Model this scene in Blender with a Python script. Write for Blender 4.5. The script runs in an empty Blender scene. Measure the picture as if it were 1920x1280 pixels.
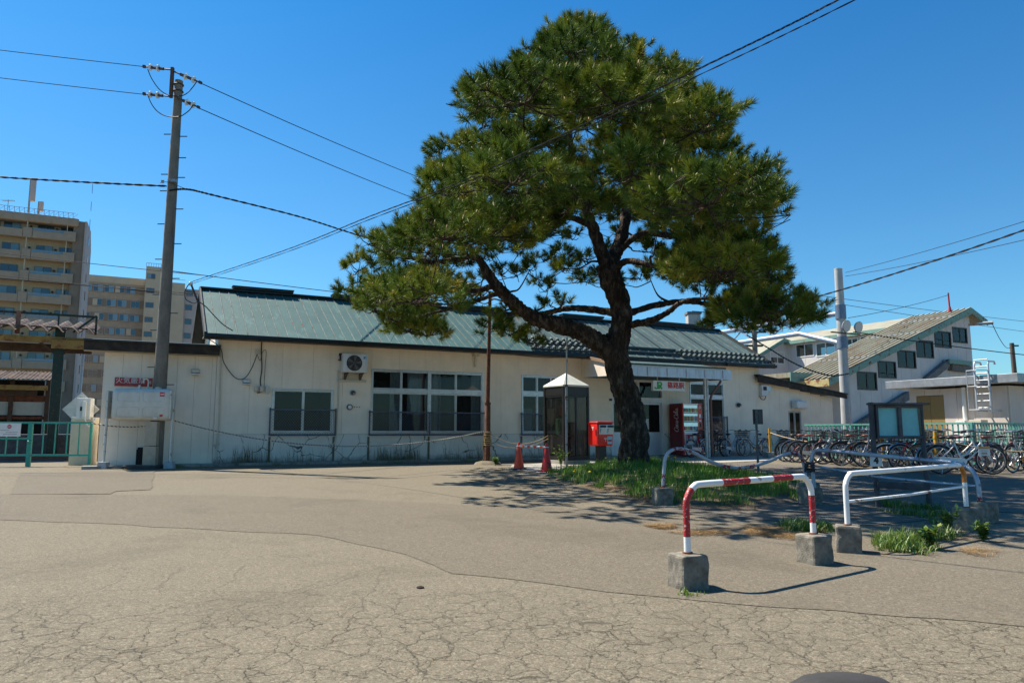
import bpy, bmesh, math, random
import numpy as np
from mathutils import Vector, Matrix, noise, Euler
random.seed(7); RNG = np.random.default_rng(7)
SC = bpy.context.scene
COL = SC.collection
R = math.radians
# ------------------------------------------------------------------ camera
FPX = 1370.0                       # focal length in photo pixels (1920 wide)
PITCH = math.atan(168.0 / FPX)
EYE = Vector((0, 0, 1.17))
cam_d = bpy.data.cameras.new('camera'); cam = bpy.data.objects.new('camera', cam_d); COL.objects.link(cam)
cam_d.sensor_width = 36.0; cam_d.lens = FPX / 1920 * 36.0
cam_d.clip_start = 0.05; cam_d.clip_end = 3000
cam.location = EYE; cam.rotation_euler = (math.pi / 2 + PITCH, 0, 0)
SC.camera = cam
# ------------------------------------------------------------------ sky, sun, exposure
SUN_EL = R(56); SUN_AZ = math.atan2(-.88, .475)      # azimuth from +Y towards +X
SUN_DIR = Vector((math.sin(SUN_AZ) * math.cos(SUN_EL), math.cos(SUN_AZ) * math.cos(SUN_EL), math.sin(SUN_EL)))
world = bpy.data.worlds.new('World'); SC.world = world; world.use_nodes = True
wn = world.node_tree; wn.nodes.clear()
sky = wn.nodes.new('ShaderNodeTexSky'); sky.sky_type = 'NISHITA'; sky.sun_disc = False
sky.sun_elevation = SUN_EL; sky.sun_rotation = SUN_AZ
sky.altitude = 100; sky.air_density = 1.0; sky.dust_density = 0.6; sky.ozone_density = 4.0
hs = wn.nodes.new('ShaderNodeMix'); hs.data_type = 'RGBA'; hs.blend_type = 'MULTIPLY'; hs.inputs[0].default_value = 1.0; pass   # clear, polarised spring sky: deep blue overhead, paler towards the horizon all round
tcw = wn.nodes.new('ShaderNodeTexCoord'); spz = wn.nodes.new('ShaderNodeSeparateXYZ'); rmp = wn.nodes.new('ShaderNodeValToRGB')
rmp.color_ramp.elements[0].position = .02; rmp.color_ramp.elements[0].color = (.60, .96, 1.02, 1); rmp.color_ramp.elements[1].position = .55; rmp.color_ramp.elements[1].color = (.16, .74, 1.08, 1)
wn.links.new(tcw.outputs['Generated'], spz.inputs[0]); wn.links.new(spz.outputs[2], rmp.inputs[0]); wn.links.new(rmp.outputs[0], hs.inputs[7])
bg = wn.nodes.new('ShaderNodeBackground'); bg.inputs['Strength'].default_value = 0.079
wo = wn.nodes.new('ShaderNodeOutputWorld')
wn.links.new(sky.outputs[0], hs.inputs[6]); wn.links.new(hs.outputs[2], bg.inputs['Color']); wn.links.new(bg.outputs[0], wo.inputs['Surface'])
sun_d = bpy.data.lights.new('sun', 'SUN'); sun_d.energy = 5.0; sun_d.angle = R(0.53); sun_d.color = (1.0, 0.935, 0.82)
sun = bpy.data.objects.new('sun', sun_d); COL.objects.link(sun); sun.location = (0, 0, 40)
sun.rotation_euler = (-SUN_DIR).to_track_quat('-Z', 'Y').to_euler()
SC.view_settings.view_transform = 'Standard'; SC.view_settings.look = 'None'
SC.view_settings.exposure = 0.92; SC.view_settings.gamma = 1.0; SC.view_settings.use_curve_mapping = False
SC.render.engine = 'CYCLES'
SC.cycles.use_denoising = True
SC.cycles.max_bounces = 8; SC.cycles.transparent_max_bounces = 24
SC.cycles.sample_clamp_indirect = 6.0

# ------------------------------------------------------------------ measuring helpers
def ray(px, py):
    x = (px - 960) / FPX; y = -(py - 640) / FPX
    c, s = math.cos(PITCH), math.sin(PITCH)
    return Vector((x, c - y * s, s + y * c))
def at(px, py, Y):
    d = ray(px, py); return EYE + d * (Y / d.y)
def gz(Y): return 0.2 * min(1.0, max(0.0, (Y - 3) / 17.0))
def G(px, py):
    d = ray(px, py); Y = 10.0
    for _ in range(40):
        Y = (gz(Y) - EYE.z) / d.z * d.y
    p = EYE + d * (Y / d.y); p.z = gz(p.y); return p
def gp(x, y, dz=0): return Vector((x, y, gz(y) + dz))
class Fr:
    """upright frame: local x along rotz, local y away from the viewer"""
    def __init__(s, o, rz):
        s.o = Vector(o); s.rz = rz; s.D = Vector((math.cos(rz), math.sin(rz), 0)); s.N = Vector((-math.sin(rz), math.cos(rz), 0))
    def t(s, px, py, t=0.0):          # pixel -> (x, z) on plane y=t
        d = ray(px, py); k = ((s.o + s.N * t - EYE).dot(s.N)) / d.dot(s.N); p = EYE + d * k - s.o
        return p.dot(s.D), p.z
    def s(s, px, py, x=0.0):          # pixel -> (y, z) on plane x=x
        d = ray(px, py); k = ((s.o + s.D * x - EYE).dot(s.D)) / d.dot(s.D); p = EYE + d * k - s.o
        return p.dot(s.N), p.z
    def w(s, x, y, z=0): return s.o + s.D * x + s.N * y + Vector((0, 0, z))
    def l(s, p): q = Vector(p) - s.o; return Vector((q.dot(s.D), q.dot(s.N), q.z))
    def rect(s, xl, yt, xr, yb, t=0.0):   # pixel box -> x0,x1,z0,z1
        ym = (yt + yb) / 2; xm = (xl + xr) / 2
        return s.t(xl, ym, t)[0], s.t(xr, ym, t)[0], s.t(xm, yb, t)[1], s.t(xm, yt, t)[1]

# ------------------------------------------------------------------ colours and materials
def srgb(r, g, b):
    f = lambda v: (v / 255) / 12.92 if v / 255 <= .04045 else ((v / 255 + .055) / 1.055) ** 2.4
    return (f(r), f(g), f(b))
MATS = {}
class NT:
    def __init__(s, name):
        s.m = bpy.data.materials.new(name); s.m.use_nodes = True; s.t = s.m.node_tree; s.n = s.t.nodes; s.n.clear()
        s.out = s.N('ShaderNodeOutputMaterial'); s.b = s.N('ShaderNodeBsdfPrincipled'); s.L(s.b.outputs[0], s.out.inputs[0])
        s.tc = s.N('ShaderNodeTexCoord')
    def N(s, t, **k):
        n = s.n.new(t)
        for a, v in k.items(): setattr(n, a, v)
        return n
    def L(s, a, b): s.t.links.new(a, b)
    def map(s, scale=(1, 1, 1), src='Object', loc=(0, 0, 0), rot=(0, 0, 0)):
        m = s.N('ShaderNodeMapping'); m.inputs['Scale'].default_value = scale; m.inputs['Location'].default_value = loc; m.inputs['Rotation'].default_value = rot
        s.L(s.tc.outputs[src] if isinstance(src, str) else src, m.inputs['Vector']); return m.outputs[0]
    def noise(s, vec, scale, detail=4, rough=.6, dist=0):
        n = s.N('ShaderNodeTexNoise'); n.inputs['Scale'].default_value = scale; n.inputs['Detail'].default_value = detail
        n.inputs['Roughness'].default_value = rough; n.inputs['Distortion'].default_value = dist; s.L(vec, n.inputs['Vector']); return n.outputs['Fac']
    def vor(s, vec, scale, feature='F1', out='Distance', rnd=1.0):
        n = s.N('ShaderNodeTexVoronoi', feature=feature); n.inputs['Scale'].default_value = scale; n.inputs['Randomness'].default_value = rnd; s.L(vec, n.inputs['Vector']); return n.outputs[out]
    def ramp(s, fac, stops):
        n = s.N('ShaderNodeValToRGB'); e = n.color_ramp.elements
        while len(e) > 1: e.remove(e[-1])
        e[0].position = stops[0][0]; e[0].color = s.c4(stops[0][1])
        for p, c in stops[1:]: x = e.new(p); x.color = s.c4(c)
        s.L(fac, n.inputs[0]); return n.outputs[0]
    @staticmethod
    def c4(c): return (c, c, c, 1) if isinstance(c, (int, float)) else (*c[:3], 1)
    def mix(s, fac, a, b, mode='MIX'):
        n = s.N('ShaderNodeMix', data_type='RGBA', blend_type=mode)
        for k, v in ((0, fac), (6, a), (7, b)):
            if hasattr(v, 'is_output'): s.L(v, n.inputs[k])
            else: n.inputs[k].default_value = v if k == 0 else s.c4(v)
        return n.outputs[2]
    def math(s, op, a, b=0.0, clamp=False):
        n = s.N('ShaderNodeMath', operation=op, use_clamp=clamp)
        for k, v in ((0, a), (1, b)):
            if hasattr(v, 'is_output'): s.L(v, n.inputs[k])
            else: n.inputs[k].default_value = v
        return n.outputs[0]
    def set(s, k, v):
        if hasattr(v, 'is_output'): s.L(v, s.b.inputs[k])
        else: s.b.inputs[k].default_value = s.c4(v) if k in ('Base Color',) else v
    def bump(s, h, strength=.3, dist=.01, prev=None):
        n = s.N('ShaderNodeBump'); n.inputs['Strength'].default_value = strength; n.inputs['Distance'].default_value = dist
        s.L(h, n.inputs['Height'])
        if prev: s.L(prev, n.inputs['Normal'])
        return n.outputs[0]
def mat(name, col, rough=.6, metal=0.0, var=.18, scale=6.0, bump=.15, bscale=60.0, bdist=.004, dirt=None, dirt_amt=.0, dirt_scale=2.0, streak=False, spec=.5, rust=0.0, rust_scale=9.0, coat=0):
    """a general weathered surface: colour drift, grain, dirt patches or streaks, rust spots"""
    if name in MATS: return MATS[name]
    k = NT(name); v = k.map()
    n1 = k.noise(v, scale, 5); c0 = tuple(x * (1 - var) for x in col); c1 = tuple(min(1, x * (1 + var)) for x in col)
    c = k.ramp(n1, [(.28, c0), (.72, c1)])
    if dirt_amt > 0:
        v2 = k.map((1, 1, .12) if streak else (1, 1, 1)); n2 = k.noise(v2, dirt_scale * (3 if streak else 1), 6, .65)
        f = k.ramp(n2, [(.48, 0), (.75, dirt_amt)]); c = k.mix(f, c, dirt or (.05, .045, .035))
    if rust > 0:
        n3 = k.noise(k.map(loc=(3, 7, 1)), rust_scale, 6, .7); f = k.ramp(n3, [(.60 - rust * .25, 0), (.66 - rust * .25, 1)])
        rc = k.ramp(k.noise(v, 40, 4), [(.3, (.10, .03, .012)), (.7, (.30, .11, .035))]); c = k.mix(f, c, rc)
        rf = k.mix(f, rough, .9); k.L(rf, k.b.inputs['Roughness'])
    else:
        rr = k.ramp(k.noise(v, scale * 3, 4), [(.3, max(.03, rough - .1)), (.7, min(1, rough + .1))]); k.L(rr, k.b.inputs['Roughness'])
    k.set('Base Color', c); k.set('Metallic', metal); k.set('Specular IOR Level', spec)
    if coat: k.set('Coat Weight', coat); k.set('Coat Roughness', .08)
    if bump > 0: k.set('Normal', k.bump(k.noise(v, bscale, 4), bump, bdist))
    MATS[name] = k.m; return k.m
def plain(name, col, rough=.5, metal=0.0):
    return mat(name, col, rough, metal, var=.07, scale=9, bump=.05, bscale=90, bdist=.002)

# ------------------------------------------------------------------ mesh builder
class MB:
    def __init__(s): s.v = []; s.f = []
    def add(s, vs, fs):
        o = len(s.v); s.v += [tuple(p) for p in vs]; s.f += [tuple(i + o for i in q) for q in fs]; return s
    def box(s, x0, x1, y0, y1, z0, z1):
        if x0 > x1: x0, x1 = x1, x0
        if y0 > y1: y0, y1 = y1, y0
        if z0 > z1: z0, z1 = z1, z0
        return s.add([(x0, y0, z0), (x1, y0, z0), (x1, y1, z0), (x0, y1, z0), (x0, y0, z1), (x1, y0, z1), (x1, y1, z1), (x0, y1, z1)],
                     [(0, 3, 2, 1), (4, 5, 6, 7), (0, 1, 5, 4), (1, 2, 6, 5), (2, 3, 7, 6), (3, 0, 4, 7)])
    def bar(s, a, b, w, h=None, up=(0, 0, 1)):
        a = Vector(a); b = Vector(b); h = h or w; d = (b - a).normalized(); u = Vector(up)
        if abs(d.dot(u)) > .98: u = Vector((0, 1, 0))
        x = d.cross(u).normalized(); z = x.cross(d)
        q = [a + x * i * w / 2 + z * j * h / 2 for i, j in ((-1, -1), (1, -1), (1, 1), (-1, 1))]
        q += [p + (b - a) for p in q]
        return s.add(q, [(3, 2, 1, 0), (4, 5, 6, 7), (0, 1, 5, 4), (1, 2, 6, 5), (2, 3, 7, 6), (3, 0, 4, 7)])
    def tube(s, path, r, n=8, cap=True, closed=False):
        P = [Vector(p) for p in path]; m = len(P); rr = r if isinstance(r, (list, tuple)) else [r] * m
        o = len(s.v); u = None
        for i, p in enumerate(P):
            if closed: d = P[(i + 1) % m] - P[i - 1]
            else: d = P[min(i + 1, m - 1)] - P[max(i - 1, 0)]
            d = d.normalized() if d.length > 1e-9 else Vector((0, 0, 1))
            if u is None:
                u = d.orthogonal().normalized()
            else:
                u = (u - d * u.dot(d)); u = u.normalized() if u.length > 1e-6 else d.orthogonal().normalized()
            w = d.cross(u)
            for k in range(n):
                a = 2 * math.pi * k / n; s.v.append(tuple(p + (u * math.cos(a) + w * math.sin(a)) * rr[i]))
        for i in range(m if closed else m - 1):
            j = (i + 1) % m
            for k in range(n):
                l = (k + 1) % n; s.f.append((o + i * n + k, o + i * n + l, o + j * n + l, o + j * n + k))
        if cap and not closed:
            s.f.append(tuple(o + k for k in reversed(range(n)))); s.f.append(tuple(o + (m - 1) * n + k for k in range(n)))
        return s
    def cyl(s, x, y, z0, z1, r, n=14, r2=None): return s.tube([(x, y, z0), (x, y, z1)], [r, r if r2 is None else r2], n)
    def disc(s, c, d, r, th, n=16):
        c = Vector(c); d = Vector(d).normalized(); return s.tube([c - d * th / 2, c + d * th / 2], r, n)
    def prism(s, pts, a, b, axis='y'):
        n = len(pts)
        def P(p, k): return (p[0], k, p[1]) if axis == 'y' else ((k, p[0], p[1]) if axis == 'x' else (p[0], p[1], k))
        ar = sum(pts[i][0] * pts[(i + 1) % n][1] - pts[(i + 1) % n][0] * pts[i][1] for i in range(n))
        if (ar < 0) != (axis == 'y'): pts = pts[::-1]
        if a > b: a, b = b, a
        if axis == 'y':   # looking along +y, ccw in xz faces -y
            pts = pts[::-1]
        vs = [P(p, a) for p in pts] + [P(p, b) for p in pts]
        fs = [tuple(reversed(range(n))), tuple(range(n, 2 * n))] + [(i, (i + 1) % n, n + (i + 1) % n, n + i) for i in range(n)]
        return s.add(vs, fs)
    def lathe(s, prof, n=16, c=(0, 0, 0)):
        o = len(s.v); m = len(prof)
        for r, z in prof:
            for k in range(n):
                a = 2 * math.pi * k / n; s.v.append((c[0] + r * math.cos(a), c[1] + r * math.sin(a), c[2] + z))
        for i in range(m - 1):
            for k in range(n):
                l = (k + 1) % n; s.f.append((o + i * n + k, o + i * n + l, o + (i + 1) * n + l, o + (i + 1) * n + k))
        s.f.append(tuple(o + k for k in reversed(range(n)))); s.f.append(tuple(o + (m - 1) * n + k for k in range(n)))
        return s
    def mesh(s, name='mesh', bevel=0.0, seg=2, smooth=None, fix=True):
        me = bpy.data.meshes.new(name); me.from_pydata(s.v, [], s.f)
        if fix or bevel:
            bm = bmesh.new(); bm.from_mesh(me)
            if fix: bmesh.ops.recalc_face_normals(bm, faces=bm.faces)
            if bevel:
                es = [e for e in bm.edges if len(e.link_faces) == 2 and e.calc_face_angle(0) > R(30)]
                bmesh.ops.bevel(bm, geom=es, offset=bevel, segments=seg, affect='EDGES', profile=.5, clamp_overlap=True)
            bm.to_mesh(me); bm.free()
        if smooth is not None:
            me.polygons.foreach_set('use_smooth', [True] * len(me.polygons)); me.set_sharp_from_angle(angle=R(smooth))
        me.update(); return me
    def build(s, name, m, parent=None, bevel=0.0, seg=2, smooth=None, fix=True):
        o = bpy.data.objects.new(name, s.mesh(name, bevel, seg, smooth, fix)); COL.objects.link(o)
        if m is not None: o.data.materials.append(m)
        if parent is not None: o.parent = parent
        return o
def tag(o, label=None, cat=None, group=None, kind=None):
    if label: o['label'] = label
    if cat: o['category'] = cat
    if group: o['group'] = group
    if kind: o['kind'] = kind
    return o
def thing(name, label, cat, loc=(0, 0, 0), rz=0.0, group=None):
    o = bpy.data.objects.new(name, None); COL.objects.link(o); o.location = loc; o.rotation_euler = (0, 0, rz)
    o.empty_display_size = .2
    return tag(o, label, cat, group)
def ref(o, parent, name=None, loc=None, rot=None):
    c = bpy.data.objects.new(name or o.name.split('.')[0], o.data); COL.objects.link(c); c.parent = parent
    if loc is not None: c.location = loc
    if rot is not None: c.rotation_euler = rot
    return c
def copy_tree(o, parent=None):
    c = o.copy(); COL.objects.link(c); c.parent = parent
    for ch in o.children: copy_tree(ch, c)
    return c
def text(parent, name, body, size, m, loc, rot, extrude=.004, shear=0.0, align='CENTER', sx=1.0, offset=0.0):
    cu = bpy.data.curves.new(name, 'FONT'); cu.body = body; cu.size = size; cu.extrude = extrude; cu.shear = shear; cu.offset = offset
    cu.align_x = align; cu.align_y = 'CENTER'; cu.resolution_u = 4
    t = bpy.data.objects.new(name + '_tmp', cu); COL.objects.link(t); bpy.context.view_layer.update()
    me = bpy.data.meshes.new_from_object(t.evaluated_get(bpy.context.evaluated_depsgraph_get())); bpy.data.objects.remove(t); bpy.data.curves.remove(cu)
    me.name = name
    o = bpy.data.objects.new(name, me); COL.objects.link(o); me.materials.clear(); me.materials.append(m); o.parent = parent; o.location = loc; o.rotation_euler = rot; o.scale = (sx, 1, 1)
    return o
FACE = (math.pi / 2, 0, 0)      # text standing up, facing local -y
def smooth_path(pts, n=6):
    """Catmull-Rom through points"""
    P = [Vector(p) for p in pts]; out = []
    for i in range(len(P) - 1):
        a = P[max(i - 1, 0)]; b = P[i]; c = P[i + 1]; d = P[min(i + 2, len(P) - 1)]
        for k in range(n):
            t = k / n; t2 = t * t; t3 = t2 * t
            out.append(.5 * ((2 * b) + (c - a) * t + (2 * a - 5 * b + 4 * c - d) * t2 + (3 * b - a - 3 * c + d) * t3))
    out.append(P[-1]); return out
def arr_mesh(name, V, F, m, parent=None, attr=None, nper=3):
    """fast mesh from numpy arrays; all faces nper-gons"""
    me = bpy.data.meshes.new(name); V = np.asarray(V, np.float32); F = np.asarray(F, np.int32)
    me.vertices.add(len(V)); me.vertices.foreach_set('co', V.ravel())
    me.loops.add(F.size); me.loops.foreach_set('vertex_index', F.ravel())
    me.polygons.add(len(F)); me.polygons.foreach_set('loop_start', np.arange(0, F.size, nper, dtype=np.int32))
    me.update(calc_edges=True); me.validate()
    if attr is not None:
        a = me.attributes.new('tone', 'FLOAT', 'POINT'); a.data.foreach_set('value', np.asarray(attr, np.float32))
    o = bpy.data.objects.new(name, me); COL.objects.link(o); me.materials.append(m)
    if parent: o.parent = parent
    return o
# ================================================================== setting: ground
def asphalt(name, base, grain=.35, cracks=False, crack_only_near=True):
    k = NT(name); v = k.map()
    big = k.noise(v, .35, 5, .6); mid = k.noise(v, 2.3, 6, .65)
    c = k.ramp(big, [(.3, tuple(x * .86 for x in base)), (.7, tuple(x * 1.12 for x in base))])
    c = k.mix(k.ramp(mid, [(.42, 0), (.75, .42)]), c, tuple(x * .70 for x in base))
    c = k.mix(k.ramp(k.noise(k.map(loc=(9, 4, 2)), 1.1, 5, .7), [(.55, 0), (.8, .35)]), c, tuple(x * 1.3 for x in base))
    gr = k.noise(v, 26, 8, .85); c = k.mix(k.ramp(gr, [(.36, .85), (.50, 0)]), c, tuple(x * .45 for x in base)); c = k.mix(k.ramp(gr, [(.52, 0), (.66, .75)]), c, tuple(min(1, x * 1.7) for x in base))
    # aggregate
    ag = k.vor(v, 75, out='Color'); sep = k.N('ShaderNodeSeparateColor'); k.L(ag, sep.inputs[0])
    c = k.mix(grain, c, k.ramp(sep.outputs[0], [(.0, tuple(x * .35 for x in base)), (.35, tuple(x * .8 for x in base)), (.75, tuple(x * 1.15 for x in base)), (1, tuple(min(1, x * 2.3) for x in base))]))
    ag2 = k.vor(v, 190, out='Color'); sep2 = k.N('ShaderNodeSeparateColor'); k.L(ag2, sep2.inputs[0])
    c = k.mix(grain * .8, c, k.ramp(sep2.outputs[0], [(.0, tuple(x * .45 for x in base)), (.5, base), (1, tuple(min(1, x * 1.8) for x in base))]))
    # pits
    stn = k.ramp(k.noise(k.map(loc=(1, 8, 3)), .55, 6, .72, .6), [(.54, 0), (.72, .5)]); c = k.mix(stn, c, tuple(x * .55 for x in base)); pit = k.ramp(k.vor(v, 22), [(.03, 1), (.075, 0)]); c = k.mix(k.math('MULTIPLY', pit, .6), c, (.035, .032, .028))
    h = k.math('ADD', k.math('MULTIPLY', sep.outputs[1], .6), k.math('MULTIPLY', sep2.outputs[1], .4))
    nb = k.bump(h, .55, .006)
    if cracks:
        wv = k.N('ShaderNodeTexNoise'); wv.inputs['Scale'].default_value = 3.2; wv.inputs['Detail'].default_value = 6; wv.inputs['Roughness'].default_value = .65; k.L(v, wv.inputs['Vector'])
        vm = k.N('ShaderNodeVectorMath', operation='MULTIPLY_ADD'); vm.inputs[1].default_value = (.30, .30, 0); k.L(wv.outputs['Color'], vm.inputs[0]); k.L(v, vm.inputs[2])
        sepx = k.N('ShaderNodeSeparateXYZ'); k.L(v, sepx.inputs[0])
        cmb = k.map((1.0, .85, 0), src=vm.outputs[0])
        e1 = k.vor(cmb, 5.4, 'DISTANCE_TO_EDGE'); e2 = k.vor(cmb, 1.25, 'DISTANCE_TO_EDGE')
        fine = k.noise(v, 30, 5, .7)
        wd = k.math('MULTIPLY_ADD', fine, .017); wd.node.inputs[2].default_value = .001
        c1 = k.math('LESS_THAN', k.math('DIVIDE', e1, 1.0), wd)
        l1 = k.ramp(k.math('DIVIDE', e1, wd), [(.35, 1), (1.25, 0)])
        e3 = k.vor(k.map((1.0, .9, 0), src=vm.outputs[0], loc=(.37, .21, 0)), 10.5, 'DISTANCE_TO_EDGE'); l3 = k.math('MULTIPLY', k.ramp(k.math('DIVIDE', e3, wd), [(.5, 1), (1.6, 0)]), k.ramp(k.noise(k.map(loc=(6, 3, 0)), .9, 4), [(.47, 0), (.60, .9)])); l1 = k.math('MAXIMUM', l1, l3)
        # where: worn foreground (an area with its own wavering edge); sparse long cracks elsewhere
        reg = k.math('ADD', k.math('MULTIPLY_ADD', sepx.outputs[0], .08), sepx.outputs[1]); reg.node.inputs[0].default_value = 0
        xl = k.math('MULTIPLY', sepx.outputs[0], .10)
        reg = k.math('SUBTRACT', sepx.outputs[1], xl)
        reg = k.math('ADD', reg, k.math('MULTIPLY', k.math('SUBTRACT', k.noise(v, .8, 4), .5), 1.6))
        msk = k.ramp(k.math('DIVIDE', reg, 10.0), [(.46, 1), (.56, 0)])
        thin = k.ramp(k.noise(k.map(loc=(2, 2, 0)), 1.7, 3), [(.36, .25), (.52, 1)])
        l1 = k.math('MULTIPLY', l1, k.math('MULTIPLY', msk, thin))
        l2 = k.math('MULTIPLY', k.ramp(k.math('DIVIDE', e2, wd), [(.12, 1), (.42, 0)]), k.ramp(k.math('DIVIDE', sepx.outputs[1], 20.0), [(.2, .6), (.40, .0)]))
        cr = k.math('MAXIMUM', l1, l2)
        c = k.mix(k.math('MULTIPLY', cr, .72), c, (.045, .040, .032))
        # darker rims beside cracks
        rim = k.math('MULTIPLY', k.ramp(k.math('DIVIDE', e1, wd), [(1.2, 0), (2.2, .25), (5, 0)]) if False else k.ramp(e1, [(.01, .30), (.07, 0)]), msk)
        c = k.mix(k.math('MULTIPLY', rim, .6), c, tuple(x * .62 for x in base))
        inv = k.math('SUBTRACT', 1.0, cr)
        dome = k.math('MULTIPLY', k.ramp(e1, [(0, 0), (.12, 1)]), msk)
        nb = k.bump(dome, .4, .006, nb)
        nb = k.bump(inv, .9, .012, nb)
    k.set('Base Color', c); k.set('Roughness', .92); k.set('Specular IOR Level', .25); k.set('Normal', nb)
    MATS[name] = k.m; return k.m
A_OLD = asphalt('asphalt_old', (.156, .131, .092), .66, cracks=True)
A_NEW = asphalt('asphalt_strip', (.138, .115, .083), .55)
A_SHADE = asphalt('asphalt_shade_tone', (.125, .108, .085), .4)  # darker, greyer tone: shade round the tree island put into the colour
A_DARK = asphalt('asphalt_repair', (.137, .115, .084), .5)
ys = [-120, 3, 20, 60, 1500]; m = MB()
for i in range(len(ys)):
    for x in (-900, 900): m.v.append((x, ys[i], gz(ys[i])))
for i in range(len(ys) - 1): m.f.append((2 * i, 2 * i + 1, 2 * i + 3, 2 * i + 2))
tag(m.build('ground', A_OLD), 'worn grey asphalt forecourt with a net of fine cracks', kind='structure')
def sheet(name, pxs, dz, mt, label, th=.0, wob=.05):
    """a ground-hugging sheet whose outline was paced out on the forecourt"""
    pts = [G(*p) for p in pxs]; out = []
    for i in range(len(pts)):
        a, b = pts[i], pts[(i + 1) % len(pts)]; n = max(1, int((b - a).length / .18))
        for k in range(n):
            q = a.lerp(b, k / n); q = q + Vector((noise.noise(q * 2.3), noise.noise(q * 2.3 + Vector((7, 3, 1))), 0)) * wob
            out.append(Vector((q.x, q.y, gz(q.y) + dz)))
    me = bpy.data.meshes.new(name); bm = bmesh.new(); vs = [bm.verts.new(p) for p in out]; f = bm.faces.new(vs)
    bm.normal_update()
    if f.normal.z < 0: f.normal_flip()
    bmesh.ops.triangulate(bm, faces=bm.faces); bm.to_mesh(me); bm.free()
    o = bpy.data.objects.new(name, me); COL.objects.link(o); me.materials.append(mt)
    return tag(o, label, kind='structure')
sheet('asphalt_strip', [(-60, 972), (200, 982), (420, 995), (600, 1003), (760, 1040), (850, 1075), (960, 1087), (1250, 1121), (1500, 1140), (1900, 1172), (2100, 1186), (2100, 1010), (1900, 1003),
                        (1600, 1000), (1300, 975), (1120, 955), (960, 950), (700, 938), (420, 928), (-60, 926)], .004, A_NEW, 'smoother brownish asphalt strip crossing the forecourt')
sheet('asphalt_repair', [(18, 927), (40, 886), (290, 883), (284, 918), (215, 921), (208, 926)], .008, A_DARK, 'darker rectangular asphalt repair near the gate', wob=.05)
sheet('shaded_asphalt', [(1180, 955), (1420, 975), (1640, 985), (1880, 960), (2100, 975), (2100, 872), (1800, 862), (1640, 860), (1520, 874), (1330, 862), (1240, 868), (1500, 890), (1530, 935), (1400, 946)], .006, A_SHADE, 'grey asphalt round the tree island, shade painted into its colour')
# concrete path along the wall and slab by the booth
CONC = mat('old_concrete', (.36, .33, .28), .9, var=.22, scale=3, bump=.5, bscale=120, bdist=.006, dirt=(.08, .07, .055), dirt_amt=.7, dirt_scale=3)
BLOCKC = mat('block_concrete', (.205, .178, .138), .95, var=.45, scale=14, bump=.9, bscale=90, bdist=.010, dirt=(.05, .048, .04), dirt_amt=.85, dirt_scale=9)
FS = Fr((-4.91, 22.8, .2), R(27))          # station frame
m = MB()
for i in range(26):
    a = -7.2 + i * .95; m.box(a, a + .935, -.52, -.02, -.05, .075 + random.uniform(-.008, .008))
m2 = m.build('path', mat('path_concrete', (.30, .275, .235), .9, var=.25, scale=3, bump=.5, bscale=90, bdist=.006, dirt=(.05, .045, .035), dirt_amt=.8, dirt_scale=2.5), bevel=.008)
m2.location = FS.o; m2.rotation_euler = (0, 0, FS.rz); tag(m2, 'low concrete kerb strip along the foot of the station wall', kind='structure')
sheet('booth_slab', [(955, 880), (1040, 890), (1130, 875), (1240, 862), (1235, 856), (1060, 866), (960, 872)], .012, CONC, 'pale concrete slab around the phone booth', wob=.02)
sheet('porch_floor', [(1150, 866), (1345, 868), (1480, 862), (1470, 846), (1320, 848), (1150, 856)], .016, CONC, 'concrete floor in front of the entrance', wob=.01)
# ================================================================== station building
CREAM = (.90, .765, .61)
def siding(name, base, cracks=False):
    k = NT(name); v = k.map()
    c = k.ramp(k.noise(v, 1.1, 5), [(.3, tuple(x * .88 for x in base)), (.7, tuple(x * 1.06 for x in base))])
    st = k.noise(k.map((1, 1, .07)), 7, 6, .7); c = k.mix(k.ramp(st, [(.50, 0), (.80, .22)]), c, tuple(x * .45 for x in base))
    sp = k.ramp(k.noise(v, 22, 5, .75), [(.66, 0), (.72, .5)]); c = k.mix(sp, c, tuple(x * .5 for x in base))
    nb = k.bump(k.noise(v, 130, 3), .35, .004)
    if cracks:
        wv = k.N('ShaderNodeTexNoise'); wv.inputs['Scale'].default_value = 2.5; wv.inputs['Detail'].default_value = 5; k.L(v, wv.inputs['Vector'])
        vm = k.N('ShaderNodeVectorMath', operation='MULTIPLY_ADD'); vm.inputs[1].default_value = (.35, .0, .35); k.L(wv.outputs['Color'], vm.inputs[0]); k.L(v, vm.inputs[2])
        cm = k.map((1, 0, 1), src=vm.outputs[0]); e = k.vor(cm, 1.5, 'DISTANCE_TO_EDGE')
        msk = k.ramp(k.noise(k.map(loc=(5, 1, 2)), .9, 3), [(.42, 0), (.5, 1)])
        wd = k.math('MULTIPLY', k.noise(v, 9, 5, .7), .022)
        l = k.math('MULTIPLY', k.math('LESS_THAN', e, wd), msk)
        c = k.mix(k.math('MULTIPLY', l, .85), c, (.03, .026, .02))
        sx = k.N('ShaderNodeSeparateXYZ'); k.L(v, sx.inputs[0])
        foot = k.ramp(k.math('ADD', sx.outputs[2], k.math('MULTIPLY', k.math('SUBTRACT', k.noise(v, 5, 6, .7), .5), .35)), [(.05, .75), (.24, 0)])
        c = k.mix(foot, c, (.07, .06, .045))
        nb = k.bump(k.math('SUBTRACT', 1, l), .8, .01, nb)
    k.set('Base Color', c); k.set('Roughness', .8); k.set('Normal', nb); MATS[name] = k.m; return k.m
WALL = siding('cream_siding', CREAM); PLINTH = siding('cracked_render', (.76, .69, .59), True); WALL2 = siding('pale_siding', (.90, .78, .63))
BACK = mat('wall_core', (.22, .18, .13), .9)
DARKTIM = mat('dark_fascia', (.020, .019, .017), .7, var=.4, scale=12, bump=.4, bscale=40, dirt=(.09, .075, .05), dirt_amt=.5, dirt_scale=4)
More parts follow.
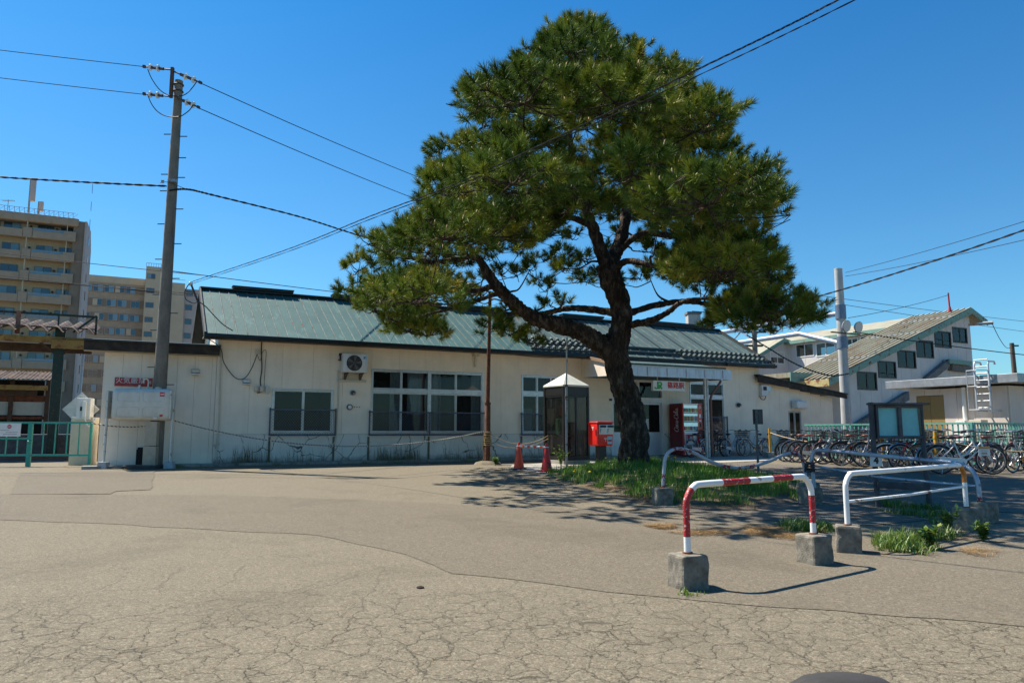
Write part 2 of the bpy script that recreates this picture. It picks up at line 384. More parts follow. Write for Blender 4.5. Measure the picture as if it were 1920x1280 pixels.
ALU = mat('aluminium', (.52, .54, .56), .38, .75, var=.08, bump=.05, dirt=(.2, .19, .17), dirt_amt=.4, dirt_scale=5)
BLUEST = mat('blue_grey_steel', (.065, .095, .145), .5, .3, var=.25, rust=.18)
WHITEP = mat('white_paint', (.74, .73, .69), .5, var=.06, bump=.1, dirt=(.28, .25, .2), dirt_amt=.45, dirt_scale=3, streak=True)
PLAST = mat('beige_plastic', (.58, .52, .40), .5, var=.08, bump=.05, dirt=(.2, .17, .12), dirt_amt=.4, dirt_scale=6)
BLK = mat('black_rubber', (.015, .015, .016), .6, var=.2)
RUSTP = mat('rusty_brown_pipe', (.085, .030, .022), .65, .2, var=.35, scale=9, rust=.45, rust_scale=14, bump=.4, bscale=60)
def glass(name, tint=(.56, .61, .64), refl=1.0, rough=.01):
    k = NT(name); k.n.remove(k.b)
    fr = k.N('ShaderNodeFresnel'); fr.inputs['IOR'].default_value = 1.38
    tr = k.N('ShaderNodeBsdfTransparent'); tr.inputs[0].default_value = (*tint, 1)
    gl = k.N('ShaderNodeBsdfGlossy'); gl.inputs['Roughness'].default_value = rough; gl.inputs['Color'].default_value = (refl, refl, refl, 1)
    w = k.bump(k.noise(k.map(), 2.2, 2), .03, .02); k.L(w, gl.inputs['Normal'])
    mx = k.N('ShaderNodeMixShader'); ge = k.N('ShaderNodeNewGeometry'); ff = k.math('MULTIPLY', fr.outputs[0], k.math('SUBTRACT', 1.0, ge.outputs['Backfacing'])); k.L(ff, mx.inputs[0]); k.L(tr.outputs[0], mx.inputs[1]); k.L(gl.outputs[0], mx.inputs[2])
    df = k.N('ShaderNodeBsdfDiffuse'); df.inputs[0].default_value = (.22, .22, .2, 1)
    m2 = k.N('ShaderNodeMixShader'); f = k.ramp(k.noise(k.map(), 6, 5), [(.4, .015), (.8, .07)]); k.L(f, m2.inputs[0]); k.L(mx.outputs[0], m2.inputs[1]); k.L(df.outputs[0], m2.inputs[2])
    k.L(m2.outputs[0], k.out.inputs[0]); MATS[name] = k.m; return k.m
GLASS = glass('window_glass')
CURT = mat('curtain', (.72, .70, .64), .9, var=.2, scale=14)

ST = thing('station_building', 'long low cream station building with green metal roof behind the pine', 'building', FS.o, FS.rz)
S0, S1 = FS.t(404, 750)[0], FS.t(1425, 760)[0]
EAVE = 3.60
sill = FS.t(760, 812)[1]
def R4(xl, yt, xr, yb, t=0): return FS.rect(xl, yt, xr, yb, t)
OPEN = []
def opening(*px):
    a = R4(*px); OPEN.append(a); return a
w1 = opening(509, 729, 625, 812); w2 = opening(695, 695, 906, 812); w3 = opening(978, 704, 1062, 812)
w4 = opening(1294, 717, 1358, 832)
dr = opening(1146, 712, 1245, 856); dr = (dr[0], dr[1], 0.06, dr[3]); OPEN[-1] = dr
def wall_cols(parent, x0, x1, z0, z1, opens, mt, name, pitch=.91, th=.05, t=0.0, gap=.0025, top=None, off=0.0):
    """siding panels side by side, cut round the openings; each panel one mesh"""
    n = int(math.ceil((x1 - x0) / pitch))
    for i in range(n):
        a = x0 + i * pitch; b = min(x1, a + pitch)
        if b - a < .02: continue
        cuts = sorted({a, b} | {min(max(o[j], a), b) for o in opens for j in (0, 1) if o[3] > z0 and o[2] < z1}); ms = [MB(), MB()]; full = False; todo = []
        for c, d in zip(cuts, cuts[1:]):
            if d - c < 1e-4: continue
            mid = (c + d) / 2; segs = [(z0, z1 if top is None else top(mid))]
            for o in opens:
                if o[0] < mid < o[1]:
                    ns = []
                    for p, q in segs:
                        if o[2] >= q or o[3] <= p: ns.append((p, q)); continue
                        if o[2] > p: ns.append((p, o[2]))
                        if o[3] < q: ns.append((o[3], q))
                    segs = ns
            g0 = gap if c == a else 0; g1 = gap if d == b else 0
            for p, q in segs:
                todo.append((c + g0, d - g1, p, q, c, d)); full = full or len(segs) == 1 and not any(o[0] < mid < o[1] and o[3] > z0 and o[2] < z1 for o in opens)
        for a_, b_, p, q, c, d in todo:
            m = ms[0] if full or p <= z0 + 1e-6 else ms[1]
            if top is not None and q > 1.5: m.prism([(a_, p), (b_, p), (b_, min(q, top(d))), (a_, min(q, top(c)))], t + off, t + th + off)
            else: m.box(a_, b_, t + off, t + th + off, p, q)
        for m in ms:
            if m.v: m.build(name, mt, parent)
wall_cols(ST, S0, S1, sill - .02, EAVE, OPEN, WALL, 'wall_panel')
wall_cols(ST, S0, S1, .0, sill - .026, OPEN, PLINTH, 'lower_wall_panel', pitch=1.85, off=-.006)
# body behind the cladding: core wall with the same openings, back, ends, floor, ceiling
m = MB()
def core(mb, x0, x1, z0, z1, opens, t0, t1):
    xs = sorted({x0, x1} | {o[j] for o in opens for j in (0, 1) if x0 < o[j] < x1})
    for c, d in zip(xs, xs[1:]):
        mid = (c + d) / 2; segs = [(z0, z1)]
        for o in opens:
            if o[0] < mid < o[1]:
                ns = []
                for p, q in segs:
                    if o[2] >= q or o[3] <= p: ns.append((p, q)); continue
                    if o[2] > p: ns.append((p, o[2]))
                    if o[3] < q: ns.append((o[3], q))
                segs = ns
        for p, q in segs: mb.box(c, d, t0, t1, p, q)
core(m, S0 + .01, S1 - .01, -.1, EAVE - .01, OPEN, .052, .16)
m.build('core_wall', BACK, ST)
DEEP = 5.9
BW = []
for px in (985, 1010): pass
bo = [(6.6, 7.5, 1.0, 2.2), (8.6, 9.4, .9, 2.2)]
m = MB(); core(m, S0 + .02, S1 - .02, -.1, EAVE, bo, DEEP - .12, DEEP); m.build('rear_wall', WALL2, ST)
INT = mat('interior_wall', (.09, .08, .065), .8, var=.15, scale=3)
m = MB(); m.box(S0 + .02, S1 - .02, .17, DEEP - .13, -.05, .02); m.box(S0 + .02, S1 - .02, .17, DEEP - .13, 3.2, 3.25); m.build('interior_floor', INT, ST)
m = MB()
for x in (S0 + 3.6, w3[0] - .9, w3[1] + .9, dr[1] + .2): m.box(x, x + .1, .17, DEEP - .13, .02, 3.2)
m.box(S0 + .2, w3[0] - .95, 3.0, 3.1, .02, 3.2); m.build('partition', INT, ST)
RZ = FS.t(375, 541, 2.7)[1]; RT = 2.7; ET = -.50
GABLE = [(ET + .5, EAVE - .005), (RT, RZ - .12), (DEEP, EAVE - .005)]
for x, mt in ((S0, WALL2), (S1 - .1, WALL2)):
    m = MB(); m.prism([(.055, -.05), (DEEP, -.05)] + [(DEEP, EAVE), (RT, RZ - .1), (.055, EAVE + .35)], x, x + .1, 'x'); m.build('gable_wall', mt, ST)
# windows
def window(parent, r, cols, transom=None, t=0.0, curtain=(), fw=.05, dep=.09):
    x0, x1, z0, z1 = r; m = MB()
    m.box(x0, x0 + fw, t - .025, t + dep, z0, z1); m.box(x1 - fw, x1, t - .025, t + dep, z0, z1)
    m.box(x0 + fw, x1 - fw, t - .025, t + dep, z1 - fw, z1); m.box(x0 + fw, x1 - fw, t - .032, t + dep, z0, z0 + fw * .8)
    zs = [z0 + fw * .8, z1 - fw]
    if transom:
        m.box(x0 + fw, x1 - fw, t - .02, t + dep - .01, transom - .06, transom + .05); bands = [(zs[0], transom - .06), (transom + .05, zs[1])]
    else: bands = [(zs[0], zs[1])]
    o = m.build('window', ALU, parent, bevel=.004, seg=1)
    cw = (x1 - x0 - 2 * fw) / cols; sash = MB()
    for b0, b1 in bands:
        for i in range(cols):
            a = x0 + fw + i * cw; e = a + cw; yy = t + (.02 if i % 2 else .045)
            for q in ((a, a + .035, b0, b1), (e - .035, e, b0, b1), (a + .035, e - .035, b1 - .035, b1), (a + .035, e - .035, b0, b0 + .04)): sash.box(q[0], q[1], yy - .012, yy + .012, q[2], q[3])
            g = MB(); g.box(a + .03, e - .03, yy - .003, yy + .003, b0 + .035, b1 - .03); g.build('pane', GLASS, o)
    if cols == 4: sash.box((x0 + x1) / 2 - .06, (x0 + x1) / 2 + .06, t - .03, t + dep, z0, z1)
    sash.build('sash', ALU, o)
    for c0, c1, k0, k1 in curtain:
        cm = MB(); n = 26; pts = []
        for i in range(n + 1):
            u = i / n; pts.append((x0 + (x1 - x0) * (c0 + (c1 - c0) * u), t + .15 + .035 * math.sin(u * 34 * (c1 - c0) * 4)))
        zb = z0 + (z1 - z0) * k0; zt = z0 + (z1 - z0) * k1
        for (a, b), (c, d) in zip(pts, pts[1:]): cm.add([(a, b, zb), (c, d, zb), (c, d, zt), (a, b, zt)], [(0, 1, 2, 3)])
        cm.build('curtain', CURT, o, fix=False, smooth=60)
    return o
window(ST, w1, 2)
tz2 = FS.t(800, 733)[1]
window(ST, w2, 4, tz2 - .02, curtain=((.17, .26, .03, .97), (.32, .46, .3, .97), (.52, .62, .0, .97), (.9, .98, 0, .97)))
window(ST, w3, 3, FS.t(1010, 738)[1])
window(ST, w4, 2, FS.t(1325, 744)[1])
# window guards: blue grey frame with expanded mesh
def guard(r, t=-.10, ztop=None):
    x0, x1, z0, _ = r; z1 = ztop; m = MB()
    m.bar((x0 - .06, t, z0 - .05), (x1 + .06, t, z0 - .05), .045); m.bar((x0 - .06, t, z1), (x1 + .06, t, z1), .04)
    for x in (x0 - .05, x1 + .05): m.bar((x, t, z0 - .07), (x, t, z1 + .05), .04)
    nb = max(1, int((x1 - x0) / 1.9))
    for i in range(1, nb + 0): m.bar((x0 + (x1 - x0) * i / nb, t, z0 - .05), (x0 + (x1 - x0) * i / nb, t, z1), .035)
    for x in (x0 - .05, x1 + .05):
        for z in (z0 - .03, z1): m.bar((x, t, z), (x, .0, z), .025)
    o = m.build('window_guard', BLUEST, ST)
    m = MB(); p = .075; H = z1 - z0 + .03; W = x1 - x0 + .08; n = int(W / p)
    # wavy strands that meet like expanded metal
    rows = int(H / .045); xs = x0 - .04
    for k in range(rows + 1):
        z = z0 - .03 + k * H / rows; pts = []
        for i in range(n * 2 + 1): pts.append((xs + i * p / 2, t, z + (.020 if (i + k) % 2 else -.020)))
        for a, b in zip(pts, pts[1:]): m.bar(a, b, .005, .006)
    m.build('guard_mesh', BLUEST, o, fix=False)
guard(w1, ztop=FS.t(570, 768, -.1)[1]); guard(w2, ztop=FS.t(800, 773, -.1)[1]); guard(w3, ztop=FS.t(1010, 776, -.1)[1]); guard(w4, ztop=FS.t(1326, 782, -.1)[1])
# pilaster joints under the windows
for x in (w1[0] - .03, w1[1] + .03, w2[0] - .05, (w2[0] + w2[1]) / 2, w2[1] + .03, w3[0] - .02): MB().box(x - .03, x + .03, -.03, .02, .02, sill - .1).build('joint_strip', mat('stained_mortar', (.16, .13, .09), .9, var=.4, scale=10, bump=.5), ST)
# entrance: aluminium doors, transom lights, posts
x0, x1, z0, z1 = dr; D_T = .10
m = MB(); tzd = FS.t(1225, 750)[1]
for x in (x0, (x0 + x1) / 2, x1 - .08): m.box(x, x + .08, -.01, .16, z0, z1)
m.box(x0 + .08, x1 - .08, -.01, .16, tzd - .09, tzd + .09); m.box(x0 + .08, x1 - .08, 0, .16, z1 - .08, z1)
en = m.build('entrance', WHITEP, ST)
for i in range(2):
    a = x0 + .09 + i * ((x1 - x0) / 2); b = a + (x1 - x0) / 2 - .18
    g = MB(); g.box(a, b, .075, .081, tzd + .1, z1 - .09); g.build('pane', GLASS, en)
    d = MB(); d.box(a, a + .07, .06, .10, z0, tzd - .1); d.box(b - .07, b, .06, .10, z0, tzd - .1); d.box(a + .07, b - .07, .06, .10, tzd - .17, tzd - .1)
    lz = z0 + (tzd - z0) * .42; d.box(a + .07, b - .07, .06, .10, z0, lz)
    dd = d.build('door', mat('door_alu', (.62, .62, .64), .4, .35, var=.06, bump=.05), ST, bevel=.004, seg=1)
    g = MB(); g.box(a + .07, b - .07, .077, .083, lz, tzd - .17); g.build('pane', GLASS, dd)
    if i == 1:
        p = MB(); p.box(a + .04, a + .44, .05, .058, lz + .12, lz + .50); p.build('notice', WHITEP, dd)
        p = MB(); p.box(a + .06, a + .22, .045, .049, lz + .14, lz + .48); p.build('notice_print', plain('blue_print', (.12, .3, .55)), dd)
# main roof: individual standing-seam sheets, seams, ridge caps, verge, gutter, soffit
def roofmat(name, base, worn):
    k = NT(name); v = k.map(); c = k.ramp(k.noise(v, 1.6, 6, .6), [(.25, tuple(x * .72 for x in base)), (.55, base), (.8, tuple(min(1, x * 1.35) for x in base))])
    oi = k.N('ShaderNodeObjectInfo'); c = k.mix(.5, c, k.mix(oi.outputs['Random'], tuple(x * .88 for x in base), tuple(x * 1.1 for x in base)))
    c = k.mix(k.ramp(k.noise(k.map((3, 1, 1)), 1.3, 6, .7), [(.56, 0), (.62, .45)]), c, tuple(min(1, x * 1.5 + .03) for x in base))
    c = k.mix(k.ramp(k.noise(k.map((2, .6, .6), loc=(4, 2, 8)), 3.5, 7, .75), [(.66 - worn, 0), (.72 - worn, .8)]), c, (.24, .19, .115))
    k.set('Base Color', c); k.set('Roughness', .6); k.set('Specular IOR Level', .3); k.set('Normal', k.bump(k.noise(v, 3.5, 3), .25, .03)); MATS[name] = k.m; return k.m
ROOF = roofmat('green_roof', (.050, .112, .104), .0); ROOFW = roofmat('green_roof_worn', (.070, .108, .100), .07); SEAM = mat('seam_pale', (.17, .21, .19), .6, .2, var=.4, scale=4, rust=.15, rust_scale=3)
ROOFD = mat('roof_dark_edge', (.022, .034, .038), .55, .2, var=.3)
EZ = EAVE + .10; XL = S0 - .40; XR = S1 + .36
def rp(x, u, h=0.0):     # u 0 at eave .. 1 at ridge
    t = ET + (RT - ET) * u; z = EZ + (RZ - EZ) * u; sl = math.atan2(RZ - EZ, RT - ET)
    return (x, t - h * math.sin(sl), z + h * math.cos(sl))
m = MB(); m.add([rp(XL, 0, -.03), rp(XR, 0, -.03), rp(XR, 1, -.03), rp(XL, 1, -.03), (XL, 2 * RT - ET, EZ - .03), (XR, 2 * RT - ET, EZ - .03)], [(0, 1, 2, 3), (3, 2, 5, 4)])
m.build('roof_deck', ROOFD, ST, fix=False)
m = MB(); m.add([(XL, RT + .02, RZ), (XR, RT + .02, RZ), (XR, 2 * RT - ET, EZ), (XL, 2 * RT - ET, EZ)], [(0, 1, 2, 3)]); m.build('rear_roof', ROOF, ST, fix=False)
xb = FS.t(990, 640, 0)[0]; pw = .285; x = XL; i = 0
while x < XR - .05:
    w = pw if x < xb else .42; e = min(XR, x + w); m = MB(); dz = random.uniform(-.003, .003)
    a, b, c, d = rp(x + .012, 0, .0 + dz), rp(e - .012, 0, dz), rp(e - .012, 1, dz), rp(x + .012, 1, dz)
    dn = Vector(rp(0, 0, -.014)) - Vector(rp(0, 0, 0)); lo = [tuple(Vector(p) + dn) for p in (a, b, c, d)]
    m.add([a, b, c, d] + lo, [(0, 1, 2, 3), (7, 6, 5, 4), (0, 4, 5, 1), (1, 5, 6, 2), (2, 6, 7, 3), (3, 7, 4, 0)])
    pn = m.build('roof_panel', ROOF if x < xb else ROOFW, ST)
    big = x >= xb and i % 3 == 0
    m = MB(); m.bar(rp(e, 0, .008), rp(e, 1, .008), .014 if not big else .045, .026 if not big else .045); m.build('seam', SEAM if not big else ROOFD, pn)
    x = e; i += 1
# ridge caps: low cap all along, taller vented pieces here and there
m = MB(); m.bar((XL, RT, RZ + .03), (XR, RT, RZ + .03), .26, .07); m.build('ridge_cap', ROOFD, ST, bevel=.02)
for a, b in ((435, 548), (622, 826), (842, 936), (1052, 1128), (1208, 1335)):
    a = FS.t(a, 560, RT)[0]; b = FS.t(b, 580, RT)[0]; m = MB(); m.box(a, b, RT - .17, RT + .17, RZ + .075, RZ + .15); m.box(a - .02, b + .02, RT - .2, RT + .2, RZ + .15, RZ + .17); m.build('ridge_vent', ROOFD, ST, bevel=.008)
for xx in (XL, XR):
    m = MB(); m.bar(rp(xx, -.01, -.03), rp(xx, 1, -.03), .05, .20); m.bar((xx, RT, RZ - .03), (xx, 2 * RT - ET, EZ - .03), .05, .2); m.build('verge_board', DARKTIM, ST)
m = MB()
ex0, ex1 = XL - .03, XR + .03
m.box(ex0, ex1, ET - .03, ET - .005, EZ - .15, EZ + .012); m.build('fascia', DARKTIM, ST)
m = MB(); pr = [(ET - .035, EZ - .02), (ET - .15, EZ - .02), (ET - .16, EZ - .09), (ET - .13, EZ - .13), (ET - .06, EZ - .14), (ET - .035, EZ - .13)]
m.prism(pr, ex0, FS.t(1130, 665, -.6)[0], 'x'); m.prism(pr, FS.t(1365, 680, -.6)[0], ex1, 'x'); m.build('gutter', mat('black_gutter', (.012, .016, .017), .4, .1, var=.3), ST)
m = MB(); m.box(ex0, ex1, ET - .004, .0, EAVE - .01, EAVE + .012); m.build('soffit', mat('soffit_board', (.40, .34, .25), .8, var=.15, scale=4, dirt_amt=.5), ST)
# snow guards: rails with a row of little half-round stops
SG = mat('snow_guard_steel', (.05, .075, .075), .5, .4, var=.3, rust=.1)
m = MB(); pr = [(-.045, 0), (-.045, .03), (-.028, .075), (0, .092), (.028, .075), (.045, .03), (.045, 0), (.022, 0), (.022, .028), (.012, .05), (0, .058), (-.012, .05), (-.022, .028), (-.022, 0)]
m.prism(pr, -.03, .03); SGM = m.mesh('snow_guard'); SGM.materials.append(SG)
slp = math.atan2(RZ - EZ, RT - ET)
def guards(pxa, pxb, us):
    a = FS.t(pxa, 655, 0)[0]; b = FS.t(pxb, 660, 0)[0]
    for j, u in enumerate(us):
        m = MB(); m.bar(rp(a - .2, u, .05), rp(b + .1, u, .05), .05, .07); rail = m.build('snow_rail', ROOFD, ST)
        n = int((b - a) / .26)
        for k in range(n):
            o = bpy.data.objects.new('snow_guard', SGM); COL.objects.link(o); o.parent = ST; o.location = rp(a + (k + .5 * (j % 2)) * .26, u + .035, .01); o.rotation_euler = (slp, 0, 0); o.scale = (1.7, 1.7, 1.55)
guards(995, 1112, (.04, .16, .25)); guards(1276, 1432, (.06, .18))
m = MB()
for u in (.10, .22):
    m.bar(rp(FS.t(1112, 655, 0)[0], u, .05), rp(FS.t(1272, 660, 0)[0], u, .05), .05, .09)
m.build('snow_rail', ROOFD, ST)
# porch
PT = -2.25
pxl, pxr = FS.t(1118, 690, -1.0)[0], FS.t(1372, 700, PT)[0]
pz = FS.t(1280, 690, PT)[1]; pb = FS.t(1280, 708, PT)[1]
PORCHW = mat('porch_fascia', (.50, .53, .58), .4, .3, var=.08, dirt=(.16, .15, .13), dirt_amt=.5, dirt_scale=3, streak=True)
m = MB(); m.add([(pxl, PT + .08, pz + .02), (pxr, PT + .08, pz + .02), (pxr, ET + .1, EZ - .12), (pxl, ET + .1, EZ - .12)], [(0, 1, 2, 3)]); m.add([(pxl, PT + .08, pb + .02), (pxr, PT + .08, pb + .02), (pxr, .0, pb + .06), (pxl, .0, pb + .06)], [(3, 2, 1, 0)])
m.build('porch_roof', ROOFW, ST, fix=False)
n = 6
for i in range(n):
    a = pxl + (pxr - pxl) * i / n; b = pxl + (pxr - pxl) * (i + 1) / n; m = MB(); m.box(a + .004, b - .004, PT, PT + .07, pb, pz); m.box(a + (b - a) * .5 - .012, a + (b - a) * .5 + .012, PT - .03, PT - .002, pb + .03, pz - .02); m.build('fascia_panel', PORCHW, ST)
m = MB()
for i in range(14):
    a = pxl + (pxr - pxl - .3) * i / 14; m.bar((a, PT - .02, pz + .06), (a + (pxr - pxl) / 15.5, PT - .02, pz + .06), .06, .07)
m.build('porch_edge_trim', ROOFW, ST)
for x in (pxl, pxr - .04):
    m = MB(); m.prism([(PT + .08, pb), (PT + .08, pz), (ET + .1, EZ - .13), (.0, EZ - .13), (.0, pb + .06)], x, x + .04, 'x'); m.build('porch_side', WALL, ST)
m = MB(); m.bar((pxl - .03, PT + .05, pz + .04), (pxl - .03, ET + .1, EZ - .09), .06, .11); m.build('porch_verge', mat('brown_board', (.28, .17, .10), .7, var=.25, scale=5), ST)
px_, _ = FS.t(1325, 800, PT + .15)
m = MB(); m.box(px_ - .06, px_ + .02, PT + .12, PT + .2, .02, pb + .01); m.box(px_ + .05, px_ + .12, PT + .12, PT + .2, .02, pb + .01); m.build('porch_post', mat('grey_post', (.50, .50, .47), .5, .2, rust=.12), ST, bevel=.008)
xx, _ = FS.t(1118, 720, -1.2)
# brown downpipe with bends
m = MB(); dx = FS.t(1334, 780, PT + .1)[0]; m.tube(smooth_path([(dx + .45, PT + .02, pb), (dx + .40, PT + .06, pb - .14), (dx + .1, PT + .12, pb - .52), (dx, PT + .12, pb - .70)], 4) + [(dx, PT + .12, .05)], .045, 10)
for z in (.5, 1.1, 1.7): m.disc((dx, PT + .12, z), (0, 0, 1), .055, .04)
m.build('downpipe', mat('brown_downpipe', (.15, .06, .045), .5, var=.15, rust=.05), ST, smooth=40)
m = MB(); m.tube([(dx + .45, PT + .02, pb), (dx + .45, PT + .02, pb - .05)], .05, 10); m.build('gutter_outlet', ALU, ST)
# ---------------- left annex
LA = Fr(FS.w(0, .12, 0), FS.rz)
AN = thing('annex_building', 'low cream annex with dark timber roof edge behind the utility pole', 'building', LA.o, LA.rz)
ax0, ax1 = LA.t(190, 760)[0], S0 - .003
atop = LA.t(300, 664)[1]
wall_cols(AN, ax0, ax1, .0, atop, [], WALL2, 'wall_panel', pitch=.455)
m = MB(); m.box(ax0, ax1, .056, 4.2, -.05, atop - .01); m.build('core_wall', BACK, AN)
m = MB(); m.box(ax0 - .004, ax0 + .05, .052, 4.0, -.05, atop - .01); m.build('end_wall', WALL2, AN)
fz = LA.t(300, 645, -.35)[1]; m = MB(); fx0 = LA.t(157, 650, -.35)[0]; fx1 = LA.t(412, 660, -.35)[0]
m.box(fx0, fx1, -.36, -.32, fz - .24, fz); m.build('fascia', mat('dark_timber', (.030, .022, .017), .85, var=.5, scale=5, bump=.6, bscale=25, dirt=(.12, .09, .06), dirt_amt=.6, dirt_scale=3, streak=False), AN)
m = MB(); m.box(fx0 - .02, fx1 + .02, -.42, -.06, fz + .003, fz + .05); m.add([(fx0, -.30, fz + .04), (fx1, -.30, fz + .04), (fx1, 3.6, fz + .5), (fx0, 3.6, fz + .5)], [(0, 1, 2, 3)]); m.build('roof_edge', ROOFD, AN)
m = MB(); m.box(fx0, fx1, -.318, 0, atop - .004, atop + .02); m.build('soffit', MATS['soffit_board'], AN)
# ---------------- right annex with sloping roof
RAF = Fr(FS.w(0, .10, 0), FS.rz)
RA = thing('annex_building', 'low cream annex with sloping dark roof edge behind the bicycles', 'building', RAF.o, RAF.rz)
rx0, rx1 = S1 + .003, RAF.t(1562, 780)[0]
za = RAF.t(1425, 712)[1]; zb = RAF.t(1562, 746)[1]
ra_top = lambda x: za + (zb - za) * (x - rx0) / (rx1 - rx0)
rw = RAF.rect(1479, 770, 1503, 826)
wall_cols(RA, rx0, rx1, .0, 9, [rw], WALL, 'wall_panel', pitch=.62, top=ra_top)
m = MB(); m.prism([(rx0, -.05), (rw[0], -.05), (rw[0], ra_top(rw[0]) - .03), (rx0, za - .03)], .055, 4.0); m.prism([(rw[1], -.05), (rx1 - .01, -.05), (rx1 - .01, zb - .03), (rw[1], ra_top(rw[1]) - .03)], .055, 4.0)
m.box(rw[0], rw[1], .5, 4, -.05, 2); m.build('core_wall', BACK, RA)
window(RA, rw, 2, fw=.045)
m = MB(); ex = (RAF.t(1420, 706, -.3), RAF.t(1587, 742, -.3)); m.prism([(ex[0][0], ex[0][1] + .05), (ex[1][0], ex[1][1] + .05), (ex[1][0], ex[1][1] - .13), (ex[0][0], ex[0][1] - .22)], -.34, -.30); m.build('fascia', MATS['dark_timber'], RA)
m = MB(); m.prism([(ex[0][0], ex[0][1] + .10), (ex[1][0] + .03, ex[1][1] + .10), (ex[1][0] + .03, ex[1][1] + .06), (ex[0][0], ex[0][1] + .055)], -.38, 4.2); m.build('roof', ROOFD, RA)
m = MB(); m.prism([(ex[0][0], ex[0][1] - .05), (ex[1][0], ex[1][1] - .02), (ex[1][0], ex[1][1] - .05), (ex[0][0], ex[0][1] - .09)], -.298, .0); m.build('soffit', MATS['soffit_board'], RA)

# posters and boards standing just inside the waiting-room window
WIN_W = mat('inside_white', (.78, .77, .74), .6, var=.05); WIN_R = mat('inside_red', (.35, .03, .06), .6, var=.1)
for i, (a, b, h, mt) in enumerate(((.04, .30, .42, WIN_W), (.33, .52, .50, WIN_R), (.55, .78, .46, WIN_W))):
    xa = w3[0] + (w3[1] - w3[0]) * a; xb_ = w3[0] + (w3[1] - w3[0]) * b; o = MB().box(xa, xb_, .22 + .03 * i, .26 + .03 * i, .03, w3[2] + (w3[3] - w3[2]) * h).build('leaning_board', mt, None, bevel=.02); o.location = FS.o; o.rotation_euler = (0, 0, FS.rz)
    tag(o, ['white board leaning inside the waiting room window, nearest its left frame', 'dark red board inside the waiting room window between two white ones', 'white board inside the waiting room window beside the phone booth'][i], 'board')
# ================================================================== things fixed on the station wall
def wl(px, py, t=0.0):
    x, z = FS.t(px, py, t); return FS.w(x, t, z)
# air conditioner
a = FS.rect(644, 663, 690, 698, -.42); AC = thing('air_conditioner', 'white air conditioner outdoor unit bracketed high on the cream wall', 'air conditioner', FS.w(a[0], -.42, a[2]), FS.rz)
W, H = a[1] - a[0], a[3] - a[2]
m = MB(); m.box(0, W, 0, .30, 0, H); m.build('casing', mat('ac_white', (.66, .66, .63), .45, var=.05, dirt=(.3, .27, .2), dirt_amt=.4, dirt_scale=4, streak=True), AC, bevel=.02, smooth=40)
cx, cz, cr = W * .44, H * .5, H * .42
m = MB(); m.disc((cx, -.004, cz), (0, 1, 0), cr, .012, 28); m.build('fan_opening', plain('fan_dark', (.03, .025, .022), .8), AC)
m = MB()
for i in range(1, 6): m.tube([(cx + cr * i / 6 * math.cos(q * math.pi / 14), -.016, cz + cr * i / 6 * math.sin(q * math.pi / 14)) for q in range(28)], .004, 4, closed=True)
for q in range(8): m.bar((cx, -.016, cz), (cx + cr * math.cos(q * math.pi / 4), -.016, cz + cr * math.sin(q * math.pi / 4)), .006)
for q in range(5):
    m.add([(cx + .02 * math.cos(q * 1.257), -.012, cz + .02 * math.sin(q * 1.257))] + [(cx + cr * .9 * math.cos(q * 1.257 + d), -.012, cz + cr * .9 * math.sin(q * 1.257 + d)) for d in (-.1, .4)], [(0, 1, 2)])
m.build('fan_grille', plain('grille_grey', (.12, .12, .12), .5), AC)
m = MB(); m.tube([(cx + (cr + .01) * math.cos(q * math.pi / 18), -.006, cz + (cr + .01) * math.sin(q * math.pi / 18)) for q in range(36)], .012, 6, closed=True); m.build('fan_ring', MATS['ac_white'], AC, smooth=60)
m = MB(); m.box(W * .81, W * .94, -.004, -.001, H * .72, H * .86); m.build('badge', plain('badge_blue', (.03, .20, .42), .3), AC)
m = MB(); m.add([(W * .82, -.006, H * .73), (W * .93, -.006, H * .85), (W * .93, -.006, H * .73)], [(0, 1, 2)]); m.build('badge_mark', plain('badge_light', (.35, .65, .8), .3), AC)
for x in (W * .16, W * .78): m = MB(); m.box(x, x + .05, .02, .40, -.045, -.005); m.bar((x + .025, .06, -.03), (x + .025, .40, -.22), .035); m.box(x, x + .05, .37, .415, -.26, -.0); m.build('bracket', mat('bracket_brown', (.12, .075, .05), .6, .2, rust=.25), AC)
m = MB(); m.box(-.06, W + .06, .36, .41, -.27, -.20); m.box(-.09, -.03, .36, .41, -.27, .08); m.box(W * .1, W * .9, .405, .415, -.2, .0); m.build('pipe_cover', PLAST, AC, bevel=.01)
m = MB(); m.tube(smooth_path([(-.04, .39, -.27), (-.04, .39, -1.0), (-.07, .39, -1.9), (-.12, .39, -2.15), (-.3, .39, -2.28)], 5), .02, 8); m.build('pipe', PLAST, AC, smooth=40)
# small wall boxes, vents, lamps
def wallbox(name, label, cat, px, mt, dep=.14, bev=.012, extra=None):
    x0, x1, z0, z1 = FS.rect(*px); t = thing(name, label, cat, FS.w((x0 + x1) / 2, 0, z0), FS.rz); w = (x1 - x0) / 2; h = z1 - z0
    m = MB(); m.box(-w, w, -dep, -.002, 0, h); m.build('box', mt, t, bevel=bev)
    if extra: extra(t, w, h, dep)
    return t
def hood(t, w, h, dep):
    m = MB(); m.prism([(-dep - .05, h * .1), (-dep - .05, h * .25), (-.01, h + .02), (-.01, h * .96)], -w - .01, w + .01, 'x'); m.build('hood', ALU, t)
wallbox('wall_vent', 'small grey hooded vent on main wall left of the first window', 'vent', (455, 712, 468, 722), ALU, .12, extra=hood)
wallbox('wall_vent', 'small beige hooded vent on the annex wall right of the utility pole', 'vent', (359, 693, 373, 704), PLAST, .12, extra=hood)
def conduits(t, w, h, dep):
    m = MB(); m.box(-w * .8, w * .8, -dep - .01, -dep, h * .15, h * .85); m.build('cover', PLAST, t)
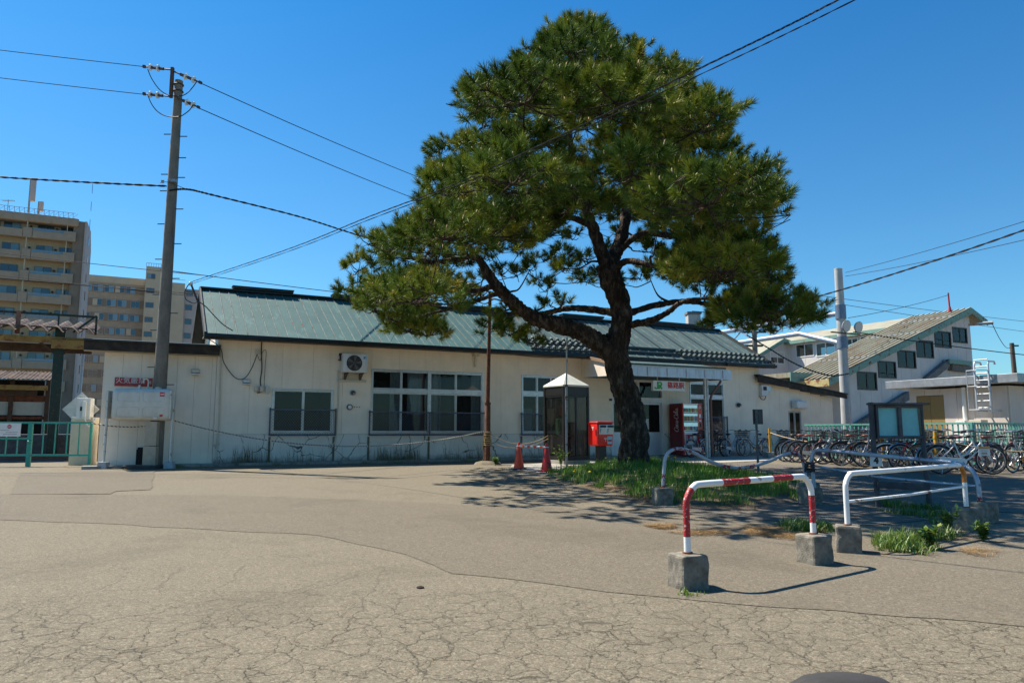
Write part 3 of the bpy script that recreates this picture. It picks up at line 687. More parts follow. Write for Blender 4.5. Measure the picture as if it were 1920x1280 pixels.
wallbox('meter_box', 'beige junction box at the foot of a dangling cable, leftmost of three', 'box', (476, 724, 483, 734), PLAST, extra=conduits)
wallbox('meter_box', 'beige junction box, middle one of three beside the first window', 'box', (486, 724, 493, 735), PLAST, extra=conduits)
wallbox('meter_box', 'pale junction box, rightmost of three touching the first window frame', 'box', (497, 724, 504, 738), MATS['ac_white'], extra=conduits)
wallbox('cable_box', 'small grey cable box high on wall above the junction boxes', 'box', (478, 655, 485, 664), ALU, .08, extra=conduits)
wallbox('meter_box', 'beige fuse box tucked under the eave left of the rusty lamp post', 'box', (886, 660, 896, 668), PLAST, extra=conduits)
wallbox('electric_meter', 'white electricity meter beside the sloping annex roof', 'meter', (1423, 722, 1435, 742), MATS['ac_white'], .16, extra=lambda t, w, h, d: (MB().box(-w * .5, w * .5, -d - .012, -d, h * .5, h * .85).build('dial_window', BLK, t), MB().box(w + .01, w + .22, -.1, -.002, h * .4, h * .95).build('side_box', ALU, t)))
wallbox('vent_hood', 'large white rounded vent hood above the small annex window', 'vent', (1486, 752, 1507, 766), WHITEP, .25, .06, extra=lambda t, w, h, d: MB().box(-w - .03, w + .03, -.03, 0, -.02, h + .02).build('flange', WHITEP, t))
wallbox('name_plate', 'small black plate beside the entrance door', 'plate', (1142, 747, 1147, 751), BLK, .03, .003, extra=lambda t, w, h, d: MB().box(-w - .01, w + .01, -.012, -.001, -.01, h + .01).build('backing', ALU, t))
def camera_dome(name, label, px, py, r=.10):
    x, z = FS.t(px, py); t = thing(name, label, 'wall lamp', FS.w(x, 0, z), FS.rz)
    MB().disc((0, -.02, 0), (0, 1, 0), r, .04, 18).build('base', ALU, t, smooth=40)
    MB().tube([(0, -.04, 0), (0, -.12, -.01), (0, -.17, -.03)], [r * .75, r * .7, r * .4], 14).build('body', plain('lamp_dark', (.06, .06, .065), .35), t, smooth=40)
    MB().disc((0, -.172, -.03), (0, 1, -.1), r * .34, .012, 12).build('lens', plain('lens_grey', (.35, .36, .36), .2), t)
camera_dome('wall_lamp', 'round dark vent cap on the wall under the air conditioner', 661, 736)
camera_dome('wall_lamp', 'round dark lamp on cream wall right of the porch downpipe', 1383, 759, .12)
x, z = FS.t(655, 763); t = thing('pipe_stub', 'round capped pipe stub with white disc on wall below the air conditioner', 'pipe', FS.w(x, 0, z), FS.rz)
MB().disc((0, -.03, 0), (0, 1, 0), .09, .06, 16).build('collar', mat('brown_collar', (.11, .09, .07), .6), t); MB().disc((0, -.065, 0), (0, 1, 0), .06, .02, 16).build('cap', WHITEP, t)
for i in range(3): MB().disc((.15 + i * .085, -.01, .01), (0, 1, 0), .016, .02, 8).build('bolt', MATS['brown_collar'], t)
# little alarm horn beside the conditioner
x, z = FS.t(635, 670); t = thing('speaker_horn', 'small dark horn on a bracket left of the air conditioner', 'speaker', FS.w(x, 0, z), FS.rz)
MB().box(-.02, .22, -.1, -.002, -.10, -.07).build('bracket', MATS['bracket_brown'], t); MB().lathe([(.02, -.07), (.03, -.02), (.025, .03), (.05, .05), (.05, .12)], 12, (.03, -.1, 0)).build('horn', BLK, t, smooth=40)
# wall cables
CAB = plain('cable_black', (.012, .012, .012), .5)
def cable(name, label, pts, r, mt=CAB, n=6, sm=6):
    o = MB().tube(smooth_path(pts, sm), r, n).build(name, mt, smooth=60); return tag(o, label, 'cable')
cable('wall_cable', 'dark wavy cable running down the wall to the junction boxes', [wl(491, 632, -.04), wl(490, 660, -.04), wl(491, 690, -.05), wl(488, 715, -.04), wl(490, 733, -.05), wl(482, 736, -.06)], .018, mat('old_cable', (.06, .045, .03), .7))
cable('wall_cable', 'black cable looping loosely from eave to cable box on main wall', [wl(386, 632, -.5), wl(413, 652, -.2), wl(420, 680, -.12), wl(440, 707, -.1), wl(458, 709, -.1), wl(472, 690, -.1), wl(482, 664, -.08)], .012)
cable('wall_cable', 'thin cable hooked from cable box to small black clip', [wl(482, 664, -.06), wl(488, 676, -.07), wl(492, 660, -.06), wl(499, 658, -.05), wl(497, 690, -.04), wl(495, 725, -.04)], .007)
cable('wall_conduit', 'thin beige pipe beside the corner of main wall and annex', [wl(414, 645, -.04), wl(413, 700, -.05), wl(411, 780, -.05), wl(407, 835, -.05), wl(405, 862, -.05)], .022, PLAST)
cable('wall_cable', 'cable drooping along the eave from lamp post to porch', [wl(893, 662, -.08), wl(930, 660, -.3), wl(975, 666, -.2), wl(1020, 670, -.2), wl(1065, 670, -.25), wl(1105, 672, -.3)], .012)
cable('wall_conduit', 'thin conduit below the fuse box near the lamp post', [wl(891, 668, -.06), wl(890, 680, -.05), wl(891, 688, -.05)], .03, PLAST)
cable('wall_cable', 'black cable sagging below the electricity meter', [wl(1424, 742, -.1), wl(1428, 748, -.1), wl(1434, 748, -.1), wl(1437, 736, -.08)], .015)
# fire sign on the annex
SIGNRED = mat('sign_red', (.42, .018, .02), .5, var=.2, scale=4, dirt=(.5, .2, .16), dirt_amt=.5, dirt_scale=3)
x0, x1, z0, z1 = LA.rect(215, 708, 286, 724); t = thing('fire_sign', 'faded red warning sign with white characters on annex wall above tank', 'sign', LA.w((x0 + x1) / 2, -.03, (z0 + z1) / 2), LA.rz)
MB().box((x0 - x1) / 2, (x1 - x0) / 2, -.01, .01, (z0 - z1) / 2, (z1 - z0) / 2).build('plate', SIGNRED, t)
WTXT = plain('sign_white', (.72, .70, .66), .6)
text(t, 'lettering', '火気厳禁', (z1 - z0) * .78, WTXT, (-.08, -.014, .03), FACE, .002, sx=1.0)
text(t, 'lettering', '消', (z1 - z0) * .45, WTXT, ((x1 - x0) * .42, -.014, -.01), FACE, .002)
# station sign hanging below the porch
x0, x1, z0, z1 = FS.rect(1223, 714, 1283, 733, PT + .25); t = thing('station_sign', 'white hanging station sign with green and red lettering', 'sign', FS.w((x0 + x1) / 2, PT + .25, (z0 + z1) / 2), FS.rz)
W, H = x1 - x0, z1 - z0
MB().box(-W / 2, W / 2, -.06, .06, -H / 2, H / 2).build('panel', mat('sign_cream', (.62, .62, .58), .4, var=.05), t, bevel=.008)
m = MB(); m.box(-W * .35, -W * .33, -.01, .01, H / 2, H / 2 + .2); m.box(W * .33, W * .35, -.01, .01, H / 2, H / 2 + .2); m.build('hanger', PLAST, t)
GREENL = plain('logo_green', (.03, .30, .035), .4); REDL = plain('logo_red', (.50, .012, .02), .4)
# the railway mark: J and R drawn as joined strokes
def stroke(mb, pts, w, dep=.02):
    P = [Vector((p[0], 0, p[1])) for p in pts]; L_, R_ = [], []
    for i, p in enumerate(P):
        d = (P[min(i + 1, len(P) - 1)] - P[max(i - 1, 0)]).normalized(); nrm = Vector((-d.z, 0, d.x)); L_.append(p + nrm * w / 2); R_.append(p - nrm * w / 2)
    for i in range(len(P) - 1):
        q = [L_[i], L_[i + 1], R_[i + 1], R_[i]]; mb.add([(v.x, 0, v.z) for v in q] + [(v.x, dep, v.z) for v in q], [(0, 1, 2, 3), (7, 6, 5, 4), (0, 4, 5, 1), (1, 5, 6, 2), (2, 6, 7, 3), (3, 7, 4, 0)])
h = H * .74; w = h * .20
m = MB(); J = [(.52, 1), (.52, .42)] + [(.52 - .26 + .26 * math.cos(q), .38 + .28 * math.sin(q)) for q in (-.25, -.6, -1.0, -1.4, -1.8, -2.2)] + [(.0, .22), (-.06, .20)]
J = [(.50, .62)] + [(.50, .34), (.46, .18), (.36, .10), (.22, .10), (.0, .10), (-.04, .22)]
stroke(m, [(a * h, b * h) for a, b in [(.50, .90), (.50, .30), (.46, .17), (.36, .11), (.20, .10), (.06, .13), (.03, .30)]], w)
stroke(m, [(a * h, b * h) for a, b in [(.42, .90), (.62, .90), (.95, .90), (1.06, .84), (1.10, .72), (1.06, .58), (.95, .50), (.70, .48)]], w)
stroke(m, [(a * h, b * h) for a, b in [(.70, .62), (.70, .02)]], w * .9); stroke(m, [(a * h, b * h) for a, b in [(.82, .48), (1.14, .05)]], w * 1.1)
o = m.build('lettering', GREENL, t, fix=False); o.location = (-W * .455, -.078, -H * .37)
text(t, 'lettering', '篠路駅', H * .66, REDL, (W * .20, -.066, .01), FACE, .006, sx=1.08, offset=.004)

# ================================================================== oil tank
TP = G(255, 872); TF = Fr((TP.x, 19.2, gz(19.2)), R(8)); TK = thing('oil_tank', 'beige rounded kerosene tank on tall pipe legs beside the utility pole', 'tank', TF.o, TF.rz)
x0, x1, z0, z1 = TF.rect(207, 728, 321, 788); TANKM = mat('tank_beige', (.62, .58, .50), .45, .05, var=.06, bump=.08, dirt=(.24, .19, .11), dirt_amt=.35, dirt_scale=2)
m = MB(); m.box(x0, x1, -.02, .40, z0, z1); m.build('tank_body', TANKM, TK, bevel=.13, seg=5, smooth=50)
def emb(mb, cx, cz, w, h):   # pressed relief outline
    r = .06; pts = []
    for sx, sz, a0 in ((1, 1, 0), (-1, 1, 90), (-1, -1, 180), (1, -1, 270)):
        for q in range(4): a = R(a0 + q * 30); pts.append((cx + sx * (w / 2 - r) + r * math.cos(a), -.021, cz + sz * (h / 2 - r) + r * math.sin(a)))
    mb.tube(pts, .008, 5, closed=True)
m = MB(); W, H = x1 - x0, z1 - z0
for ix in (-1, 1):
    for iz in (-1, 1): emb(m, (x0 + x1) / 2 + ix * W * .21, (z0 + z1) / 2 + iz * H * .24, W * .36, H * .30)
m.build('pressed_relief', TANKM, TK, smooth=60)
TL = mat('tank_leg', (.60, .58, .52), .45, .2, var=.08, rust=.06)
for px, pxt in ((194, 204), (318, 326)):
    bx, _ = TF.t(px, 870, .19); tx = TF.t(pxt, 735, .19)[0]
    m = MB(); m.tube([(bx, .19, .16), (tx, .19, z1 - .06)], .035, 10); m.build('leg', TL, TK, smooth=40)
    m = MB(); m.bar((tx + (.03 if px < 250 else -.03), .19, z0 + .05), (tx + (.03 if px < 250 else -.03), .19, z1 - .06), .05, .34, up=(0, 1, 0)); m.build('strap', TL, TK)
    m = MB(); m.prism([(-.13, 0), (.13, 0), (.10, .2), (-.10, .2)], -.13, .13); o = m.build('foot_block', mat('pale_block', (.40, .41, .42), .9, var=.15, bump=.4), TK, bevel=.01); o.location = (bx, .19, -.02)
    for yy in (-.02,): pass
m = MB(); zz = z1 - .02; xa = TF.t(278, 720, .2)[0]; m.tube(smooth_path([(xa, .2, zz), (xa, .2, zz + .22), (xa - .03, .2, zz + .28), (xa - .09, .2, zz + .28), (xa - .12, .2, zz + .22), (xa - .12, .2, zz + .17)], 4), .02, 8); m.build('vent_pipe', PLAST, TK, smooth=40)
m = MB(); xa = TF.t(297, 722, .2)[0]; m.cyl(xa, .2, zz, zz + .05, .09); m.cyl(xa, .2, zz + .05, zz + .07, .07); m.build('filler_cap', PLAST, TK, bevel=.006)
m = MB(); xa = TF.t(262, 722, .2)[0]; m.cyl(xa, .2, zz, zz + .12, .03); m.cyl(xa, .2, zz, zz + .03, .05); m.build('gauge', ALU, TK)
for r_, c_ in (((300, 735, 309, 743), 'r'), ((299, 777, 305, 781), 'r'), ((287, 782, 294, 785), 'w')):
    q = TF.rect(*r_, -.024); MB().box(q[0], q[1], -.026, -.021, q[2], q[3]).build('sticker', MATS['logo_red'] if c_ == 'r' else WTXT, TK)
q = TF.rect(301, 738, 308, 740, -.03); MB().box(q[0], q[1], -.03, -.027, q[2], q[3]).build('sticker_print', WTXT, TK)

# ================================================================== utility pole with hardware
PB = at(291, 866, 19.75); PB.z = gz(19.75); PTOP = at(331, 152, 19.75); PTOP = Vector((PB.x + .04, 19.75, PTOP.z))
CONP = mat('pole_concrete', (.20, .17, .135), .85, var=.22, scale=3, bump=.5, bscale=70, bdist=.006, dirt=(.07, .062, .05), dirt_amt=.75, dirt_scale=2.5, streak=True)
UP = thing('utility_pole', 'tall grey concrete utility pole rising beside the beige tank', 'utility pole', PB)
Hh = PTOP.z - PB.z; m = MB(); n = 14; m.tube([(.04 * i / n, 0, Hh * i / n - .1 * (i == 0)) for i in range(n + 1)], [.185 - .075 * i / n for i in range(n + 1)], 20); m.build('pole', CONP, UP, smooth=40)
STEEL = mat('galvanised', (.30, .31, .32), .5, .6, var=.2, rust=.12)
DST = mat('dark_steel', (.07, .06, .055), .6, .4, var=.3, rust=.2)
m = MB(); 
for k in range(2): m.tube([(.04 + (.125) * math.cos(q * math.pi / 10), .125 * math.sin(q * math.pi / 10), Hh - .12 - k * .2) for q in range(20)], .02, 5, closed=True)
m.build('band', DST, UP)
ztop = at(323, 132, 19.75).z - PB.z; zlow = at(320, 188, 19.75).z - PB.z
m = MB(); m.box(-.13, -.05, -.19, -.11, zlow, ztop); m.build('riser_bracket', mat('rusty_bracket', (.10, .06, .04), .7, .3, rust=.4), UP)
STEPM = MB().bar((0, 0, 0), (.22, 0, 0), .022).mesh('step_bolt'); STEPM.materials.append(DST)
for i, (py, sd) in enumerate([(252, -1), (256, 1), (296, 1), (327, -1), (333, 1), (358, -1), (392, 1), (420, -1), (457, 1), (486, -1), (522, 1), (552, -1), (587, 1), (619, -1), (688, -1), (721, 1)]):
    z = at(315, py, 19.75).z - PB.z; r = .185 - .075 * z / Hh; o = bpy.data.objects.new('step_bolt', STEPM); COL.objects.link(o); o.parent = UP; o.location = (.04 * z / Hh + sd * r * .9, 0, z); o.rotation_euler = (0, 0, 0 if sd > 0 else math.pi)
PORC = plain('porcelain', (.75, .75, .73), .2)
def insul(px0, py0, px1, py1, z0):
    a = at(px0, py0, 19.6) - PB; b = at(px1, py1, 19.6) - PB; d = (b - a)
    m = MB(); m.tube([a, b], .022, 6); m.tube([a + d * .25, a + d * .40], [.045, .045], 8); m.tube([a + d * .52, a + d * .68], [.045, .045], 8); m.bar(b - d * .1, b, .07); m.build('insulator_rod', DST, UP)
    for k in (.45, .72): m = MB(); m.disc(a + d * k, d, .095, .035, 14); m.build('insulator', PORC, UP, smooth=30)
for q in ((320, 131, 268, 125, 0), (325, 134, 378, 156, 0), (318, 181, 268, 176, 0), (332, 184, 374, 202, 0)): insul(*q)
def jump(pts): return [at(a, b, 19.55) - PB for a, b in pts]
for P_ in ([(277, 130), (284, 147), (297, 166), (310, 176), (322, 180), (340, 180), (352, 174), (362, 163), (369, 153)], [(277, 178), (283, 193), (292, 206), (304, 215), (318, 219), (336, 219), (346, 214), (356, 206), (362, 197)]):
    m = MB(); m.tube(smooth_path(jump(P_), 4), .014, 6); m.build('jumper_wire', CAB, UP, smooth=60)
m = MB(); z = at(313, 343, 19.75).z - PB.z; m.box(-.02, .2, -.19, -.1, z - .03, z + .05); m.tube([(-.16, -.12, z), (-.22, -.13, z)], .05, 8); m.build('cable_clamp', STEEL, UP)
m = MB(); zc0 = at(290, 864, 19.5).z - PB.z; zc1 = at(290, 790, 19.5).z - PB.z; m.box(-.19, .15, -.32, -.15, 0, zc1 * .47); m.box(-.18, .14, -.31, -.15, zc1 * .48, zc1); m.build('cable_guard', mat('guard_beige', (.40, .33, .24), .6, var=.1, dirt_amt=.4), UP, bevel=.01)
m = MB(); m.box(-.60, .28, -.55, -.10, -.02, .09); m.build('base_slab', mat('dark_slab', (.05, .045, .04), .9, var=.3, bump=.6), UP, bevel=.03)

# ================================================================== rusty lamp post
LP = at(914, 866, 21.8); LP.z = gz(21.8); t = thing('lamp_post', 'rusty brown lamp post standing in front of the station wall', 'lamp post', LP)
zt = at(918, 546, 21.8).z - LP.z; zj = at(914, 756, 21.8).z - LP.z
MB().tube([(0, 0, -.02), (0, 0, zj), (.0, 0, zj + .02)], [.085, .085, .07], 14).build('lower_tube', RUSTP, t, smooth=40)
MB().tube([(0, 0, zj), (.06, 0, zt)], [.062, .05], 12).build('upper_tube', RUSTP, t, smooth=40)
MB().disc((0, 0, zj), (0, 0, 1), .095, .06, 14).build('collar', RUSTP, t, smooth=40)
m = MB(); m.tube([(.06, 0, zt - .05), (-.1, 0, zt + .05), (-.35, 0, zt + .12)], [.03, .03, .03], 8); m.build('arm', STEEL, t); m = MB(); m.tube([(-.25, 0, zt + .1), (-.4, 0, zt + .14), (-.62, 0, zt + .18), (-.68, 0, zt + .19)], [.05, .10, .09, .03], 12); m.build('lamp_head', STEEL, t, smooth=50)
m = MB(); ROPE = mat('rope', (.34, .24, .12), .95, var=.3, scale=60, bump=.6, bscale=150)
for k in range(9): z = .55 + k * .05 + random.uniform(-.02, .02); m.tube([(.105 * math.cos(q * math.pi / 6 + k), .105 * math.sin(q * math.pi / 6 + k), z + .012 * q / 6 * math.sin(k)) for q in range(12)], .014, 5, closed=True)
m.tube(smooth_path([(-.11, -.06, .85), (-.14, -.09, .55), (-.10, -.1, .25), (-.16, -.12, .08)], 4), .012, 5); m.tube(smooth_path([(.11, -.06, .75), (.13, -.1, .4), (.08, -.1, .18), (.1, -.12, .05)], 4), .012, 5)
m.build('rope_winding', ROPE, t, smooth=60)
m = MB(); m.lathe([(.42, 0), (.36, .06), (.2, .10), (.05, .11)], 14); m.build('base_mound', mat('mound_soil', (.16, .13, .09), .95, var=.3, bump=.8, bscale=30, bdist=.02), t, smooth=60)
def rope(name, label, a, b, sag, r=.016, mt=None, twist=True):
    pts = [a.lerp(b, i / 24) - Vector((0, 0, sag * 4 * (i / 24) * (1 - i / 24))) for i in range(25)]
    o = MB().tube(pts, r, 6).build(name, mt or ROPE, smooth=60); return tag(o, label, 'rope')
def ropemat(name, a, b):
    k = NT(name); v = k.map((1, .3, .3)); w = k.N('ShaderNodeTexWave'); w.inputs['Scale'].default_value = 7; w.bands_direction = 'DIAGONAL'; k.L(k.map(), w.inputs['Vector'])
    k.set('Base Color', k.ramp(w.outputs['Fac'], [(.45, a), (.55, b)])); k.set('Roughness', .9); k.set('Normal', k.bump(w.outputs['Fac'], .6, .01)); return k.m
TROPE = ropemat('striped_rope', (.55, .50, .42), (.03, .03, .035))
rope('barrier_rope', 'striped rope strung from the tank leg along the station wall', at(325, 788, 19.3), at(910, 808, 21.7), .55, .017, TROPE)
rope('barrier_rope', 'pale rope from the green gate past the tank to pole', at(172, 793, 19.8), at(280, 798, 19.5), .06, .016, TROPE)
rope('barrier_rope', 'brown rope from lamp post to phone booth, upper of two', at(918, 812, 21.8), at(1028, 816, 21.9), .28, .009)
rope('barrier_rope', 'brown rope from lamp post to phone booth, lower of two', at(918, 828, 21.8), at(1028, 822, 21.9), .22, .008)
# ================================================================== phone booth
BP = at(1064, 866, 21.9); BF = Fr((BP.x, 22.2, gz(22.2)), R(34)); PBT = thing('phone_booth', 'dark framed glass phone booth with cream pyramid roof', 'phone booth', BF.o, BF.rz)
BRZ = mat('bronze_frame', (.030, .028, .027), .4, .3, var=.15); bw = .46; zb_ = at(1064, 728, 21.9).z - BP.z
BZ = at(1064, 725, 21.9).z - gz(22.2); AZ = at(1064, 699, 22.2).z - gz(22.2)
m = MB(); m.box(-bw - .03, bw + .03, -bw - .03, bw + .03, 0, .12); m.build('base', CONC, PBT, bevel=.01)
for sx in (-1, 1):
    for sy in (-1, 1): m = MB(); m.box(sx * bw - .035, sx * bw + .035, sy * bw - .035, sy * bw + .035, .12, BZ); m.build('corner_post', BRZ, PBT, bevel=.006)
m = MB(); h0 = BZ - .26
for a in range(4):
    c, s_ = [(1, 0), (0, 1), (-1, 0), (0, -1)][a]
m.box(-bw + .037, bw - .037, -bw - .02, -bw + .02, h0, BZ); m.box(-bw + .037, bw - .037, bw - .02, bw + .02, h0, BZ); m.box(-bw - .02, -bw + .02, -bw + .037, bw - .037, h0, BZ); m.box(bw - .02, bw + .02, -bw + .037, bw - .037, h0, BZ)
m.build('header', BRZ, PBT)
m = MB()
for y in (-bw, bw):
    m.box(-bw + .037, bw - .037, y - .02, y + .02, .12, .24); m.box(-bw + .037, bw - .037, y - .015, y + .015, h0 - .05, h0 - .005)
for x in (-bw, bw): m.box(x - .02, x + .02, -bw + .037, bw - .037, .12, .24); m.box(x - .015, x + .015, -bw + .037, bw - .037, h0 - .05, h0 - .005)
m.box(-.03, .03, -bw - .018, -bw + .018, .24, h0 - .05); m.build('rail', BRZ, PBT)
SMOKE = glass('smoky_glass', (.62, .58, .56))
for q in ((-bw + .037, -.03, 'y', -bw), (.03, bw - .037, 'y', -bw), (-bw + .037, bw - .037, 'y', bw), (-bw + .037, bw - .037, 'x', -bw), (-bw + .037, bw - .037, 'x', bw)):
    m = MB()
    if q[2] == 'y': m.box(q[0], q[1], q[3] - .003, q[3] + .003, .24, h0 - .05)
    else: m.box(q[3] - .003, q[3] + .003, q[0], q[1], .24, h0 - .05)
    m.build('pane', SMOKE, PBT)
m = MB(); e = bw + .04; m.add([(-e, -e, BZ), (e, -e, BZ), (e, e, BZ), (-e, e, BZ), (-e, -e, BZ + .05), (e, -e, BZ + .05), (e, e, BZ + .05), (-e, e, BZ + .05), (0, 0, AZ)], [(3, 2, 1, 0), (0, 1, 5, 4), (1, 2, 6, 5), (2, 3, 7, 6), (3, 0, 4, 7), (4, 5, 8), (5, 6, 8), (6, 7, 8), (7, 4, 8)]); m.build('roof', mat('booth_cream', (.66, .66, .56), .45, var=.05, dirt_amt=.3, dirt=(.3, .28, .2)), PBT, bevel=.008)
m = MB(); m.box(-bw + .04, bw - .04, bw - .3, bw - .04, .80, .86); m.box(-bw + .06, -.1, bw - .28, bw - .05, .3, .8); m.build('shelf', mat('shelf_grey', (.30, .29, .28), .5), PBT)
m = MB(); m.box(-.1, .22, bw - .26, bw - .05, .862, 1.35); m.box(.24, .31, bw - .2, bw - .08, .9, 1.3); o = m.build('telephone', plain('phone_green', (.10, .32, .18), .4), PBT, bevel=.02); m = MB(); m.box(-.02, .16, bw - .268, bw - .262, 1.0, 1.12); m.build('keypad', plain('key_grey', (.4, .4, .4)), o)
m = MB(); m.box(-bw + .05, -bw + .30, bw - .06, bw - .05, 1.2, 1.65); m.build('notice', plain('notice_pale', (.5, .55, .45)), PBT); m = MB(); m.box(.05, .3, bw - .06, bw - .05, 1.45, 1.75); m.build('notice', plain('notice_red', (.5, .15, .12)), PBT)
# ================================================================== post box
MBP = at(1127, 866, 21.2); MF = Fr((MBP.x, 21.2, gz(21.2)), R(27)); t = thing('post_box', 'red square post box on a dark post beside the pine trunk', 'post box', MF.o, MF.rz)
PRED = mat('post_red', (.75, .018, .012), .35, var=.06, bump=.03, dirt=(.25, .02, .015), dirt_amt=.4, dirt_scale=3, coat=.3)
zt, zb2 = at(1131, 790, 21.2).z - MF.o.z, at(1131, 835, 21.2).z - MF.o.z; hw, hd = .275, .25
m = MB(); m.box(-hw, hw, -hd, hd, zb2, zt - .05); m.build('body', PRED, t, bevel=.05, seg=4, smooth=40)
m = MB(); m.box(-hw - .012, hw + .012, -hd - .015, hd + .015, zt - .06, zt); m.build('lid', PRED, t, bevel=.028, seg=3, smooth=40)
m = MB(); m.box(-.12, .12, -.1, .1, 0, zb2 + .01); m.build('post', plain('post_black', (.02, .02, .02), .5), t); m = MB(); m.box(-.2, .2, -.18, .18, 0, .04); m.build('foot_plate', plain('post_black', (.02, .02, .02)), t)
hz = zt - .07
m = MB(); m.box(-hw + .05, hw - .03, -hd - .03, -hd + .0, hz - .30, hz - .02); m.build('slot_plate', ALU, t, bevel=.008)
for i in range(2):
    a = -hw + .075 + i * .25; m = MB(); m.box(a, a + .2, -hd - .045, -hd - .032, hz - .10, hz - .04); m.build('slot', BLK, t); m = MB(); m.add([(a, -hd - .032, hz - .27), (a + .2, -hd - .032, hz - .27), (a + .18, -hd - .07, hz - .13), (a + .02, -hd - .07, hz - .13)], [(0, 1, 2, 3)]); m.build('slot_label', WTXT, t, fix=False)
m = MB(); m.box(hw - .22, hw - .05, -hd - .006, -hd - .001, zb2 + .05, zb2 + .27); m.build('timetable', plain('timetable_blue', (.35, .55, .65)), t); m = MB(); m.box(hw - .2, hw - .07, -hd - .009, -hd - .007, zb2 + .12, zb2 + .17); m.build('timetable_print', MATS['logo_red'], t)
m = MB()
def tmark(mb, cx, cz, s): mb.box(cx - s, cx + s, -hd - .006, -hd - .001, cz + s * .75, cz + s); mb.box(cx - s, cx + s, -hd - .006, -hd - .001, cz + s * .25, cz + s * .5); mb.box(cx - s * .14, cx + s * .14, -hd - .006, -hd - .001, cz - s, cz + s * .25)
tmark(m, -.0, zb2 + .17, .055); m.build('postal_mark', WTXT, t)
m = MB(); s = .05; xs = -hw - .003; cy = -.02; cz = zt - .2; m.box(xs - .003, xs, cy - s, cy + s, cz + s * .7, cz + s); m.box(xs - .003, xs, cy - s, cy + s, cz + s * .2, cz + s * .45); m.box(xs - .003, xs, cy - s * .2, cy + s * .2, cz - s, cz + s * .2); m.build('postal_mark', WTXT, t)
m = MB(); m.box(-hw - .012, -hw - .002, -.19, -.15, zb2 + .3, zb2 + .46); m.build('door_latch', BLK, t)
# ================================================================== traffic cones and bar
CONE = mat('cone_orange', (.85, .075, .018), .45, var=.08, dirt=(.2, .03, .015), dirt_amt=.4, dirt_scale=5)
CONER = mat('cone_red', (.72, .035, .02), .45, var=.1, dirt=(.12, .02, .015), dirt_amt=.5, dirt_scale=5)
cones = []
for px, py, mt, lb in ((973, 880, CONE, 'bright orange traffic cone on black base near the lamp post'), (1025, 884, CONER, 'red traffic cone with a dark letter beside the phone booth')):
    p = G(px, py); c = thing('traffic_cone', lb, 'traffic cone', p, R(12), 'traffic cones joined by a bar'); cones.append(c)
    MB().lathe([(.145, .035), (.135, .06), (.035, .66), (.028, .69), (.012, .70)], 20).build('cone_body', mt, c, smooth=40)
    m = MB(); m.prism([(-.19, -.13), (-.13, -.19), (.13, -.19), (.19, -.13), (.19, .13), (.13, .19), (-.13, .19), (-.19, .13)], 0, .035, 'z'); m.build('cone_base', BLK if mt is CONE else CONER, c, bevel=.008)
text(cones[1], 'lettering', 'Z', .17, BLK, (0.03, -.135, .15), (math.pi / 2 - .16, 0, 0), .004)
a = cones[0].location + Vector((0, 0, .60)); b = cones[1].location + Vector((0, 0, .60)); t = thing('cone_bar', 'red and white striped bar linking the two traffic cones', 'barrier bar', a)
WHT = mat('bar_white', (.78, .77, .74), .4, var=.05, dirt_amt=.3, dirt=(.35, .3, .25)); d = b - a
for i in range(9): m = MB(); m.tube([d * (i / 9), d * ((i + 1) / 9)], .027, 10); m.build('band', WHT if i % 2 == 0 else CONE, t, smooth=40)
for q in (Vector((0, 0, 0)), d): m = MB(); m.tube([q + Vector((.05 * math.cos(k * math.pi / 8), .05 * math.sin(k * math.pi / 8), 0)) for k in range(16)], .012, 6, closed=True); m.build('ring', WHT, t, smooth=60)
# thin grey pole in front of the booth
p = at(1062, 868, 20.6); p.z = gz(20.6); zt = at(1066, 632, 20.6).z - p.z; t = thing('sign_pole', 'slim grey metal pole standing in front of the phone booth', 'pole', p)
MB().tube([(0, 0, 0), (.02, 0, zt * .62)], .034, 10).build('lower_tube', STEEL, t, smooth=40); MB().tube([(.02, 0, zt * .62), (.05, 0, zt)], .022, 8).build('upper_tube', STEEL, t, smooth=40)
m = MB()
for z in (zt * .53, zt * .62): m.disc((.015, 0, z), (0, 0, 1), .05, .05, 12)
m.build('clamp', DST, t)
# ================================================================== drinks vending machine
x0, x1, z0, z1 = FS.rect(1281, 756, 1317, 848, -.95); VM = thing('vending_machine', 'red drinks vending machine under the porch with lit rows of drinks', 'vending machine', FS.w(x0, -.95, .02), FS.rz)
W = x1 - x0; H = z1 - .02; VR = mat('vending_red', (.60, .016, .018), .35, var=.05, coat=.3); VRD = mat('vending_dark_red', (.17, .012, .015), .4, var=.1)
m = MB(); m.box(.0, W, .06, .78, .05, H); m.build('cabinet', VRD, VM, bevel=.01)
dz0 = H * .46
m = MB(); m.box(0, .05, 0, .058, .06, H); m.box(W * .80, W, 0, .058, .06, H); m.box(.05, W * .80, 0, .058, H - .06, H); m.box(.05, W * .8, .0, .058, .06, dz0); m.build('front_door', VR, VM)
VW = plain('vending_white', (.85, .85, .86), .35); VBK = NT('display_back'); VBK.set('Base Color', (.16, .38, .44)); VBK.set('Emission Color', (.45, .80, .88, 1)); VBK.set('Emission Strength', .30); VBK = VBK.m   # the machine's lit display
m = MB(); m.box(.05, W * .8, .04, .055, dz0, H - .06); m.build('display_back', VBK, VM)
m = MB(); m.prism([(.06, .08), (W * .34, .08), (W * .46, .30), (W * .62, dz0 * .55), (W * .70, dz0 - .04), (W * .78, dz0 - .02), (W * .78, dz0), (.06, dz0)], -.004, -.001); m.build('white_panel', VW, VM)
m = MB(); m.box(.02, W * .8, -.006, -.002, H - .052, H - .008); m.build('header_strip', VW, VM)
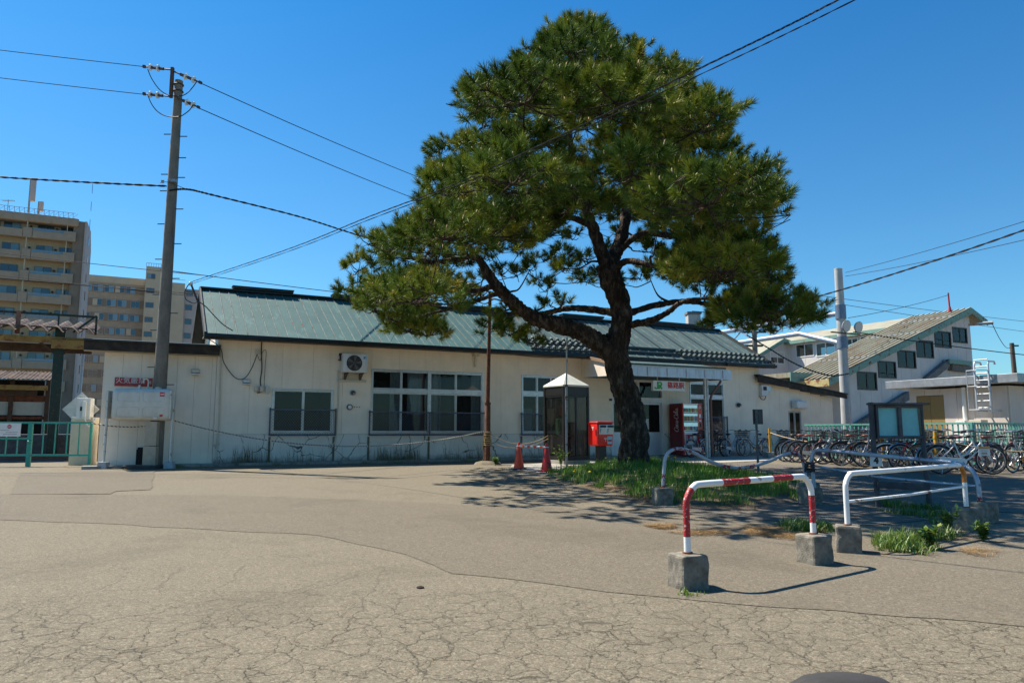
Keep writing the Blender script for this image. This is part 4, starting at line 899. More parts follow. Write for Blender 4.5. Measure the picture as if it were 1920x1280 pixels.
CANC = [(.5, .03, .03), (.05, .25, .5), (.6, .5, .1), (.1, .4, .15), (.65, .65, .62), (.35, .12, .05), (.05, .08, .3), (.6, .25, .05), (.2, .55, .5), (.45, .1, .25)]
CM = [plain('can_%d' % i, c, .35) for i, c in enumerate(CANC)]
CANM = MB().lathe([(.026, 0), (.03, .008), (.03, .115), (.024, .13), (.024, .135)], 10).mesh('drink_can', smooth=50)
rowh = (H - .06 - dz0) / 3
for r in range(3):
    zz = dz0 + r * rowh
    m = MB(); m.box(.055, W * .795, .0, .035, zz + .01, zz + .055); m.build('button_strip', VW, VM)
    nb = 10
    for i in range(nb):
        xx = .09 + (W * .8 - .14) * i / (nb - 1)
        o = bpy.data.objects.new('drink_can', CANM); COL.objects.link(o); o.parent = VM; o.location = (xx, .02, zz + .065); o.scale = (1, .6, 1.15 if r != 1 else 1.5)
        if not CANM.materials: CANM.materials.append(CM[0])
        o.material_slots[0].link = 'OBJECT'; o.material_slots[0].material = CM[(i * 7 + r * 3 + (i // 3)) % 10]
        b_ = MB().box(xx - .02, xx + .02, -.004, -.0005, zz + .018, zz + .045).build('button', BLK if (i + r) % 4 else plain('button_blue', (.03, .06, .35)), VM)
m = MB(); m.box(.05, W * .8, -.014, -.010, dz0 + .0, H - .06); m.build('display_glass', glass('clear_glass', (.9, .92, .93)), VM)
m = MB(); m.box(.10, W * .50, -.008, -.005, dz0 * .62, dz0 - .09); m.build('poster', plain('poster_red', (.38, .03, .04)), VM)
m = MB(); m.box(W * .32, W * .46, -.011, -.009, dz0 * .66, dz0 - .15); m.box(.12, W * .2, -.011, -.009, dz0 * .66, dz0 - .12); m.build('poster_print', plain('poster_pink', (.6, .4, .4)), VM)
m = MB(); m.box(.10, W * .72, -.012, -.004, dz0 * .33, dz0 * .50); m.build('delivery_flap', plain('flap_dark', (.03, .045, .06), .2), VM); m = MB(); m.box(.11, W * .70, -.016, -.012, dz0 * .38, dz0 * .50); m.build('flap_cover', plain('flap_clear', (.14, .19, .23), .15), VM)
for q in ((.84, .93, .73, .80), (.85, .93, .66, .69), (.85, .91, .38, .43), (.82, .96, .30, .33), (.88, .96, .10, .12)): m = MB(); m.box(W * q[0], W * q[1], -.006, -.001, H * q[2], H * q[3]); m.build('label_plate', VW, VM)
m = MB(); m.box(W * .86, W * .94, -.006, -.001, H * .55, H * .63); m.build('coin_panel', BLK, VM)
m = MB(); m.tube([(W * .89 + .05 * math.cos(k * math.pi / 9), -.006, H * .93 + .05 * math.sin(k * math.pi / 9)) for k in range(18)], .008, 5, closed=True); m.box(W * .89 - .035, W * .89 + .035, -.008, -.002, H * .93 - .006, H * .93 + .006); m.build('round_mark', VW, VM)
m = MB(); m.disc((W * .72, -.006, dz0 * .83), (0, 1, 0), .05, .006, 18); m.build('round_badge', VR, VM)
# flowing script lettering up the cabinet side (reads bottom to top), drawn as pen strokes
SCR = [[(.62, .98), (.40, .98), (.14, .70), (.02, .38), (.10, .08), (.34, .02), (.58, .20)], [(.62, .98), (.70, .86), (.58, .72)],
       [(.98, .46), (.86, .58), (.70, .44), (.70, .18), (.84, .06), (1.0, .22), (.98, .46), (1.1, .62)],
       [(1.42, .46), (1.32, .58), (1.16, .44), (1.14, .18), (1.26, .06), (1.46, .22)], [(1.88, .52), (1.74, .58), (1.58, .40), (1.58, .14), (1.70, .06), (1.84, .26), (1.90, .56), (1.86, .16), (1.96, .04), (2.1, .2)],
       [(2.08, .36), (2.26, .38)],
       [(2.98, .98), (2.72, .98), (2.48, .66), (2.38, .32), (2.48, .04), (2.72, .02), (2.98, .22)], [(2.98, .98), (3.06, .86), (2.94, .72)],
       [(3.34, .46), (3.22, .58), (3.06, .44), (3.06, .18), (3.20, .06), (3.36, .22), (3.34, .46), (3.46, .6)],
       [(3.46, .1), (3.60, .62), (3.74, .98), (3.64, 1.06), (3.56, .7), (3.54, .16), (3.66, .04), (3.8, .2)],
       [(4.14, .52), (4.0, .58), (3.84, .40), (3.84, .14), (3.96, .06), (4.10, .26), (4.16, .56), (4.12, .16), (4.22, .04), (4.4, .22)]]
m = MB(); hs_ = .26
for s_ in SCR:
    P_ = smooth_path([(-.012, p[1] * hs_ * .95, p[0] * hs_ * .78) for p in s_], 4); m.tube(P_, [.012 + .010 * math.sin(3 * i / max(1, len(P_) - 1)) for i in range(len(P_))], 5)
o = m.build('script_lettering', plain('script_pale', (.62, .48, .48), .5), VM, smooth=60); o.location = (.006, .27, H * .47); o.scale = (.3, 1, 1)
# ================================================================== steel barriers
def stripe(name, cols, scale, rust=.2, chip=.55):
    pass
BW_ = mat('barrier_white', (.78, .77, .74), .42, var=.05, bump=.1, rust=.03, rust_scale=7); BR_ = mat('barrier_red', (.40, .012, .016), .5, var=.12, bump=.15)
def chipped(name, base, under, amt, sc=22):
    k = NT(name); v = k.map(); f = k.ramp(k.noise(v, sc, 7, .75), [(.60 - amt, 0), (.63 - amt, 1)])
    f2 = k.ramp(k.noise(k.map(loc=(3, 3, 3)), sc * .4, 6, .7), [(.70, 0), (.73, 1)])
    b = k.ramp(k.noise(v, 5, 4), [(.3, tuple(x * .8 for x in base)), (.7, base)]); c = k.mix(f, b, under); c = k.mix(f2, c, (.14, .045, .02))
    k.set('Base Color', c); k.set('Roughness', .55); k.set('Normal', k.bump(f, -.3, .003)); return k.m
CHR = chipped('chipped_red', (.40, .012, .016), (.66, .63, .60), .015, 36); CHW = chipped('worn_white', (.42, .44, .47), (.22, .035, .035), -.04, 14); CHR2 = chipped('worn_red', (.30, .016, .02), (.40, .42, .45), .12, 16); GALV = mat('worn_galvanised', (.30, .35, .42), .45, .45, var=.25, scale=5, rust=.08, dirt=(.2, .06, .05), dirt_amt=.35, dirt_scale=4)
def block(parent, p, rz, s=.25, h=.245):
    m = MB(); m.prism([(-s * .52, -s * .52), (s * .52, -s * .52), (s * .52, s * .52), (-s * .52, s * .52)], -.02, h, 'z'); me = m.mesh('concrete_block', bevel=.022)
    bm = bmesh.new(); bm.from_mesh(me); bmesh.ops.subdivide_edges(bm, edges=bm.edges, cuts=3, use_grid_fill=True)
    sd = Vector((p.x * 3, p.y * 3, 0))
    for v in bm.verts:
        n_ = noise.noise(v.co * 9 + sd) * .011 + noise.noise(v.co * 30 + sd) * .004; v.co += Vector((v.co.x, v.co.y, 0)).normalized() * n_; v.co.z += noise.noise(v.co * 12 + sd) * .005 if v.co.z > .1 else 0
    bm.to_mesh(me); bm.free(); o = bpy.data.objects.new('concrete_block', me); COL.objects.link(o); me.materials.append(BLOCKC); o.parent = parent; o.location = p; o.rotation_euler = (0, 0, rz)
    return o
def barrier(name, label, path, bands, r, blocks, group, extra=None, bs=.215, org=None):
    """path: points of the bent tube; bands: [(share of length, material)]"""
    o0 = org or Vector((path[0].x, path[0].y, gz(path[0].y))); t = thing(name, label, 'barrier', o0, 0, group); P_ = smooth_path([p - o0 for p in path], 8)
    L_ = [0]
    for a, b in zip(P_, P_[1:]): L_.append(L_[-1] + (b - a).length)
    tot = L_[-1]; s0 = 0
    def ptat(s):
        for i in range(len(L_) - 1):
            if L_[i + 1] >= s: return P_[i].lerp(P_[i + 1], (s - L_[i]) / max(1e-6, L_[i + 1] - L_[i]))
        return P_[-1]
    for sh, mt in bands:
        s1 = s0 + sh * tot; pts = [ptat(s0)] + [P_[i] for i in range(len(P_)) if s0 + .004 < L_[i] < s1 - .004] + [ptat(s1)]; MB().tube(pts, r, 14, cap=True).build('tube_section', mt, t, smooth=50); s0 = s1
    for p, rz in blocks: block(t, p - o0, rz, bs); MB().disc(p - o0 + Vector((0, 0, .251)), (0, 0, 1), r * 1.5, .012, 14).build('rust_collar', mat('rust', (.20, .07, .025), .9, var=.4, scale=30), t)
    return t
def bent(pa, pb, h, rad=.16, n=4):
    """inverted-U tube path between two feet"""
    d = (pb - pa); L_ = math.hypot(d.x, d.y); u = Vector((d.x / L_, d.y / L_, 0)); z = Vector((0, 0, 1)); P_ = [pa + z * .24, pa + z * (h - rad) * .6, pa + z * (h - rad)]
    for k in range(1, n + 1): a = math.pi / 2 * k / n; P_.append(pa + z * (h - rad + rad * math.sin(a)) + u * rad * (1 - math.cos(a)))
    for k in range(1, 4): P_.append((pa + z * h + u * rad).lerp(pb + z * h - u * rad, k / 4))
    for k in range(0, n + 1): a = math.pi / 2 * (1 - k / n); P_.append(pb + z * (h - rad + rad * math.sin(a)) - u * rad * (1 - math.cos(a)))
    return P_ + [pb + z * (h - rad) * .6, pb + z * .24]
a1, b1 = G(1291, 1101), G(1528, 1055)
barrier('tube_barrier', 'red and white chipped tube barrier nearest the camera', bent(a1, b1, .74), [(.05, BW_), (.145, CHR), (.145, BW_), (.135, CHR), (.125, BW_), (.11, CHR), (.155, BW_), (.095, CHR), (.04, BW_)], .0255, [(a1, R(20)), (b1, R(24))], 'tube barriers round the tree island')
a2, b2 = G(1592, 1034), G(1815, 992)
t = barrier('tube_barrier', 'plain white tube barrier with mid rail and rust streaks', bent(a2, b2, .72, .14), [(.84, BW_), (.075, mat('rust_paint', (.55, .18, .03), .6, var=.3, scale=12)), (.085, BW_)], .025, [(a2, R(-22)), (b2, R(20))], 'tube barriers round the tree island')
o0 = Vector((a2.x, a2.y, gz(a2.y))); ma = a2 - o0 + Vector((0, 0, .46)); mb_ = b2 - o0 + Vector((0, 0, .48)); MB().tube([ma, ma.lerp(mb_, .5) - Vector((0, 0, .012)), mb_], .014, 10).build('mid_rail', BW_, t, smooth=50)
# bent old barrier, grey with worn red, dented to the ground in the middle
def gpx(px, py, base): return at(px, py, base.y)
a3, b3 = G(1243, 945), G(1516, 934)
def along(a, b, k, px, py):
    Y = a.y + (b.y - a.y) * k; return at(px, py, Y)
P3 = [along(a3, b3, k, x, y) for k, x, y in ((0, 1243, 915), (0, 1245, 882), (.02, 1248, 857), (.06, 1259, 844), (.12, 1277, 841), (.2, 1300, 848), (.33, 1330, 864), (.45, 1365, 875), (.6, 1402, 875), (.75, 1440, 865), (.86, 1470, 852), (.93, 1490, 849), (.97, 1502, 858), (1, 1508, 876), (1, 1511, 908))]
barrier('tube_barrier', 'old dented tube barrier sagging in the middle beside the grass', P3, [(.06, CHR2), (.12, CHW), (.09, CHR2), (.16, CHW), (.18, CHR2), (.2, CHW), (.11, CHR2), (.08, CHW)], .027, [(a3, R(5)), (b3, R(10))], 'tube barriers round the tree island', bs=.255)
a4 = G(1530, 935); b4 = G(1842, 978); a4 = Vector((at(1524, 900, 11.0).x, 11.0, gz(11.0)))
P4 = [along(a4, b4, k, x, y) for k, x, y in ((0, 1528, 925), (0, 1524, 885), (0, 1522, 862), (.01, 1526, 849), (.04, 1536, 844), (.2, 1590, 848), (.5, 1690, 858), (.8, 1775, 866), (.9, 1805, 872), (.96, 1822, 882), (.99, 1832, 900), (1, 1836, 925), (1, 1839, 957))]
t = barrier('tube_barrier', 'long grey tube barrier wired to the notice board posts', P4, [(.09, CHW), (.06, CHR2), (.2, GALV), (.2, CHW), (.22, GALV), (.17, GALV), (.06, CHR2)], .028, [(b4, R(25))], 'tube barriers round the tree island', bs=.255)
o0 = Vector((P4[0].x, P4[0].y, gz(P4[0].y))); MB().tube([along(a4, b4, k, x, y) - o0 for k, x, y in ((0, 1522, 872), (.35, 1640, 893), (.65, 1740, 903), (1, 1838, 912))], .018, 10).build('lower_rail', GALV, t, smooth=50)
block(t, a4 - o0 + Vector((-.02, .08, 0)), R(8), .255); m = MB()
for k in range(6): q = at(1518, 868 + k * 3, 11.0) - o0; m.tube([q + Vector((.07 * math.cos(j * math.pi / 5), .07 * math.sin(j * math.pi / 5), .01 * math.sin(j + k))) for j in range(10)], .01, 4, closed=True)
m.build('wire_tie', plain('tie_black', (.02, .02, .022), .7), t)
# ================================================================== the pine
TY = 17.5
TB = at(1188, 868, TY); TB.z = gz(TY) + .05
PINE = thing('pine_tree', 'big spreading pine with dark furrowed trunk on the grass island', 'tree', TB)
def barkmat():
    k = NT('pine_bark'); v = k.map(); vs = k.map((1, 1, .4))
    c = k.ramp(k.noise(vs, 9, 7, .7), [(.25, (.010, .008, .007)), (.5, (.050, .036, .028)), (.72, (.24, .185, .14))])
    c = k.mix(k.ramp(k.noise(v, 2.2, 4), [(.5, 0), (.7, .55)]), c, (.075, .055, .042))
    k.set('Base Color', c); k.set('Roughness', .95); k.set('Specular IOR Level', .15)
    nb = k.bump(k.vor(vs, 16, 'DISTANCE_TO_EDGE'), 1.0, .05); k.set('Normal', k.bump(k.noise(vs, 45, 6, .75), .8, .015, nb)); MATS['pine_bark'] = k.m; return k.m
BARK = barkmat()
def tp(px, py, dy=0.0): return at(px, py, TY + dy) - TB
SK = []     # skeleton nodes usable for attaching: (pos, radius)
def bough(name, pts, rough=1.0, sides=28):
    """pts: (px, py, dy, width px) -> bark-displaced limb"""
    P_ = [tp(a, b, c) for a, b, c, d in pts]; Rr = [d / FPX * (TY + c) / 2 for a, b, c, d in pts]
    S = smooth_path(P_, 14); RR = []
    for i in range(len(Rr) - 1):
        for k in range(14): RR.append(Rr[i] + (Rr[i + 1] - Rr[i]) * k / 14)
    RR.append(Rr[-1]); m = MB(); m.tube(S, RR, sides)
    n = sides
    for i, c in enumerate(S):
        r = RR[i]
        for k in range(n):
            j = i * n + k; p = Vector(m.v[j]); q = Vector((p.x * 9.5, p.y * 9.5, p.z * 2.3)); d, _ = noise.voronoi(q)
            h = min(1.0, (d[1] - d[0]) * 2.2); lump = noise.noise(p * 1.8) * .14 + noise.noise(p * 5) * .06
            m.v[j] = tuple(c + (p - c) * (1 + lump * rough + (h - .5) * min(.26, .062 / max(r, .03)) * rough))
    for i in range(0, len(S), 5): SK.append((S[i], RR[i]))
    return m.build(name, BARK, PINE, smooth=70)
bough('trunk', [(1190, 880, 0, 68), (1189, 850, 0, 55), (1187, 800, 0, 49), (1176, 748, 0, 46), (1160, 695, 0, 48), (1153, 655, 0, 47), (1164, 612, .05, 40), (1163, 572, .1, 40), (1146, 528, .1, 42), (1136, 495, .1, 36)], sides=44)
bough('limb', [(1152, 668, 0, 42), (1128, 648, -.1, 38), (1090, 623, -.3, 34), (1040, 608, -.5, 31), (995, 592, -.7, 27), (956, 562, -.9, 24), (926, 530, -1.0, 21), (902, 492, -1.1, 17), (878, 463, -1.2, 12)], sides=30)
bough('limb', [(1139, 505, .1, 26), (1122, 455, .0, 24), (1104, 405, -.2, 20), (1090, 350, -.3, 17), (1072, 290, -.3, 13), (1068, 220, -.2, 10), (1080, 150, 0, 7), (1085, 95, .1, 4)])
bough('limb', [(1140, 508, .2, 28), (1162, 455, .5, 24), (1174, 400, .7, 21), (1176, 345, .8, 17), (1185, 280, .9, 13), (1190, 210, .9, 10), (1185, 150, .8, 6)])
bough('limb', [(928, 535, -1.0, 13), (890, 545, -1.3, 11), (840, 543, -1.7, 9), (780, 555, -2.1, 7), (725, 565, -2.4, 4)], sides=16)
bough('limb', [(888, 478, -1.1, 12), (845, 488, -1.3, 10), (800, 490, -1.6, 8), (745, 475, -2.0, 6), (705, 462, -2.2, 4)], sides=16)
bough('limb', [(940, 548, -1.0, 10), (905, 560, -.6, 8), (862, 575, -.2, 7), (800, 590, .2, 5), (750, 610, .4, 3)], sides=14)
bough('limb', [(1160, 590, .2, 16), (1118, 581, .6, 13), (1065, 578, 1.2, 11), (1010, 588, 1.8, 8), (960, 578, 2.3, 5)], sides=16)
bough('limb', [(1172, 610, .0, 15), (1215, 602, -.3, 13), (1248, 588, -.6, 11), (1280, 566, -.9, 9), (1330, 560, -1.3, 6), (1390, 575, -1.7, 4)], sides=16)
bough('limb', [(1172, 590, .2, 15), (1230, 572, .7, 12), (1300, 566, 1.3, 10), (1380, 585, 1.8, 8), (1450, 600, 2.2, 5)], sides=16)
bough('limb', [(1150, 515, .1, 13), (1172, 490, -.3, 12), (1215, 496, -.8, 11), (1262, 510, -1.3, 9), (1330, 520, -1.9, 7), (1410, 520, -2.3, 4)], sides=16)
bough('limb', [(1160, 470, .4, 14), (1205, 438, .3, 12), (1265, 442, .1, 11), (1330, 432, -.1, 9), (1400, 445, -.3, 7), (1470, 480, -.5, 4)], sides=16)
bough('limb', [(1112, 425, -.1, 13), (1072, 408, -.6, 11), (1010, 400, -1.2, 9), (940, 398, -1.7, 7), (860, 395, -2.2, 4)], sides=16)
bough('limb', [(1095, 365, -.3, 11), (1070, 330, -1.2, 9), (1060, 318, -2.2, 8), (1045, 312, -3.2, 5)], sides=14)
bough('limb', [(1176, 350, .8, 12), (1215, 320, -.2, 10), (1260, 310, -1.3, 8), (1310, 315, -2.4, 5)], sides=14)
bough('limb', [(1170, 420, .6, 12), (1175, 385, 1.6, 9), (1190, 370, 2.8, 7), (1180, 365, 3.8, 5)], sides=14)
bough('limb', [(1100, 385, -.2, 11), (1060, 350, .8, 9), (1000, 330, 1.8, 7), (940, 320, 2.6, 4)], sides=14)
bough('limb', [(1080, 310, -.3, 10), (1020, 270, -.6, 8), (950, 260, -1.0, 6), (880, 255, -1.2, 4)], sides=14)
bough('limb', [(1186, 275, .9, 10), (1250, 245, .9, 8), (1320, 240, .8, 6), (1370, 235, .7, 4)], sides=14)
# crown outline by height (photo x of the left and right limits, depth of the trunk)
PROF = [(36, 995, 1155), (60, 950, 1205), (100, 895, 1290), (150, 850, 1350), (200, 848, 1392), (245, 792, 1400), (300, 785, 1462), (350, 748, 1468), (400, 700, 1462), (450, 662, 1470), (500, 646, 1512), (550, 645, 1548), (600, 690, 1530), (645, 735, 1470)]
PR = np.array([[tp(1188, y).z, tp(l, y).x, tp(r, y).x] for y, l, r in PROF])[::-1]
def ext(z): return np.interp(z, PR[:, 0], PR[:, 1]), np.interp(z, PR[:, 0], PR[:, 2])
rng = np.random.default_rng(21)
UND = np.array([(640, 600), (700, 628), (740, 642), (800, 638), (835, 610), (870, 565), (920, 500), (980, 470), (1060, 445), (1130, 410), (1190, 420), (1230, 490), (1280, 580), (1340, 620), (1390, 645), (1480, 640), (1530, 600), (1560, 570)], float)
PRI = np.array(PROF, float); CP, SP = math.cos(PITCH), math.sin(PITCH)
def proj(x, y, z):
    X, Yw, Z = x + TB.x, y + TB.y, z + TB.z - EYE.z; zc = Yw * CP + Z * SP; yc = Z * CP - Yw * SP; return 960 + FPX * X / zc, 640 - FPX * yc / zc, FPX / zc
pads = []; PC_ = np.zeros((0, 3)); tries = 0; ZT = PR[-1, 0]; ZB = PR[0, 0]
while tries < 90000 and len(pads) < 340:
    tries += 1
    z = ZB + (ZT - ZB) * rng.random() ** .85; L_, R_ = ext(z); cx = (L_ + R_) / 2; ex = (R_ - L_) / 2
    ph = rng.random() * 2 * math.pi; rho = (.48 + .54 * rng.random() ** .6) if z < ZT - 2.0 else rng.random() ** .5
    fr_ = 1.0 if math.sin(ph) > 0 else 1.62; pr = .50 if z < ZT - 1 else .40
    x = cx + ex * rho * math.cos(ph); y = ex * .84 * fr_ * rho * math.sin(ph)
    pr = (.68 + .50 * rng.random()) * (pr / .5); px, py, sc = proj(x, y, z); pt = py - .42 * sc; l = max(np.interp(q_, PRI[:, 0], PRI[:, 1]) for q_ in (pt, py)); r = min(np.interp(q_, PRI[:, 0], PRI[:, 2]) for q_ in (pt, py)); mg = pr * sc * rng.uniform(.80, 1.15)
    if pt < PROF[0][0] or px < l + mg or px > r - mg or py + .24 * sc > min(np.interp(q_, UND[:, 0], UND[:, 1]) for q_ in (px - mg * .8, px, px + mg * .8)): continue
    # open hollows where the sky shows through
    if abs(px - 1085) < 75 and abs(py - 268) < 30: continue
    if abs(px - 905) < 40 and abs(py - 300) < 16: continue
    c = np.array([x, y, z])
    if len(PC_) and np.min(np.sum(((PC_ - c) / np.array([1.37, 1.37, .99])) ** 2, axis=1)) < 1.0: continue
    pads.append((c, pr)); PC_ = np.vstack([PC_, c])
# hanging sprays at the lower left, as on the photo
for px, py, dy in ((735, 590, -1.5), (770, 612, -1.3), (700, 575, -1.8), (805, 620, -1.0), (665, 540, -1.6), (672, 500, -.9), (690, 450, -.4), (955, 620, -.4), (985, 632, -.2), (930, 605, -.5)): 
    p = tp(px, py, dy); pads.append((np.array(p[:]), .42))
# thin, half-bare sprays inside and behind, seen against the sky below the crown
tries = 0; nsp = 0
while tries < 6000 and nsp < 95:
    tries += 1; px = rng.uniform(860, 1420); py = rng.uniform(400, 610); y = rng.uniform(-1.2, 4.2)
    if 1120 < px < 1195 and y < .6: continue
    if py > 540 and 900 < px < 1330 and rng.random() < .75: continue
    p = np.array(tp(px, py, y)[:])
    if np.min(np.sum((PC_ - p) ** 2, axis=1)) < .55 ** 2: continue
    pads.append((p, .24 + .10 * rng.random())); PC_ = np.vstack([PC_, p]); nsp += 1
pads.sort(key=lambda p: p[0][2] * .0 + min((Vector(p[0]) - s[0]).length for s in SK))
NP = [np.array(s[0][:]) for s in SK]; NPL = [0.0 for s in SK]; NR = [s[1] for s in SK]
NB = MB()      # twig tubes
def attach(c, pathw=.22, step=.32):
    A = np.array(NP); d = np.linalg.norm(A - c, axis=1); down = np.maximum(0, A[:, 2] - c[2] + .05)
    cost = d + .9 * down + pathw * np.array(NPL); i = int(np.argmin(cost)); return i, A[i], d[i]
for c, pr in pads:
    i, a, d = attach(c)
    a = Vector(a); b = Vector(c) - Vector((0, 0, .10)); mid = a.lerp(b, .5) + Vector((rng.normal() * .10 * d, rng.normal() * .10 * d, -.10 * d + rng.normal() * .05)); P_ = smooth_path([a, a.lerp(mid, .6) + Vector((rng.normal(), rng.normal(), rng.normal())) * .05 * d, mid, b], max(2, int(d / .22)))
    r0 = min(.052, .020 + .014 * d, NR[i] * .8 + .004); RR = [r0 + (.010 - r0) * k / (len(P_) - 1) for k in range(len(P_))]
    NB.tube(P_, RR, 6, cap=False)
    for k in range(1, len(P_), 2): NP.append(np.array(P_[k][:])); NPL.append(NPL[i] + d * k / len(P_)); NR.append(RR[k])
    if d > 1.2:
        for k in range(int(d * 2)):   # bare dead twigs along the inner branches
            q = P_[rng.integers(1, len(P_) - 1)]; e = q + Vector((rng.normal(), rng.normal(), rng.normal() * .6)).normalized() * (.2 + .4 * rng.random()); NB.tube([q, q.lerp(e, .5) + Vector((0, 0, .03)), e], [.007, .005, .003], 3, cap=False)
# tufts
tuft_p = []; tuft_d = []; tuft_s = []; tuft_t = []
for ip, (c, pr) in enumerate(pads):
    len_ok = pr > .36
    n = int((27 if len_ok else 11) * (pr / .62) ** 2 + 5); base = rng.random(); subs = [Vector(c) + Vector((0, 0, -.10))]
    for _ in range(int(3 + 8 * pr)):
        e = Vector(c) + Vector((rng.normal() * pr * .5, rng.normal() * pr * .5, -.06 + rng.normal() * .08)); NB.tube([subs[0], subs[0].lerp(e, .5) + Vector((0, 0, -.04)), e], [.013, .011, .009], 4, cap=False); subs.append(e)
    for k in range(n):
        th = rng.random() * 2 * math.pi; u = rng.random() ** .55; el = -.25 + 1.15 * rng.random()
        off = np.array([math.cos(th) * u * pr * 1.08, math.sin(th) * u * pr * 1.08, (.40 * (1 - u * u) * (.55 + .45 * el) + .085 * rng.normal() - .10 * u * u) * min(1, pr / .6)])
        p = c + off; dirv = off / max(.2, pr) * np.array([1, 1, .8]) + np.array([0, 0, .62]) + rng.normal(size=3) * .22; dirv /= np.linalg.norm(dirv)
        tuft_p.append(p); tuft_d.append(dirv); tuft_s.append(.90 + .42 * rng.random()); tuft_t.append((.45 * base + .55 * rng.random()) ** 1.45)
        e = Vector(p); hub = min(subs, key=lambda s_: (s_ - e).length); q = hub.lerp(e, .5) + Vector((rng.normal() * .03, rng.normal() * .03, -.03)); NB.tube([hub, q, e], [.008, .007, .005], 3, cap=False)
        if k % 3 == 0: subs.append(hub.lerp(e, .6))
NB.build('twigs', BARK, PINE, fix=False, smooth=80)
tuft_p = np.array(tuft_p); tuft_d = np.array(tuft_d); tuft_s = np.array(tuft_s); tuft_t = np.array(tuft_t)
def tuft_template(n, r_):
    V = []; F = []
    for i in range(n):
        u = r_.random(); az = r_.random() * 2 * math.pi; ang = R(18 + 62 * (1 - u) + r_.normal() * 10); L_ = .160 * (.8 + .35 * r_.random())
        b = np.array([0, 0, -.10 + .15 * u]); d = np.array([math.sin(ang) * math.cos(az), math.sin(ang) * math.sin(az), math.cos(ang)])
        sd = np.cross(d, r_.normal(size=3)); sd /= np.linalg.norm(sd); w = .0056
        tip = b + d * L_ + np.array([0, 0, -.010]); o = len(V); V += [b - sd * w, b + sd * w, tip]; F.append((o, o + 1, o + 2))
    return np.array(V), np.array(F)
TPL = [tuft_template(104, rng) for _ in range(8)]
def orient(d, spin):
    z = d; x = np.cross(z, np.array([.13, .95, .29])); x /= np.linalg.norm(x); y = np.cross(z, x); c, s = math.cos(spin), math.sin(spin); return np.stack([x * c + y * s, -x * s + y * c, z], axis=1)
AV = []; AF = []; AT = []; o = 0
for i in range(len(tuft_p)):
    V, F = TPL[i % 8]; M = orient(tuft_d[i], rng.random() * 6.28); W = V @ M.T * tuft_s[i] + tuft_p[i]; AV.append(W); AF.append(F + o); AT.append(np.full(len(V), tuft_t[i])); o += len(V)
def needlemat():
    k = NT('pine_needles'); k.n.remove(k.b); at_ = k.N('ShaderNodeAttribute'); at_.attribute_name = 'tone'
    c = k.ramp(at_.outputs['Fac'], [(.0, (.020, .062, .008)), (.35, (.080, .140, .014)), (.65, (.22, .25, .026)), (1.0, (.40, .34, .055))])
    df = k.N('ShaderNodeBsdfDiffuse'); k.L(c, df.inputs[0]); tl = k.N('ShaderNodeBsdfTranslucent'); k.L(k.mix(.5, c, (.16, .20, .03)), tl.inputs[0])
    mx = k.N('ShaderNodeMixShader'); mx.inputs[0].default_value = .12; k.L(df.outputs[0], mx.inputs[1]); k.L(tl.outputs[0], mx.inputs[2])
    gl = k.N('ShaderNodeBsdfGlossy'); gl.inputs['Roughness'].default_value = .5; gl.inputs['Color'].default_value = (.8, .85, .7, 1); m2 = k.N('ShaderNodeMixShader'); m2.inputs[0].default_value = .03; k.L(mx.outputs[0], m2.inputs[1]); k.L(gl.outputs[0], m2.inputs[2])
    k.L(m2.outputs[0], k.out.inputs[0]); return k.m
crown = arr_mesh('crown', np.concatenate(AV), np.concatenate(AF), needlemat(), PINE, np.concatenate(AT))
# pale spring candles on about half of the shoots
CV = []; CF_ = []; o = 0
for i in range(len(tuft_p)):
    if rng.random() < .5: continue
    d = tuft_d[i] * .5 + np.array([0, 0, .8]); d /= np.linalg.norm(d); M = orient(d, 0); L_ = .06 + .06 * rng.random(); r = .014
    loc = np.array([[r, 0, 0], [-r * .5, r * .87, 0], [-r * .5, -r * .87, 0], [r * .8, 0, L_ * .8], [-r * .4, r * .7, L_ * .8], [-r * .4, -r * .7, L_ * .8], [0, 0, L_]])
    CV.append(loc @ M.T + tuft_p[i] + tuft_d[i] * .04); CF_.append(np.array([(0, 1, 4), (0, 4, 3), (1, 2, 5), (1, 5, 4), (2, 0, 3), (2, 3, 5), (3, 4, 6), (4, 5, 6), (5, 3, 6)]) + o); o += 7
arr_mesh('candles', np.concatenate(CV), np.concatenate(CF_), plain('candle_tan', (.34, .22, .13), .8), PINE)['kind'] = 'stuff'
print('PINE pads', len(pads), 'tufts', len(tuft_p))
# ================================================================== footbridge, catenary mast, shed, fence (right side)
FBP = at(1700, 700, 43); FBF = Fr((FBP.x, 43, .2), R(27))
BW2 = siding('bridge_panel', (.62, .575, .54)); MINT = mat('mint_fascia', (.17, .30, .24), .6, var=.15, rust=.16, rust_scale=3)
def sheetmat():
    k = NT('rusty_sheet'); v = k.map((.35, 1.6, .35)); c = k.ramp(k.noise(v, 2.2, 6, .65), [(.3, (.24, .225, .16)), (.7, (.36, .345, .26))])
    f = k.ramp(k.noise(k.map((.3, 1.5, .3), loc=(5, 2, 0)), 1.6, 7, .75), [(.50, 0), (.66, .85)]); c = k.mix(f, c, k.ramp(k.noise(v, 9, 4), [(.3, (.16, .075, .03)), (.7, (.33, .19, .09))]))
    k.set('Base Color', c); k.set('Roughness', .6); k.set('Metallic', .1); k.set('Normal', k.bump(k.noise(v, 20, 3), .2, .01)); MATS['rusty_sheet'] = k.m; return k.m
RROOF = sheetmat()
DFR = mat('bronze_sash', (.055, .050, .045), .5, .3)
FB = thing('footbridge', 'white panelled station footbridge with rusty sloping roof', 'footbridge', FBF.o, FBF.rz)
A_ = FBF.t(1542, 712); B_ = FBF.t(1809, 580); C_ = FBF.t(1838, 602)
